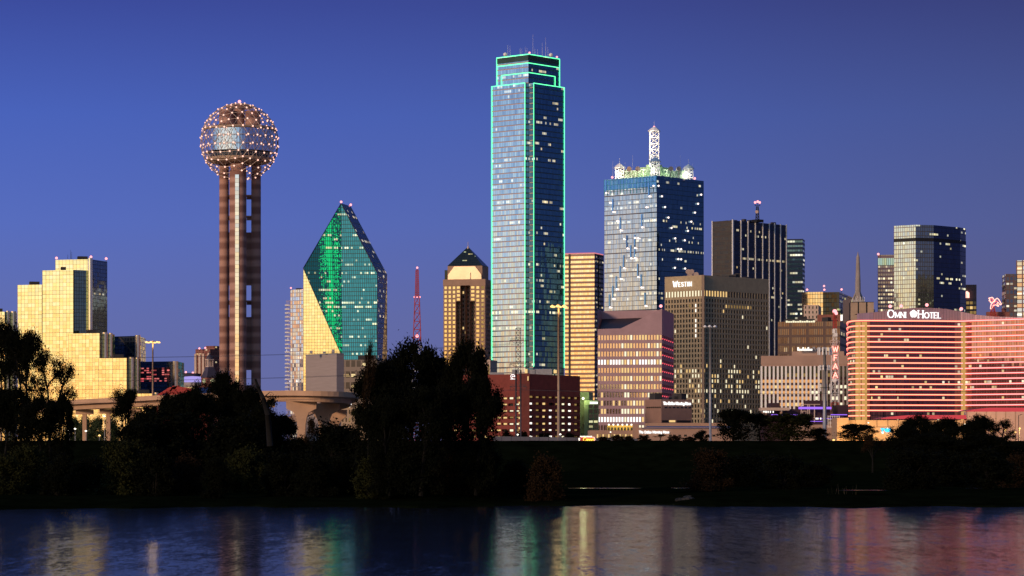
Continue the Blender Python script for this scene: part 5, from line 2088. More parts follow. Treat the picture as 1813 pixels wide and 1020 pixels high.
q.obox(s_ + Vector((0, 0, 1.0)), (1.0, 0, -1.2), (.35, 0, .35), (0, -.3, 0))
letters(q, 'on', W(1568, 764.5, D - .6), (1, 0, 0), (0, 0, 1), (0, -1, 0), 2.0, .24, .1)
for f in o_, :
    pass
q.build('blue_lettering', M['sign_blue'], cv)
q = MB()
for px, py in ((1571.5, 758.3), (1574.5, 758.3)):
    q.sphere(W(px, py, D - .6), .2, 0, 6, 4)
q.sphere(W(1562.8, 766, D - .6), .5, 0, 8, 6)
q.build('sign_bulb', M['led'], cv)

# ------------------------------------------------------------------ brick ribbed hotel block
D = 1700
pts = two_face(1377, 1487, 1502, D, 12)
bn = thing('bronze_ribbed_office', 'bronze ribbed office with a lit roof terrace behind the white finned building', 'building', centre(pts))
mbn = facade('bronze_ribs', (.26, .165, .11), (.10, .055, .04), .8, .15, .34, .3, ((9, 1.6), (0, 0)), None, .57, .3, .8, (1, .62, .25), (1, .8, .5), .02, .3, (.3, .8))
mbd = facade('dark_maroon_glass', (.05, .02, .025), (.05, .022, .025), .5, .3, .2, .3, th=.72)
q = MB()
z1 = Z(569, D)
q.prism(pts, GZ, z1, [1, 1, 1, 0], 2, 1.15, 5.2)
rooftop(q, pts, z1, 8, 2, 4, 6)
q.build('facade', [mbn, mbd, M['roof']], bn)
d_ = (pts[0] - pts[3]).normalized()
q = MB()
A, B = on_line(pts[3] + Vector((0, -.3)), d_, 1391), on_line(pts[3] + Vector((0, -.3)), d_, 1443)
for k in range(13):
    p = A.lerp(B, (k + .5) / 13)
    q.box((p.x, p.y, Z(570.5, D)), (1.15, .4, .9 + .3 * (k % 3 == 0)))
q.build('terrace_light', M['lit_pale'], bn)
q = MB()
q.prism([A + Vector((0, 1)), B + Vector((0, 1)), B + Vector((0, 12)), A + Vector((0, 12))], z1, Z(564, D), 0, 0)
q.build('roof_pavilion', M['roof'], bn)
D = 1850
pts = two_face(1447, 1490, 1496, D, 8)
q = MB()
q.prism(pts, GZ, Z(557, D), 0, 0)
rf = thing('brown_roof_block', 'plain brown block under the dark mirror box', 'building', centre(pts))
c = W(1489, 563, D - 2)
q.build('wall', M['brown_brick'], rf)
q = MB()
q.box((c.x, c.y - 3, c.z - 2), (1.4, .4, 4))
q.build('lit_panel', M['lit_white'], rf)

# ------------------------------------------------------------------ white finned building
D = 1360
pts = two_face(1348, 1500, 1512, D, 7)
wf = thing('white_finned_building', 'low office with tall white vertical fins and orange windows', 'building', centre(pts))
z1, zf1, zf0 = Z(622 + 9, D), Z(648, D), Z(728, D)
q = MB()
q.prism(pts, GZ, z1, 0, 1)
p0, p1 = pts[3], pts[0]
d_ = (p1 - p0).normalized(); n_ = Vector((d_.y, -d_.x)); L = (p1 - p0).length
q.build('wall', [M['beige_panel'], M['roof']], wf)
q = MB()
q.prism([p.lerp(sum(pts, Vector((0, 0))) / 4, -.01) for p in pts], Z(645, D), z1 + .4, 0, 0)
q.build('cornice', M['beige_panel'], wf)
NB = 21
ops = []
rows = [(649, 660), (661, 667), (672, 677.5), (682, 687.5), (692, 697.5), (702, 708), (713, 719)]
for k in range(NB):
    s0_, s1_ = L * (k + .2) / NB, L * (k + .92) / NB
    for r, (ya, yb) in enumerate(rows):
        a_, b_ = p0 + d_ * s0_ + n_ * .15, p0 + d_ * s1_ + n_ * .15
        ops.append((r, k, [v3(a_, Z(yb, D)), v3(b_, Z(yb, D)), v3(b_, Z(ya, D)), v3(a_, Z(ya, D))]))
M['lit_orange'] = emit('orange_lit_window', (1.0, .46, .16), .8)
rr = random.Random(14)


def pick_f(r, c):
    if r == 0:
        return 'dark_glass'
    if r == 1:
        return 'dark_glass' if rr.random() < .7 else 'lit_dim'
    if c >= 12 and r >= 4:
        return 'dark_glass' if rr.random() < .7 else 'lit_pale'
    if c < 4 and r >= 5:
        return 'dark_glass'
    if c > 15:
        return 'dark_glass' if rr.random() < .75 else 'lit_pale'
    return 'lit_orange' if rr.random() < .75 else 'lit_warm'


glaze(wf, ops, pick_f)
q = MB()
for k in range(NB):
    s0_, s1_ = L * (k + .2) / NB, L * (k + .92) / NB
    q.wall(p0 + d_ * s0_ + n_ * .08, p0 + d_ * s1_ + n_ * .08, zf0, zf1)
q.build('infill_panel', plain('maroon_infill', (.10, .025, .025), .6, .2), wf)
for k in range(NB + 1):
    p = p0 + d_ * L * (k + .05) / NB + n_ * .7
    q = MB()
    q.box((p.x, p.y, zf0), (.95, 1.3, zf1 - zf0), math.atan2(d_.y, d_.x))
    q.build('fin', M['white_steel'] if k < 15 else M['concrete'], wf)
q = MB()
pa, pb = on_line(p0 + Vector((0, 9)), d_, 1402), on_line(p0 + Vector((0, 9)), d_, 1494)
q.prism([pa, pb, pb + Vector((2, 14)), pa + Vector((2, 14))], z1, Z(622, D + 9), 0, 0)
q.build('penthouse', M['beige_panel'], wf)
q = MB()
for k in range(9):
    c = W(1413 + k * 3, 621, D + 8)
    q.box((c.x, c.y, c.z), (.7, .7, .9 + .8 * (k % 3 == 0)))
q.build('penthouse_light', M['lit_white'], wf)
q = MB()
for k in range(12):
    c = W(1426 + k * 3, 620, D + 12)
    q.box((c.x, c.y, Z(622, D + 9)), (1.2, 1.2, 1 + (k % 3) * .6))
q.build('roof_plant', M['steel'], wf)

# dark entertainment building with violet bands
D = 1290
ve = thing('violet_banded_hall', 'dark low building with violet light bands below the white finned building', 'building', (XY(1440, D).x, D, GZ))
mdk = plain('dark_maroon_wall', (.045, .02, .025), .6, .2)
q = MB()
for (xa, xb, yt, dd_) in ((1353, 1494, 735, 0), (1393, 1420, 724, 6), (1417, 1470, 719, 4), (1483, 1502, 717, 3), (1365, 1381, 713, 8)):
    A, B = XY(xa, D + dd_), XY(xb, D + dd_)
    q.prism([A, B, B + Vector((0, 22)), A + Vector((0, 22))], GZ, Z(yt, D), 0, 0)
A, B = XY(1427, D + 5), XY(1464, D + 5)
q.prism([A, B, B + Vector((0, 10)), A + Vector((0, 10))], GZ, Z(709, D), 0, 0)
q.build('wall', mdk, ve)
for (xa, xb, ya, yb) in ((1414, 1472, 724.5, 720.5), (1366, 1418, 735.5, 733.5), (1471, 1500, 735, 733.6), (1428, 1462, 746.6, 745.6), (1444, 1498, 741.5, 740.8)):
    q = MB()
    A, B = W(xa, ya, D - 1), W(xb, ya, D - 1)
    q.obox(A, B - A, (0, .8, 0), (0, 0, Z(yb, D) - Z(ya, D)))
    q.build('violet_band', M['purple'], ve)
q = MB()
for px in (1418.5, 1430, 1433, 1442):
    c = XY(px, D - .6)
    q.box((c.x, c.y, Z(748, D)), (.45, .4, Z(716, D) - Z(748, D)))
for a_, b_, y_ in ((1420, 1428, 728), (1418, 1452, 716), (1420, 1428, 746)):
    q.bar(W(a_, y_, D - .6), W(b_, y_, D - .6), .22)
for px in (1421, 1427):
    q.bar(W(px, 728, D - .6), W(px, 746, D - .6), .2)
q.build('portal_frame', M['cream_stone'], ve)
q = MB()
A, B = XY(1348, D - 5), XY(1398, D - 5)
q.prism([A, B, B + Vector((0, 14)), A + Vector((0, 14))], Z(727, D), Z(722, D), 0, 0)
q.build('canopy', M['cream_stone'], ve)
q = MB()
for px in (1352, 1354.5, 1357, 1360, 1364, 1369, 1445, 1453, 1448):
    c = W(px, 731 if px < 1400 else 743, D - 1.2)
    q.box(c, (.5, .3, .9))
q.build('small_lamp', M['lit_white'], ve)
D = 1260
q = MB()
A, B = XY(1394, D), XY(1485, D)
lw = thing('pink_lit_wall', 'low pink lit wall in front of the violet banded hall', 'wall', centre([A, B]))
q.prism([A, B, B + Vector((0, 3)), A + Vector((0, 3))], GZ, Z(752, D), 0, 0)
q.build('wall', M['beige_panel'], lw)
D = 1230
q = MB()
for px in range(1466, 1489, 4):
    q.bar(W(px, 757, D), W(px, 736, D), .16)
for py in (737, 743, 749, 756):
    q.bar(W(1466, py, D), W(1487, py, D), .13)
for k in range(5):
    q.bar(W(1466 + k * 4, 757, D + 4), W(1466 + k * 4, 738, D + 4), .12)
sfr = thing('white_steel_cage', 'white steel cage at the foot of the red letter tower', 'frame', tuple(W(1476, 757, D)))
q.build('bars', M['white_steel'], sfr)

# ------------------------------------------------------------------ red letter tower
D = 1320
x = XY(1478, D).x
lt = thing('letter_tower', 'red and white lattice mast carrying stacked glowing red letters', 'mast', (x, D, GZ))
q = MB()
lattice(q, x, D, GZ, Z(672, D), 3.8, 3.2, 9, .12, (0, 0, 1))
lattice(q, x, D, Z(672, D), Z(612, D), 3.2, 3.0, 5, .085, (1,))
lattice(q, x, D, Z(612, D), Z(582, D), 1.9, 1.5, 5, .10, (1,))
lattice(q, x, D, Z(582, D), Z(553, D), 1.5, 1.2, 5, .2, (0,))
q.build('lattice', [M['red_steel'], M['white_steel']], lt)
q = MB()
for k in range(12):
    a0, a1 = R(30 * k), R(30 * k + 30)
    for z_, r_ in ((Z(607, D), 2.3), (Z(603, D), 2.4)):
        q.bar((x + r_ * math.cos(a0), D + r_ * math.sin(a0), z_), (x + r_ * math.cos(a1), D + r_ * math.sin(a1), z_), .16)
    q.bar((x + 2.35 * math.cos(a0), D + 2.35 * math.sin(a0), Z(607, D)), (x + 2.35 * math.cos(a0), D + 2.35 * math.sin(a0), Z(603, D)), .12)
    if k % 3 == 0:
        q.bar((x + 2.3 * math.cos(a0), D + 2.3 * math.sin(a0), Z(607, D)), (x + 1.4 * math.cos(a0), D + 1.4 * math.sin(a0), Z(614, D)), .16)
q.build('ring_platform', M['cream_stone'], lt)
for ch, py in (('W', 623), ('F', 638.5), ('A', 653.5), ('A', 669)):
    q = MB()
    w_ = GL[ch][0] * 2.5
    o_ = Vector((x - w_ / 2, D - 2.0, Z(py, D)))
    letters(q, ch, o_, (1, 0, 0), (0, 0, 1), (0, -1, 0), 2.5, .30, 0, None, 0)
    letters(q, ch, o_ + Vector((0, -.4, 0)), (1, 0, 0), (0, 0, 1), (0, -1, 0), 2.5, .13, 0, None, 1)
    q.build('letter', [M['sign_red'], M['sign_hot']], lt)
q = MB()
c = W(1477.5, 672.5, D - 2)
q.bar(c, c + Vector((0, .6, 0)), 1.1, 0, 18)
q.build('dish_antenna', M['white_steel'], lt)
q = MB()
q.box((x + .3, D - 1, Z(596, D)), (1.6, 1.2, 1.6)); q.box((x - .6, D - 1, Z(590, D)), (1.2, 1, 1.8))
q.build('equipment_box', M['white_steel'], lt)
beacon(lt, (x, D, Z(551.5, D)), 1.1)
beacon(lt, (x + .6, D - .8, Z(555, D)), .8)

# cell mast
D = 980
x = XY(1460, D).x
mp = thing('antenna_monopole', 'grey steel monopole with two rings of white antenna panels', 'mast', (x, D, GZ))
q = MB()
q.bar((x, D, GZ), (x, D, Z(618, D)), .75, 0, 12, .5)
q.build('pole', M['steel'], mp)
for py, n_, r_, h in ((622, 12, 2.2, 2.6), (651, 6, 1.6, 1.8), (686, 6, 1.7, 2.6)):
    z_ = Z(py, D)
    q = MB()
    for k in range(12):
        a0, a1 = R(30 * k), R(30 * k + 30)
        q.bar((x + r_ * math.cos(a0), D + r_ * math.sin(a0), z_), (x + r_ * math.cos(a1), D + r_ * math.sin(a1), z_), .1)
    for k in range(3):
        q.bar((x, D, z_), (x + r_ * math.cos(R(120 * k)), D + r_ * math.sin(R(120 * k)), z_), .14)
    q.build('antenna_ring', M['black'], mp)
    for k in range(n_):
        if py == 686 and k > 3:
            continue
        an = R(360 / n_ * k + 8)
        q = MB()
        q.box((x + (r_ + .2) * math.cos(an), D + (r_ + .2) * math.sin(an), z_ - h / 2), (.42, .3, h), an + R(90))
        q.build('antenna_panel', M['white_steel'], mp)

# ------------------------------------------------------------------ newspaper buildings
BL = dict(wt=.2, gap=.07)
D = 1290
pts = two_face(1142, 1171, 1225, D, 55)
nb = thing('newspaper_block', 'brown windowless block with white blackletter lettering near its roof', 'building', centre(pts))
mnb = plain('brown_panel_wall', (.27, .165, .135), .8, .1, .2)
mnl = plain('tan_panel_wall', (.38, .24, .175), .8, .08, .2)
q = MB()
q.prism(pts, GZ, Z(707, D), 0, 1)
rooftop(q, pts, Z(707, D), 4, 1, 3, 3)
q.build('wall', [mnb, M['roof']], nb)
q = MB()
for a_, b_ in ((pts[3], pts[0]), (pts[0], pts[1])):
    dd_ = (b_ - a_).normalized(); n_ = Vector((dd_.y, -dd_.x)) * .12
    for k in range(7):
        s_ = .1 + k * .13
        q.wall(a_.lerp(b_, s_) + n_, a_.lerp(b_, s_ + .09) + n_, Z(722.5, D), Z(720, D))
q.build('window', M['dark_glass'], nb)
q = MB()
dd_ = (pts[1] - pts[0]).normalized(); n_ = Vector((dd_.y, -dd_.x)) * .12
q.wall(pts[0].lerp(pts[1], .25) + n_, pts[0].lerp(pts[1], .45) + n_, Z(747.5, D), Z(744, D))
q.build('lit_opening', M['lit_warm'], nb)
q = MB()
q.wall(pts[0].lerp(pts[1], .02) + n_, pts[0].lerp(pts[1], .22) + n_, Z(748, D), Z(744, D))
q.wall(pts[0].lerp(pts[1], .5) + n_, pts[0].lerp(pts[1], .95) + n_, Z(748, D), Z(744, D))
q.build('dark_opening', M['black'], nb)
q = MB()
L = (pts[1] - pts[0]).length
sz = 1.75
test = MB()
wl_ = letters(test, 'The Dallas Morning News', (0, 0, 0), (1, 0, 0), (0, 0, 1), (0, -1, 0), 1, gap=.07)
sc_ = L * .90 / wl_
letters(q, 'The Dallas Morning News', v3(pts[0] + dd_ * L * .05 + n_ * 2, Z(716.5, D)), dd_.to_3d(), (0, 0, 1), n_.to_3d().normalized(), sc_, .2, .07)
q.build('blackletter_lettering', M['sign_white'], nb)

D = 1180
nl_ = thing('newspaper_plant', 'low tan printing works with white blackletter lettering on its front', 'building', (XY(1170, D).x, D, GZ))
q = MB()
A, B, C_, E = XY(1044, D), XY(1122, D), XY(1130, D - 4), XY(1300, D - 4)
q.prism([A, B, B + Vector((0, 30)), A + Vector((0, 30))], GZ, Z(762, D), 0, 1)
q.prism([C_, E, E + Vector((0, 40)), C_ + Vector((0, 40))], GZ, Z(757, D - 4), 0, 1)
q.prism([XY(1120, D - 2), XY(1130.5, D - 2), XY(1130.5, D + 20), XY(1120, D + 20)], GZ, Z(751, D), 0, 1)
q.build('wall', [mnl, M['roof']], nl_)
q = MB()
A2_, B2_ = XY(1144, D + 2), XY(1300, D + 2)
q.face([W(1136, 758.5, D - 4.5), W(1300, 757.5, D - 4.5), W(1300, 754.5, D + 12), W(1146, 754.5, D + 12)])
q.face([W(1136, 759.3, D - 4.5), W(1300, 758.3, D - 4.5), W(1300, 757.5, D - 4.5), W(1136, 758.5, D - 4.5)])
q.build('blue_roof', plain('grey_blue_roof', (.10, .12, .20), .5, .1), nl_)
q = MB()
A, B = XY(1148, D + 60), XY(1290, D + 60)
q.prism([A, B, B + Vector((0, 30)), A + Vector((0, 30))], GZ, Z(749, D + 60), 0, 1)
q.build('rear_block', [mnl, M['roof']], nl_)
q = MB()
o_ = W(1131.5, 767.2, D - 4.4)
sc_ = (XY(1185, D - 4.4).x - o_.x) / wl_
letters(q, 'The Dallas Morning News', o_, (1, 0, 0), (0, 0, 1), (0, -1, 0), sc_, .2, .07)
q.build('blackletter_lettering', M['sign_white'], nl_)
ops = []
for k, px in enumerate((1187, 1194, 1203.5, 1213.5, 1232, 1243, 1252, 1263.5, 1134, 1146)):
    for j in (0, 1):
        a_, b_ = W(px - 2.4 + j * 2.5, 773, D - 4.1), W(px - .2 + j * 2.5, 769.5, D - 4.1)
        ops.append((0, k, [a_, Vector((b_.x, a_.y, a_.z)), b_, Vector((a_.x, a_.y, b_.z))]))
for k, px in enumerate(range(1058, 1120, 5)):
    a_, b_ = W(px - 1.3, 776, D - .1), W(px + 1.3, 769, D - .1)
    ops.append((1, k, [a_, Vector((b_.x, a_.y, a_.z)), b_, Vector((a_.x, a_.y, b_.z))]))
glaze(nl_, ops, lambda r, c: 'dark_glass' if r == 0 else ('lit_dim' if c % 2 else 'lit_warm'))
D = 1280
tr_ = thing('lit_terrace_building', 'narrow amber lit arcade at the foot of the wedge roofed office', 'building', (XY(1098, D).x, D, GZ))
q = MB()
A, B = XY(1075, D), XY(1121, D)
ops = punched(q, A, B, GZ, Z(753, D), 8, 1, .66, .40, .6, zoff=.85)
q.prism([A + Vector((0, .7)), B + Vector((0, .7)), B + Vector((0, 12)), A + Vector((0, 12))], GZ, Z(753, D), 0, 0)
q.build('wall', plain('amber_plaster', (.62, .44, .14), .7, .08), tr_)
glaze(tr_, ops, lambda r, c: 'dark_glass')
for k in range(6):
    c = W(1078 + k * 8, 752, D - .8)
    q = MB(); q.sphere(c, .4); q.build('eave_lamp', M['led'], tr_)
    lo = light('eave_light', c + Vector((0, -1.2, -1.0)), (1, .75, .25), 130, .3)
    lo.parent = tr_; lo.location = Vector(lo.location) - wloc(tr_)

# ------------------------------------------------------------------ brick garage
D = 1230
pts = two_face(800, 925, 1027, D, 14)
ptC = XY(930, D)
gr = thing('brick_parking_garage', 'dark red brick parking garage with glowing open decks', 'building', (ptC.x, D, GZ))
PL = XY(800, D + 26)
PA, PB = XY(921, D + 4), XY(936, D + 1)
PR = XY(1027, D + 42)
z1 = Z(662, D)
q = MB()
zo0, zo1 = GZ + 1, Z(699, D)
opsL = punched(q, PL, PA, zo0, zo1, 11, 8, .80, .40, 1.2)
opsR = punched(q, PB, PR, zo0, Z(697, D), 8, 8, .80, .42, 1.2)
q.wall(PL, PA, GZ, zo0); q.wall(PB, PR, GZ, zo0)
q.wall(PL, PA, zo1, z1); q.wall(PB, PR, Z(697, D), z1)
q.wall(PR, PR + Vector((-10, 40)), GZ, z1)
q.wall(PL + Vector((0, 40)), PL, GZ, z1)
q.face([v3(p, z1 - .8) for p in (PL, PA, PB, PR, PR + Vector((-10, 40)), PL + Vector((0, 40)))], 1)
q.build('wall', [M['red_brick'], M['roof']], gr)
rr = random.Random(40)
colL = [rr.choice(['lit_dim', 'lit_warm', 'lit_warm']) for _ in range(11)]
colR = ['lit_white', 'lit_dim', 'lit_warm', 'lit_white', 'lit_dim', 'lit_pale', 'lit_white', 'lit_dim']


def half(ops):
    """the ceiling lamp seen in the deck: a lower lit strip inside the opening"""
    out_ = []
    for r, c, qd in ops:
        lo_, hi_ = qd[0].z, qd[2].z
        a_ = rr.uniform(.15, .4)
        b_ = rr.uniform(.8, 1.0)
        f_ = rr.uniform(.0, .06)
        g_ = rr.uniform(.85, 1.0)
        e = qd[1] - qd[0]
        p0_, p1_ = qd[0] + e * f_, qd[0] + e * g_
        off = Vector((0, -.05, 0))
        out_.append((r, c, [Vector((p0_.x, p0_.y, lo_ + (hi_ - lo_) * a_)) + off, Vector((p1_.x, p1_.y, lo_ + (hi_ - lo_) * a_)) + off,
                            Vector((p1_.x, p1_.y, lo_ + (hi_ - lo_) * b_)) + off, Vector((p0_.x, p0_.y, lo_ + (hi_ - lo_) * b_)) + off]))
    return out_


glaze(gr, opsL + opsR, lambda r, c: 'black', name='deck_opening', most=90)
glaze(gr, half(opsL), lambda r, c: ('lit_pale' if c in (10, 9) and rr.random() < .6 else colL[c]) if rr.random() < .85 else None, name='lit_deck', most=60)
glaze(gr, half(opsR), lambda r, c: (colR[c] if r < 7 else 'lit_dim') if rr.random() < .94 else None, name='lit_deck', most=60)
q = MB()
q.prism([PA + Vector((-.5, -3)), PB + Vector((.4, -3)), PB + Vector((.4, 5)), PA + Vector((-.5, 5))], GZ, Z(661, D), 0, 1)
q.build('stair_tower', [plain('dark_brick', (.12, .03, .025), .85, .2, .4), M['roof']], gr)
q = MB()
for k in range(8):
    c = W(919.3, 772 - k * 9 - 3, D - .2)
    q.box(c, (.5, .3, .9))
q.box(W(934.8, 674, D - 2.6), (.5, .3, 1.9))
q.build('stair_lamp', M['lit_warm'], gr)
q = MB()
o_ = W(907.5, 667, D + 5.3)
c = W(907.8, 666.5, D + 5.0)
for k in range(10):
    a0, a1 = R(-20 + 30 * k), R(10 + 30 * k)
    q.bar(c + Vector((.9 * math.cos(a0), 0, .9 * math.sin(a0))), c + Vector((.9 * math.cos(a1), 0, .9 * math.sin(a1))), .16)
q.bar(c + Vector((-.4, 0, 0)), c + Vector((.85, 0, -.05)), .15)
q.bar(c + Vector((0, 0, -.5)), c + Vector((0, 0, .5)), .1)
q.obox(W(903.5, 671.6, D + 5.0), (2.3, 0, 0), (0, .2, 0), (0, 0, .22))
q.build('roundel_logo', M['sign_white'], gr)
q = MB()
for (xa, xb, yt) in ((880, 912, 657), (913, 929, 652), (940, 960, 652), (962, 1000, 651)):
    A, B = W(xa, 662, D + 26), W(xb, 662, D + 26)
    q.box((A.x, A.y, z1 - .8), ((B - A).x * .8, 6, Z(yt, D) - z1 + .8))
q.build('roof_plant', M['steel'], gr)
q = MB()
q.box(W(931.5, 662, D + 22), (1.2, .4, 2.2)); q.box(W(983, 661, D + 22), (1.4, .4, 1.5))
q.build('roof_lamp', M['lit_warm'], gr)

# ------------------------------------------------------------------ green lit building
D = 1290
pts = two_face(1018, 1034, 1058, D, 38)
gn = thing('green_lit_building', 'narrow building with a green lit wall beside the brick garage', 'building', centre(pts))
mgw = plain('green_painted_wall', (.28, .36, .18), .75, .1)
q = MB()
q.prism([XY(1026, D), XY(1043, D - 1), XY(1050, D + 14), XY(1030, D + 16)], GZ, Z(694, D), 0, 1)
q.prism([XY(1034, D - 4), XY(1059, D - 4), XY(1060, D + 10), XY(1035, D + 10)], GZ, Z(709, D), 0, 1)
q.build('wall', [mgw, M['roof']], gn)
q = MB()
mgnw = facade('dark_office_glass', (.05, .06, .07), (.10, .16, .08), .7, .1, .22, .14, None, None, .52, .9, 1.0, (1, .9, .3), (1, 1, .6), .01, .3)
q.wall(XY(1041, D - 4.2), XY(1058, D - 4.2), GZ, Z(717, D), 0, 2.2, 2.3)
q.build('glass_front', [mgnw], gn)
q = MB()
q.obox(W(1044.5, 715, D - 4.6), (3.6, 0, 0), (0, .4, 0), (0, 0, .9))
q.build('lit_sign', M['sign_white'], gn)
q = MB(); q.sphere(W(1032.5, 705.5, D - 5), .6); q.build('wall_lamp', M['led'], gn)
lo = light('wall_light', W(1032.5, 706, D - 6.5), (.9, 1, .5), 1500, .4)
lo.parent = gn; lo.location = Vector(lo.location) - wloc(gn)

# ------------------------------------------------------------------ highway wall behind the levee
D = 700
hwl = thing('highway_barrier', 'long grey concrete barrier wall behind the levee', 'wall', (XY(960, D).x, D, GZ))
q = MB()
A, B = XY(872, D), XY(1130, D + 30)
n = 16
for k in range(n):
    a_, b_ = A.lerp(B, k / n), A.lerp(B, (k + .97) / n)
    zt_ = Z(772.5 + 4 * k / n, D)
    q.wall(a_, b_, GZ, zt_)
    q.wall(b_ + Vector((0, .6)), a_ + Vector((0, .6)), GZ, zt_)
    q.face([v3(a_, zt_), v3(b_, zt_), v3(b_, zt_) + Vector((0, .6, 0)), v3(a_, zt_) + Vector((0, .6, 0))])
q.build('panels', M['concrete'], hwl)

# ------------------------------------------------------------------ red neon sign by the levee
D = 680
ns = thing('red_neon_sign', 'red roadside neon sign with yellow cursive lettering at the levee edge', 'sign', (XY(1040, D).x, D, GZ))
x0_, x1_ = XY(1025, D).x, XY(1053.5, D).x
q = MB()
zlo, zhi = Z(782, D), Z(773.5, D)
q.obox((x0_ + .3, D + .5, zlo), (x1_ - x0_ - .3, 0, 0), (0, 1, 0), (0, 0, zhi - zlo))
for k in (0.2, .8):
    q.bar((x0_ + (x1_ - x0_) * k, D + 1, GZ), (x0_ + (x1_ - x0_) * k, D + 1, zlo), .15)
q.build('panel', [plain('red_sign_panel', (.40, .06, .06), .5)], ns)
q = MB()
ol = [(x0_ + .5, zlo + .1), (x1_ - .2, zlo + .1), (x1_, zlo + .6), (x1_ - .2, zhi - .1), (x0_ + .5, zhi - .05)]
q.path([Vector((a_, D + .4, b_)) for a_, b_ in ol], .1)
q.build('red_tube', M['sign_hot'], ns)
q = MB()
letters(q, 'Cannel', (x0_ + 1.0, D + .3, zlo + .15), (1, 0, 0), (0, 0, 1), (0, -1, 0), .85, .2, .08, [1, .95, .9, .9, .9, .8], 0, False, .2)
q.build('yellow_lettering', M['sign_yellow'], ns)
for k in range(9):
    q = MB(); q.sphere((x0_ + .4 + k * .34, D + .3, zhi + .12), .12, 0, 6, 4); q.build('sign_bulb', M['led'], ns)
q = MB(); q.obox((x0_ - .05, D + .3, zlo + .3), (.3, 0, 0), (0, .2, 0), (0, 0, .6)); q.build('side_lamp', M['led'], ns)
lo = light('neon_light', (XY(1040, D).x, D - 2, zlo + .5), (1, .2, .12), 60, .5)
lo.parent = ns; lo.location = Vector(lo.location) - wloc(ns)

# ------------------------------------------------------------------ high mast lights
def high_mast(px, ptop, D, label, lit, hw_px=13):
    x = XY(px, D).x
    t_ = thing('high_mast_light', label, 'light pole', (x, D, GZ), 'tall highway light masts')
    zt_ = Z(ptop, D)
    q = MB()
    q.bar((x, D, GZ), (x, D, zt_ + .6), .42, 0, 10, .24)
    q.build('pole', plain('lamp_warmed_pole', (.36, .25, .17), .55, .1, 1.0, .2) if lit else M['steel'], t_)  # poles of lit masts get the amber lamplight in their colour
    r_ = hw_px * D / F
    q = MB()
    for k in range(12):
        a0, a1 = R(30 * k), R(30 * k + 30)
        q.bar((x + r_ * .92 * math.cos(a0), D + r_ * .92 * math.sin(a0), zt_ + .2), (x + r_ * .92 * math.cos(a1), D + r_ * .92 * math.sin(a1), zt_ + .2), .08)
    for k in range(3):
        q.bar((x, D, zt_ + .3), (x + r_ * .92 * math.cos(R(120 * k)), D + r_ * .92 * math.sin(R(120 * k)), zt_ + .2), .08)
    q.build('lamp_ring', M['black'], t_)
    for k in range(6):
        an = R(60 * k + 20)
        c = (x + r_ * math.cos(an), D + r_ * math.sin(an), zt_)
        q = MB()
        q.lathe(c[0], c[1], [(0, zt_ - .32), (.5, zt_ - .28), (.55, zt_ - .02), (.2, zt_ + .3), (0, zt_ + .35)], 10)
        q.build('lamp_head', M['sodium'] if lit else M['white_steel'], t_)
    if lit:
        lo = light('lamp_light', (x, D - .6, zt_ - 1.6), (1, .66, .25), 900, .5)
        lo.parent = t_; lo.location = Vector(lo.location) - wloc(t_)


high_mast(270.5, 606, 1000, 'lit amber light mast in front of the stepped mirrored hotel', True, 11)
high_mast(989, 542.5, 740, 'lit amber light mast in front of the brick garage', True, 12)
high_mast(2, 576, 960, 'lit amber light mast at the left edge above the trees', True, 10)
high_mast(1257.5, 578, 840, 'unlit light mast in front of the square windowed hotel', False, 10)

# ------------------------------------------------------------------ power pylon and wires
D = 720
x = XY(917.5, D).x
py_l = thing('power_pylon', 'slim lattice power pylon in front of the brick garage', 'pylon', (x, D, GZ))
q = MB()
lattice(q, x, D, Z(657, D), Z(581, D), 1.3, 1.25, 9, .09)
for px, r_ in ((913.5, .24), (922, .2)):
    xx = XY(px, D).x
    q.bar((xx, D, GZ), (xx, D, Z(655, D)), r_, 0, 8)
q.bar(W(913.5, 770, D), W(922, 742, D), .08)
for k in range(5):
    q.bar(W(913.5, 655 + 14 * k, D), W(922, 669 + 14 * k, D), .06)
q.build('shaft', plain('dark_lattice', (.05, .05, .07), .6), py_l)
arms = []
for py, hw_ in ((602.5, 14.5), (644, 14.5), (684, 14)):
    q = MB()
    a_, b_ = W(917.5 - hw_, py, D), W(917.5 + hw_, py, D)
    q.bar(a_, b_, .11)
    q.bar(a_ + Vector((0, 0, .35)), b_ + Vector((0, 0, .35)), .08)
    q.bar(a_, W(913.5, py + 6, D), .07); q.bar(b_, W(922, py + 6, D), .07)
    q.bar(a_, a_ - Vector((0, 0, .9)), .09); q.bar(b_, b_ - Vector((0, 0, .9)), .09)
    q.build('cross_arm', plain('dark_lattice_arm', (.04, .04, .05), .6), py_l)
    arms += [a_ - Vector((0, 0, .9)), b_ - Vector((0, 0, .9))]
mwire = plain('wire', (.03, .03, .04), .6)
WL = ['upper left', 'upper right', 'middle left', 'middle right', 'lower left', 'lower right']
for i, a_ in enumerate(arms):
    b_ = Vector((a_.x - 260 + (i % 2) * 4, D + 150, a_.z + 3 + (2 - i // 2) * 1.0))
    q = MB()
    pp = []
    for k in range(25):
        s_ = k / 24
        p = a_.lerp(b_, s_)
        p.z -= 7.0 * 4 * s_ * (1 - s_) * .55
        pp.append(p)
    q.path(pp, .035, 0, 3)
    o = q.build('power_line', mwire, None, a_)
    tag(o, 'thin power line sagging from the %s arm of the pylon toward the left' % WL[i], 'power line', 'power lines from the pylon')
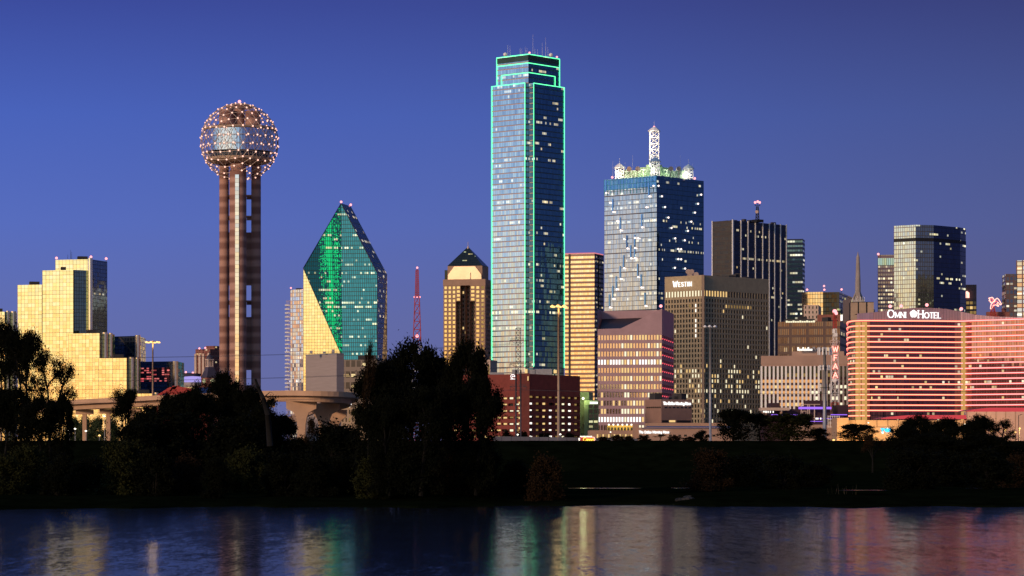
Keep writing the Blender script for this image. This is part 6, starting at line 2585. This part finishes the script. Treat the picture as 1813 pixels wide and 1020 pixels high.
for i, a_ in enumerate(arms[4:]):
    b_ = Vector((a_.x + 190, D - 20, a_.z + 2))
    q = MB()
    pp = []
    for k in range(21):
        s_ = k / 20
        p = a_.lerp(b_, s_)
        p.z -= 4.0 * 4 * s_ * (1 - s_) * .5
        pp.append(p)
    q.path(pp, .03, 0, 3)
    o = q.build('power_line', mwire, None, a_)
    tag(o, 'thin power line running from the %s arm of the pylon toward the right' % ('lower left', 'lower right')[i], 'power line', 'power lines from the pylon')

# ------------------------------------------------------------------ street lamps near the ground
def street_lamp(px, py, D, label, col=(1, .58, .18), w=700, r_=.5, mat='sodium', arm=0):
    x = XY(px, D).x
    z = Z(py, D)
    t_ = thing('street_lamp', label, 'street lamp', (x, D, GZ), 'street lamps behind the levee')
    q = MB()
    q.bar((x + arm, D, GZ), (x + arm, D, z + .3), .12, 0, 6, .08)
    q.bar((x + arm, D, z + .3), (x, D, z + .3), .08)
    q.build('post', M['steel'], t_)
    q = MB()
    q.lathe(x, D, [(0, z - r_ * .8), (r_ * .8, z - r_ * .4), (r_, z), (r_ * .5, z + r_ * .5), (0, z + r_ * .6)], 10)
    q.build('lamp_head', M[mat], t_)
    if w:
        lo = light('lamp_light', (x, D + 1.2, z + .6), col, w, .4)
        lo.parent = t_; lo.location = Vector(lo.location) - wloc(t_)


for px, py, dd_, lb in ((1476, 779, 1192, 'amber street lamp below the red letter tower'), (1508.5, 779, 1196, 'amber street lamp low beside a dark bush left of the blue sign'),
                        (1548, 777, 1194, 'amber street lamp left of the blue sign above the levee'), (1581, 776.5, 1190, 'brightest amber street lamp just right of the blue sign'),
                        (1621, 774, 1190, 'amber street lamp showing through the largest right hand tree'), (1732, 765, 1185, 'amber street lamp glinting between the second and third right hand trees'),
                        (1755, 763, 1188, 'amber street lamp behind the thin right hand tree'), (1779.5, 761.5, 1186, 'amber street lamp in front of the mauve wall panels'),
                        (1797, 765.5, 1180, 'amber street lamp beside the bare steel post at right'), (1805, 758.5, 1182, 'round amber street lamp highest of those at the right edge')):
    street_lamp(px, py, dd_, lb, w=7000 if px < 1640 else 5000, r_=.6)
street_lamp(1081, 765, 1150, 'small white street lamp in front of the printing works', (1, .9, .7), 250, .35, 'led')
street_lamp(1537.5, 748.5, 1190, 'white street lamp on a short post against the tan hall', (1, .92, .8), 150, .35, 'led', -.5)
street_lamp(1709, 751, 1185, 'white street lamp between two right hand trees', (1, .92, .8), 200, .4, 'led')
street_lamp(992, 769, 720, 'white street lamp at the foot of the brick garage', (1, .9, .7), 60, .3, 'led')
street_lamp(916.5, 769.5, 728, 'white street lamp at the foot of the pylon', (1, .9, .7), 60, .3, 'led')
street_lamp(656, 765, 760, 'white street lamp shining through leaves near the beige building', (1, .95, .75), 300, .5, 'led')
street_lamp(185, 737, 900, 'dim white street lamp under the highway deck', (1, .85, .6), 150, .35, 'led')
for k, (px, py) in enumerate(((123, 762), (133, 759), (152, 763))):
    street_lamp(px, py, 880 + k * 6, ('leftmost', 'middle', 'rightmost')[k] + ' of three small white street lamps under the highway deck', (1, .9, .75), 90, .4, 'led')
street_lamp(176, 771, 870, 'amber street lamp low under the highway deck', (1, .5, .15), 300, .4)
q = MB()
D = 1170
bp_ = thing('bare_light_post', 'thin dark unlit light post with a short arm at right', 'light pole', (XY(1803, D).x, D, GZ))
q.bar((XY(1803.5, D).x, D, GZ), W(1803.5, 735.5, D), .14, 0, 6)
q.bar(W(1803.5, 735.5, D), W(1808, 734.5, D), .12)
q.build('post', M['black'], bp_)
q = MB(); q.box(W(1808, 735, D), (.9, .4, .25)); q.build('lamp_head', M['black'], bp_)
# ------------------------------------------------------------------ trees
def leaf_mat(name, c, c2):
    m_, t, out = new_mat(name)
    bs = t.n('ShaderNodeBsdfPrincipled')
    gm = t.n('ShaderNodeNewGeometry')
    t.put(bs.inputs['Base Color'], t.ramp(gm.outputs['Random Per Island'], [(0.0, c), (1.0, c2)]))
    bs.inputs['Roughness'].default_value = .9
    bs.inputs['Specular IOR Level'].default_value = .05
    m_.node_tree.links.new(bs.outputs[0], out.inputs[0])
    return m_


M['leaf_dark'] = leaf_mat('dark_leaves', (.0018, .0026, .0012), (.004, .005, .002))
M['leaf_olive'] = leaf_mat('olive_leaves', (.007, .009, .003), (.022, .024, .007))
M['leaf_lit_paint'] = leaf_mat('painted_lit_leaves', (.03, .045, .02), (.07, .09, .04))  # brighter leaf copy with street light put into its colour
M['leaf_brown'] = leaf_mat('brown_leaves', (.008, .005, .003), (.024, .014, .006))
M['bark'] = plain('dark_bark', (.0035, .003, .0025), .95, .3, 2.0)


def grow_tree(seed, nleaf, leaf, spread=.5, levels=4, trunk=.28, droop=0.0, holes=.15, aspect=.45, sig=.035, tips_bare=0, skirt=0.0):
    rr = np.random.default_rng(seed)
    segs, tips = [], []

    def grow(p, d, L, r, lv):
        n = 3
        for k in range(n):
            d = d + rr.normal(0, .13, 3) + np.array([0, 0, .05 if lv < 2 else -droop])
            d /= np.linalg.norm(d)
            q_ = p + d * L / n
            segs.append((p, q_, r * (1 - .3 * k / n), r * (1 - .3 * (k + 1) / n)))
            p = q_
            if lv >= 2:
                tips.append(p)
        if lv < levels:
            m_ = int(rr.integers(2, 5)) if lv else int(rr.integers(3, 5))
            a0 = rr.uniform(0, 6.28)
            for i in range(m_):
                ang = a0 + i * 6.283 / m_ + rr.normal(0, .3)
                tilt = spread * rr.uniform(.6, 1.3)
                ax = np.array([math.cos(ang), math.sin(ang), 0])
                nd = d * math.cos(tilt) + ax * math.sin(tilt)
                nd /= np.linalg.norm(nd)
                grow(p, nd, L * rr.uniform(.62, .86), r * .6, lv + 1)

    grow(np.zeros(3), np.array([rr.normal(0, .05), rr.normal(0, .05), 1.0]), trunk, .028, 0)
    tips = np.array(tips)
    keep = rr.random(len(tips)) > holes
    tips = tips[keep]
    top = np.percentile(tips[:, 2], 98.5) + sig * .6
    tn = np.clip(tips[:, 2] / top, 0, None)
    lift = np.where(tn < 1, 1 - (1 - np.minimum(tn, 1)) ** 1.3, tn)
    cx, cy = tips[:, 0].mean(), tips[:, 1].mean()
    rad = np.percentile(np.hypot(tips[:, 0] - cx, tips[:, 1] - cy), 95) + sig
    S = np.array([.4 / rad, .4 / rad, 1 / top])
    tips = tips * S
    tips[:, 2] = lift
    b = MB()
    def bend(p):
        p = p * S
        z = p[2]
        return np.array([p[0], p[1], 1 - (1 - z) ** 1.3 if 0 < z < 1 else z])

    for p, q_, r0, r1 in segs:
        b.bar(bend(p), bend(q_), max(r0, .0022), 0, 5, max(r1, .0018), False)
    if tips_bare:
        for k in range(tips_bare):
            p = tips[rr.integers(len(tips))] * 1.0
            hi = tips[tips[:, 2] > .8]
            p = hi[rr.integers(len(hi))]
            d = np.array([rr.normal(0, .35), rr.normal(0, .35), 1.0])
            for j in range(4):
                q_ = p + d * .035
                b.bar(p, q_, .0032 - .0006 * j, 0, 4, .0026 - .0006 * j, False)
                if j > 0:
                    b.bar(q_, q_ + np.array([rr.normal(0, .03), rr.normal(0, .03), .03]), .0016, 0, 3, .001, False)
                p = q_
                d = d + rr.normal(0, .35, 3)
    tmesh = b.mesh('trunk', [M['bark']])
    if skirt:         # low limbs and suckers that fill the crown down towards the ground
        ns = int(len(tips) * skirt)
        an, zz = rr.uniform(0, 6.283, ns), rr.uniform(.06, .7, ns)
        rad_ = .36 * np.sqrt(rr.random(ns)) * (1 - .3 * np.abs(zz - .4))
        tips = np.concatenate([tips, np.stack([rad_ * np.cos(an), rad_ * np.sin(an), zz], 1)])
    idx = rr.integers(0, len(tips), nleaf)
    sg = sig * rr.uniform(.5, 1.3, len(tips))[idx][:, None]
    c = tips[idx] + rr.normal(0, 1, (nleaf, 3)) * sg * np.array([1, 1, .8])
    return tmesh, leaf_mesh(c, leaf, rr, aspect, droop)


def leaf_mesh(c, leaf, rr, aspect=.45, droop=0.0):
    n = len(c)
    d = rr.normal(0, 1, (n, 3))
    d[:, 2] -= droop * 6
    d /= np.linalg.norm(d, axis=1)[:, None]
    e = np.cross(d, rr.normal(0, 1, (n, 3)))
    e /= np.linalg.norm(e, axis=1)[:, None]
    L = leaf * rr.uniform(.6, 1.3, n)[:, None]
    v = np.empty((n, 4, 3))
    v[:, 0] = c - d * L / 2
    v[:, 1] = c + e * L * aspect / 2
    v[:, 2] = c + d * L / 2
    v[:, 3] = c - e * L * aspect / 2
    me = bpy.data.meshes.new('crown')
    me.vertices.add(n * 4)
    me.vertices.foreach_set('co', v.reshape(-1))
    me.loops.add(n * 4)
    me.loops.foreach_set('vertex_index', np.arange(n * 4, dtype=np.int32))
    me.polygons.add(n)
    me.polygons.foreach_set('loop_start', np.arange(0, n * 4, 4, dtype=np.int32))
    me.update(calc_edges=True)
    return me


def grow_bush(seed, nleaf, leaf, clumps=60, aspect=.5):
    rr = np.random.default_rng(seed)
    a = rr.uniform(0, 6.283, clumps)
    zz = rr.uniform(0, 1, clumps) ** .8
    r = .42 * np.sqrt(np.clip(1 - (zz * .92) ** 2.2, 0, 1)) * rr.uniform(.35, 1.05, clumps)
    ctr = np.stack([r * np.cos(a), r * np.sin(a), zz * .93 * (1 - .25 * rr.random(clumps))], 1)
    b = MB()
    for p in ctr[: min(clumps, 26)]:
        mid = np.array([p[0] * .35, p[1] * .35, p[2] * .5])
        b.bar((p[0] * .08, p[1] * .08, 0), mid, .016, 0, 5, .010, False)
        b.bar(mid, p, .010, 0, 4, .004, False)
        b.bar(p, p + np.array([rr.normal(0, .03), rr.normal(0, .03), .08]), .004, 0, 3, .002, False)
    tmesh = b.mesh('stems', [M['bark']])
    idx = rr.integers(0, clumps, nleaf)
    sg = (.055 * rr.uniform(.6, 1.5, clumps))[idx][:, None]
    c = ctr[idx] + rr.normal(0, 1, (nleaf, 3)) * sg
    c[:, 2] = np.abs(c[:, 2])
    return tmesh, leaf_mesh(c, leaf, rr, aspect)


VAR = {
    'dense_a': grow_tree(1, 30000, .028, .68, 4, .17, .02, .32, .5, .038, 6, .45),
    'dense_b': grow_tree(2, 36000, .028, .74, 4, .16, .05, .22, .5, .040, 3, .5),
    'dense_c': grow_tree(9, 28000, .029, .62, 4, .18, .04, .32, .5, .038, 5, .4),
    'open_a': grow_tree(3, 17000, .020, .66, 4, .18, 0, .25, .55, .030, 0, .15),
    'open_b': grow_tree(4, 11000, .018, .70, 4, .18, 0, .30, .55, .034, 0, .2),
    'oak_a': grow_tree(5, 13000, .046, .58, 4, .15, 0, .15, .55, .048, 0, .6),
    'oak_b': grow_tree(6, 8000, .046, .62, 4, .18, 0, .25, .55, .048, 0, .25),
    'twig': grow_tree(8, 2600, .040, .45, 4, .25, 0, .3, .4, .05),
    'bush_a': grow_bush(11, 13000, .050, 70),
    'bush_b': grow_bush(12, 13000, .048, 60),
    'bush_c': grow_bush(13, 11000, .055, 46),
    'low': grow_bush(14, 5000, .075, 40),
}
VM = {}


def tree(var, px, D, ptop, hwpx, label, leaf='leaf_dark', zb=1.0, cat='tree', rz=None, lean=0.0, group=None):
    key_ = (var, leaf)
    if key_ not in VM:
        tm, cm = VAR[var]
        c2 = cm.copy()
        c2.materials.clear()
        c2.materials.append(M[leaf])
        VM[key_] = (tm, c2)
    tm, cm = VM[key_]
    x = XY(px, D).x
    bush = var.startswith('bush') or var == 'low'
    t_ = thing('shrub' if bush else 'tree', label, cat, (x, D, zb), group)
    h = Z(ptop, D) - zb
    r = hwpx * D / F / .42
    rz = rng.uniform(0, 6.28) if rz is None else rz
    for nm, me in (('stems' if bush else 'trunk', tm), ('foliage' if bush else 'crown', cm)):
        o = bpy.data.objects.new(nm, me)
        COL.objects.link(o)
        o.parent = t_
        o.scale = (r, r, h)
        o.rotation_euler = (0, lean, rz)
    return t_


GT = 'trees on the flood plain'
# left edge group
tree('open_a', 8, 530, 575, 40, 'tall dark tree at the left edge in front of the stepped hotel', group=GT)
tree('open_a', 42, 524, 590, 46, 'loose tall tree against the gold glass at far left', group=GT)
tree('open_b', 90, 516, 622, 54, 'rounded airy tree in front of the lowest gold glass', group=GT)
tree('dense_c', 30, 505, 690, 46, 'dark bushy tree below the airy trees at far left', group=GT)
tree('dense_b', 112, 500, 704, 22, 'dark tree whose top meets the highway deck at left', group=GT)
tree('dense_a', 70, 490, 706, 42, 'low dark tree under the rounded airy tree', group=GT)
# left middle group
tree('open_a', 222, 500, 692, 36, 'dark tree rising in front of the highway deck below the amber light mast', group=GT)
tree('dense_a', 262, 494, 722, 42, 'dark tree in front of the red truss', group=GT)
tree('dense_c', 324, 500, 700, 44, 'dark tree in front of the blue roofed shed', group=GT)
tree('open_b', 372, 508, 676, 34, 'dark leafy tree below the clock tower', group=GT)
tree('dense_a', 398, 500, 664, 40, 'tallest tree at the foot of the ball topped tower', group=GT)
tree('dense_b', 440, 496, 692, 44, 'dark tree just right of the ball topped tower', group=GT)
tree('dense_c', 492, 492, 738, 36, 'round dark tree under the flyover end', group=GT)
tree('bush_a', 594, 480, 742, 52, 'big round dark bush right of the flared piers', cat='bush')
tree('bush_b', 530, 486, 768, 32, 'low dark bush in front of the nearest flared pier', cat='bush')
tree('twig', 552, 484, 742, 16, 'thin twiggy sapling beside the flared pier', leaf='leaf_brown', group=GT)
tree('open_a', 636, 700, 725, 22, 'lamp lit tree in front of the beige building', leaf='leaf_olive', zb=GZ, group=GT)
tree('dense_b', 345, 490, 696, 44, 'dark tree in front of the violet lit drum', rz=4.0, group=GT)
tree('dense_a', 468, 488, 722, 36, 'dark tree behind the leaning dead trunk', group=GT)
tree('bush_c', 300, 482, 730, 60, 'wide dark bush below the red truss', cat='bush')
tree('bush_a', 420, 480, 728, 56, 'wide dark bush below the ball topped tower', cat='bush')
tree('bush_b', 240, 476, 738, 44, 'wide dark bush below the amber light mast', cat='bush')
for k, (px, py) in enumerate(((128, 733), (150, 738), (172, 734), (196, 737))):
    tree(('bush_a', 'bush_c')[k % 2], px, 1120, py, 15, ('leftmost', 'second', 'third', 'rightmost')[k] + ' of four green trees seen under the highway deck at left', leaf='leaf_lit_paint', zb=GZ)
# leaning dead trunk
D = 470
dt = thing('dead_tree', 'leaning bare dead trunk right of the ball topped tower', 'tree', (XY(478, D).x, D, 1.0))
q = MB()
pp = [W(478, 790, D), W(474, 735, D), W(466, 705, D), W(456, 684, D), W(452, 671, D)]
for i in range(4):
    q.bar(pp[i], pp[i + 1], .55 - .09 * i, 0, 7, .46 - .09 * i)
q.bar(pp[1], W(486, 708, D), .16, 0, 5, .06); q.bar(W(486, 708, D), W(489, 698, D), .07, 0, 4, .03)
q.bar(pp[2], W(478, 694, D), .13, 0, 5, .05); q.bar(W(478, 694, D), W(484, 697, D), .05, 0, 4, .03)
q.build('trunk', M['bark'], dt)
# big central trees at the water
GC = 'big trees at the water edge'
tree('dense_b', 670, 316, 650, 56, 'broad dark tree at the left of the central group', group=GC)
tree('dense_a', 726, 322, 612, 66, 'tall dark tree with bare dead branches in the central group', group=GC)
tree('dense_c', 776, 330, 636, 44, 'dark tree behind the middle of the central group', group=GC)
tree('dense_a', 824, 318, 612, 50, 'tall dark tree in front of the pyramid roofed tower', rz=2.0, group=GC)
tree('dense_b', 842, 312, 674, 46, 'lower dark tree beside the brick garage', group=GC)
tree('open_a', 700, 326, 640, 44, 'airy tree filling the gap left of the tall central tree', rz=1.5, group=GC)
tree('open_a', 790, 324, 665, 54, 'dark tree filling the gap left of the pyramid roofed tower', rz=2.2, group=GC)
tree('dense_c', 745, 308, 690, 60, 'low wide dark tree in front of the central group', group=GC)
tree('dense_b', 690, 309, 712, 46, 'low dark tree leaning over the water at centre', group=GC)
tree('twig', 650, 313, 612, 14, 'bare twiggy tree beside the dark bottom of the prism tower', leaf='leaf_brown', group=GC)
# levee top trees
GL_ = 'trees on the levee'
tree('oak_a', 1298, 604, 726, 34, 'spreading dark tree on the levee under the right half of the square windowed hotel', zb=7.2, leaf='leaf_dark', group=GL_)
tree('oak_b', 1346, 606, 733, 30, 'open branched tree second in the levee row', zb=7.2, leaf='leaf_dark', group=GL_)
tree('oak_a', 1396, 603, 734, 46, 'wide rounded tree on the levee below the violet banded hall', zb=7.2, leaf='leaf_olive', rz=1.0, group=GL_)
tree('bush_b', 1448, 604, 756, 20, 'dark bush on the levee at the foot of the monopole', zb=7.2, cat='bush')
tree('oak_a', 1512, 604, 752, 34, 'low round tree on the levee below the curved hotel end', zb=7.2, rz=3.0, group=GL_)
tree('twig', 1543, 604, 760, 18, 'bare twiggy tree beside the blue sign', zb=7.2, leaf='leaf_brown', group=GL_)
tree('bush_c', 1242, 602, 762, 14, 'dark bush on the levee in front of the printing works windows', zb=7.2, cat='bush')
for k, (px, py, hw_) in enumerate(((1068, 773, 12), (1092, 770, 14), (1114, 772, 12), (1140, 771, 13), (1168, 769, 14), (1196, 771, 14), (1222, 773, 12))):
    tree(('twig', 'low')[k % 2] if k in (1, 4) else 'low', px, 608, py, hw_,
         ('low scrub at the right of the red neon sign', 'scrub in front of the lit terrace', 'scrub left of the blackletter sign on the printing works',
          'scrub right below the blackletter sign', 'tallest scrub before the printing works', 'scrub under the printing works windows', 'scrub beside the unlit light mast')[k],
         zb=7.2, leaf='leaf_brown', cat='bush')
for k, (px, py, hw_) in enumerate(((895, 762, 16), (925, 764, 20), (965, 766, 20), (1010, 767, 18))):
    tree('low', px, 740, py, hw_, ('dark hedge bush left of the pylon at the garage foot', 'dark hedge bush behind the pylon', 'dark hedge bush under the middle of the garage', 'dark hedge bush at the right corner of the garage')[k],
         zb=GZ, cat='bush')
# right clump
GR = 'trees at the right on the near side of the levee'
tree('dense_a', 1628, 560, 738, 36, 'tallest dark tree of the right hand clump', group=GR)
tree('dense_c', 1602, 548, 757, 34, 'dark tree at the left side of the right hand clump', group=GR)
tree('dense_b', 1676, 556, 744, 40, 'rounded dark tree second in the right hand clump', group=GR)
tree('dense_a', 1732, 552, 738, 36, 'pointed dark tree third in the right hand clump', rz=2.6, group=GR)
tree('open_b', 1772, 556, 744, 34, 'thin topped tree last in the right hand clump', group=GR)
tree('dense_b', 1650, 530, 770, 60, 'wide low dark tree in front of the right hand clump', group=GR)
tree('dense_c', 1740, 526, 772, 58, 'dark spreading tree below the pointed tree at right', group=GR)
tree('twig', 1545, 520, 772, 26, 'pale twiggy tree on the levee slope at right', leaf='leaf_brown', group=GR)
tree('bush_a', 1806, 540, 778, 30, 'dark bush at the right edge below the steel post', cat='bush')

# shrubs along the shore: black against black, told apart only faintly
SH = 'dark shrubs along the shore'
spec = [(8, 800, 34, 'bush_a', 'leaf_olive', 'olive shrub on the shore at the left edge'), (52, 782, 40, 'bush_b', 'leaf_olive', 'olive shrub on the shore under the rounded airy tree'),
        (105, 806, 34, 'bush_c', 'leaf_dark', 'dark shrub on the shore below the highway lamps'), (160, 806, 40, 'bush_a', 'leaf_dark', 'dark shrub on the shore under the left end of the flyover'),
        (215, 770, 46, 'bush_b', 'leaf_olive', 'large olive shrub on the shore below the amber light mast'), (275, 792, 42, 'bush_c', 'leaf_dark', 'dark shrub on the shore below the red truss'),
        (332, 800, 30, 'bush_a', 'leaf_brown', 'brownish shrub on the shore below the clock tower'), (385, 806, 26, 'bush_b', 'leaf_dark', 'dark shrub on the shore under the ball topped tower'),
        (437, 786, 40, 'bush_a', 'leaf_olive', 'brightest olive shrub on the shore right of the ball topped tower'), (500, 800, 36, 'bush_c', 'leaf_dark', 'dark shrub on the shore below the pale apartment tower'),
        (556, 800, 40, 'bush_b', 'leaf_dark', 'dark shrub on the shore below the flared piers'), (612, 800, 36, 'bush_a', 'leaf_dark', 'dark shrub on the shore below the beige building'),
        (660, 812, 34, 'bush_c', 'leaf_olive', 'olive shrub at the foot of the central trees'), (735, 806, 44, 'bush_b', 'leaf_dark', 'dark shrub at the foot of the tall central tree'),
        (806, 796, 44, 'bush_a', 'leaf_brown', 'large brown shrub at the foot of the central trees'), (868, 800, 34, 'bush_c', 'leaf_dark', 'dark shrub on the shore right of the central trees'),
        (915, 810, 30, 'bush_b', 'leaf_dark', 'dark shrub on the shore below the pylon'), (965, 800, 32, 'bush_a', 'leaf_brown', 'brown shrub on the bank below the garage light mast'),
        (1255, 790, 40, 'bush_b', 'leaf_brown', 'brown shrub on the bank below the unlit light mast'), (1320, 800, 46, 'bush_a', 'leaf_dark', 'dark shrub on the bank below the open branched tree'),
        (1385, 806, 44, 'bush_c', 'leaf_dark', 'dark shrub on the bank below the wide levee tree'), (1445, 816, 34, 'bush_b', 'leaf_dark', 'dark shrub on the bank below the monopole'),
        (1610, 790, 46, 'bush_a', 'leaf_dark', 'dark shrub on the bank below the left of the right hand clump'), (1680, 796, 50, 'bush_b', 'leaf_dark', 'dark shrub on the bank below the middle of the right hand clump'),
        (1750, 794, 46, 'bush_c', 'leaf_dark', 'dark shrub on the bank below the right of the right hand clump'), (1806, 798, 36, 'bush_a', 'leaf_brown', 'brown shrub on the bank at the right edge')]
for k, (px, py, hw_, var, lf, lb) in enumerate(spec):
    D = (316, 322, 312, 330, 318)[k % 5] if px < 1200 else (352, 366, 344, 372)[k % 4]
    tree(var, px, D, py, hw_, lb, leaf=lf, zb=.3 if px < 1200 else 1.0, cat='bush', group=SH)
# thin reeds in the shallows at right
q = MB()
rd_ = thing('bank_reeds', 'thin pale reeds standing on the bank at right', 'reeds', (XY(1475, 322).x, 322, 1.0))
for k in range(9):
    x = XY(1470, 322).x + k * .35 + rng.uniform(-.2, .2)
    q.bar((x, 322 + rng.uniform(-1, 1), .9), (x + rng.uniform(-.2, .2), 322, 1.5 + rng.random() * .7), .02, 0, 3, .01)
q.bar((XY(1470, 322).x - .4, 322, .82), (XY(1470, 322).x + 3.4, 322, .82), .12, 0, 4)
q.build('stalks', plain('dry_reed', (.05, .045, .03), .9), rd_)
# two pale rocks by the long puddle
for px, r_, lb in ((1203, .45, 'smaller pale rock beside the long puddle'), (1218, .8, 'larger pale rock beside the long puddle')):
    rr = np.random.default_rng(int(px))
    q = MB()
    c = W(px, 897, 310)
    q.sphere((c.x, c.y, .5), r_, 0, 9, 6)
    q.v = [Vector((v.x + rr.normal(0, .06), v.y + rr.normal(0, .06), .5 + (v.z - .5) * .6 + rr.normal(0, .04))) for v in q.v]
    o = q.build('rock', plain('wet_rock', (.025, .025, .028), .8), None, (c.x, c.y, .2))
    tag(o, lb, 'rock', 'rocks on the bank')
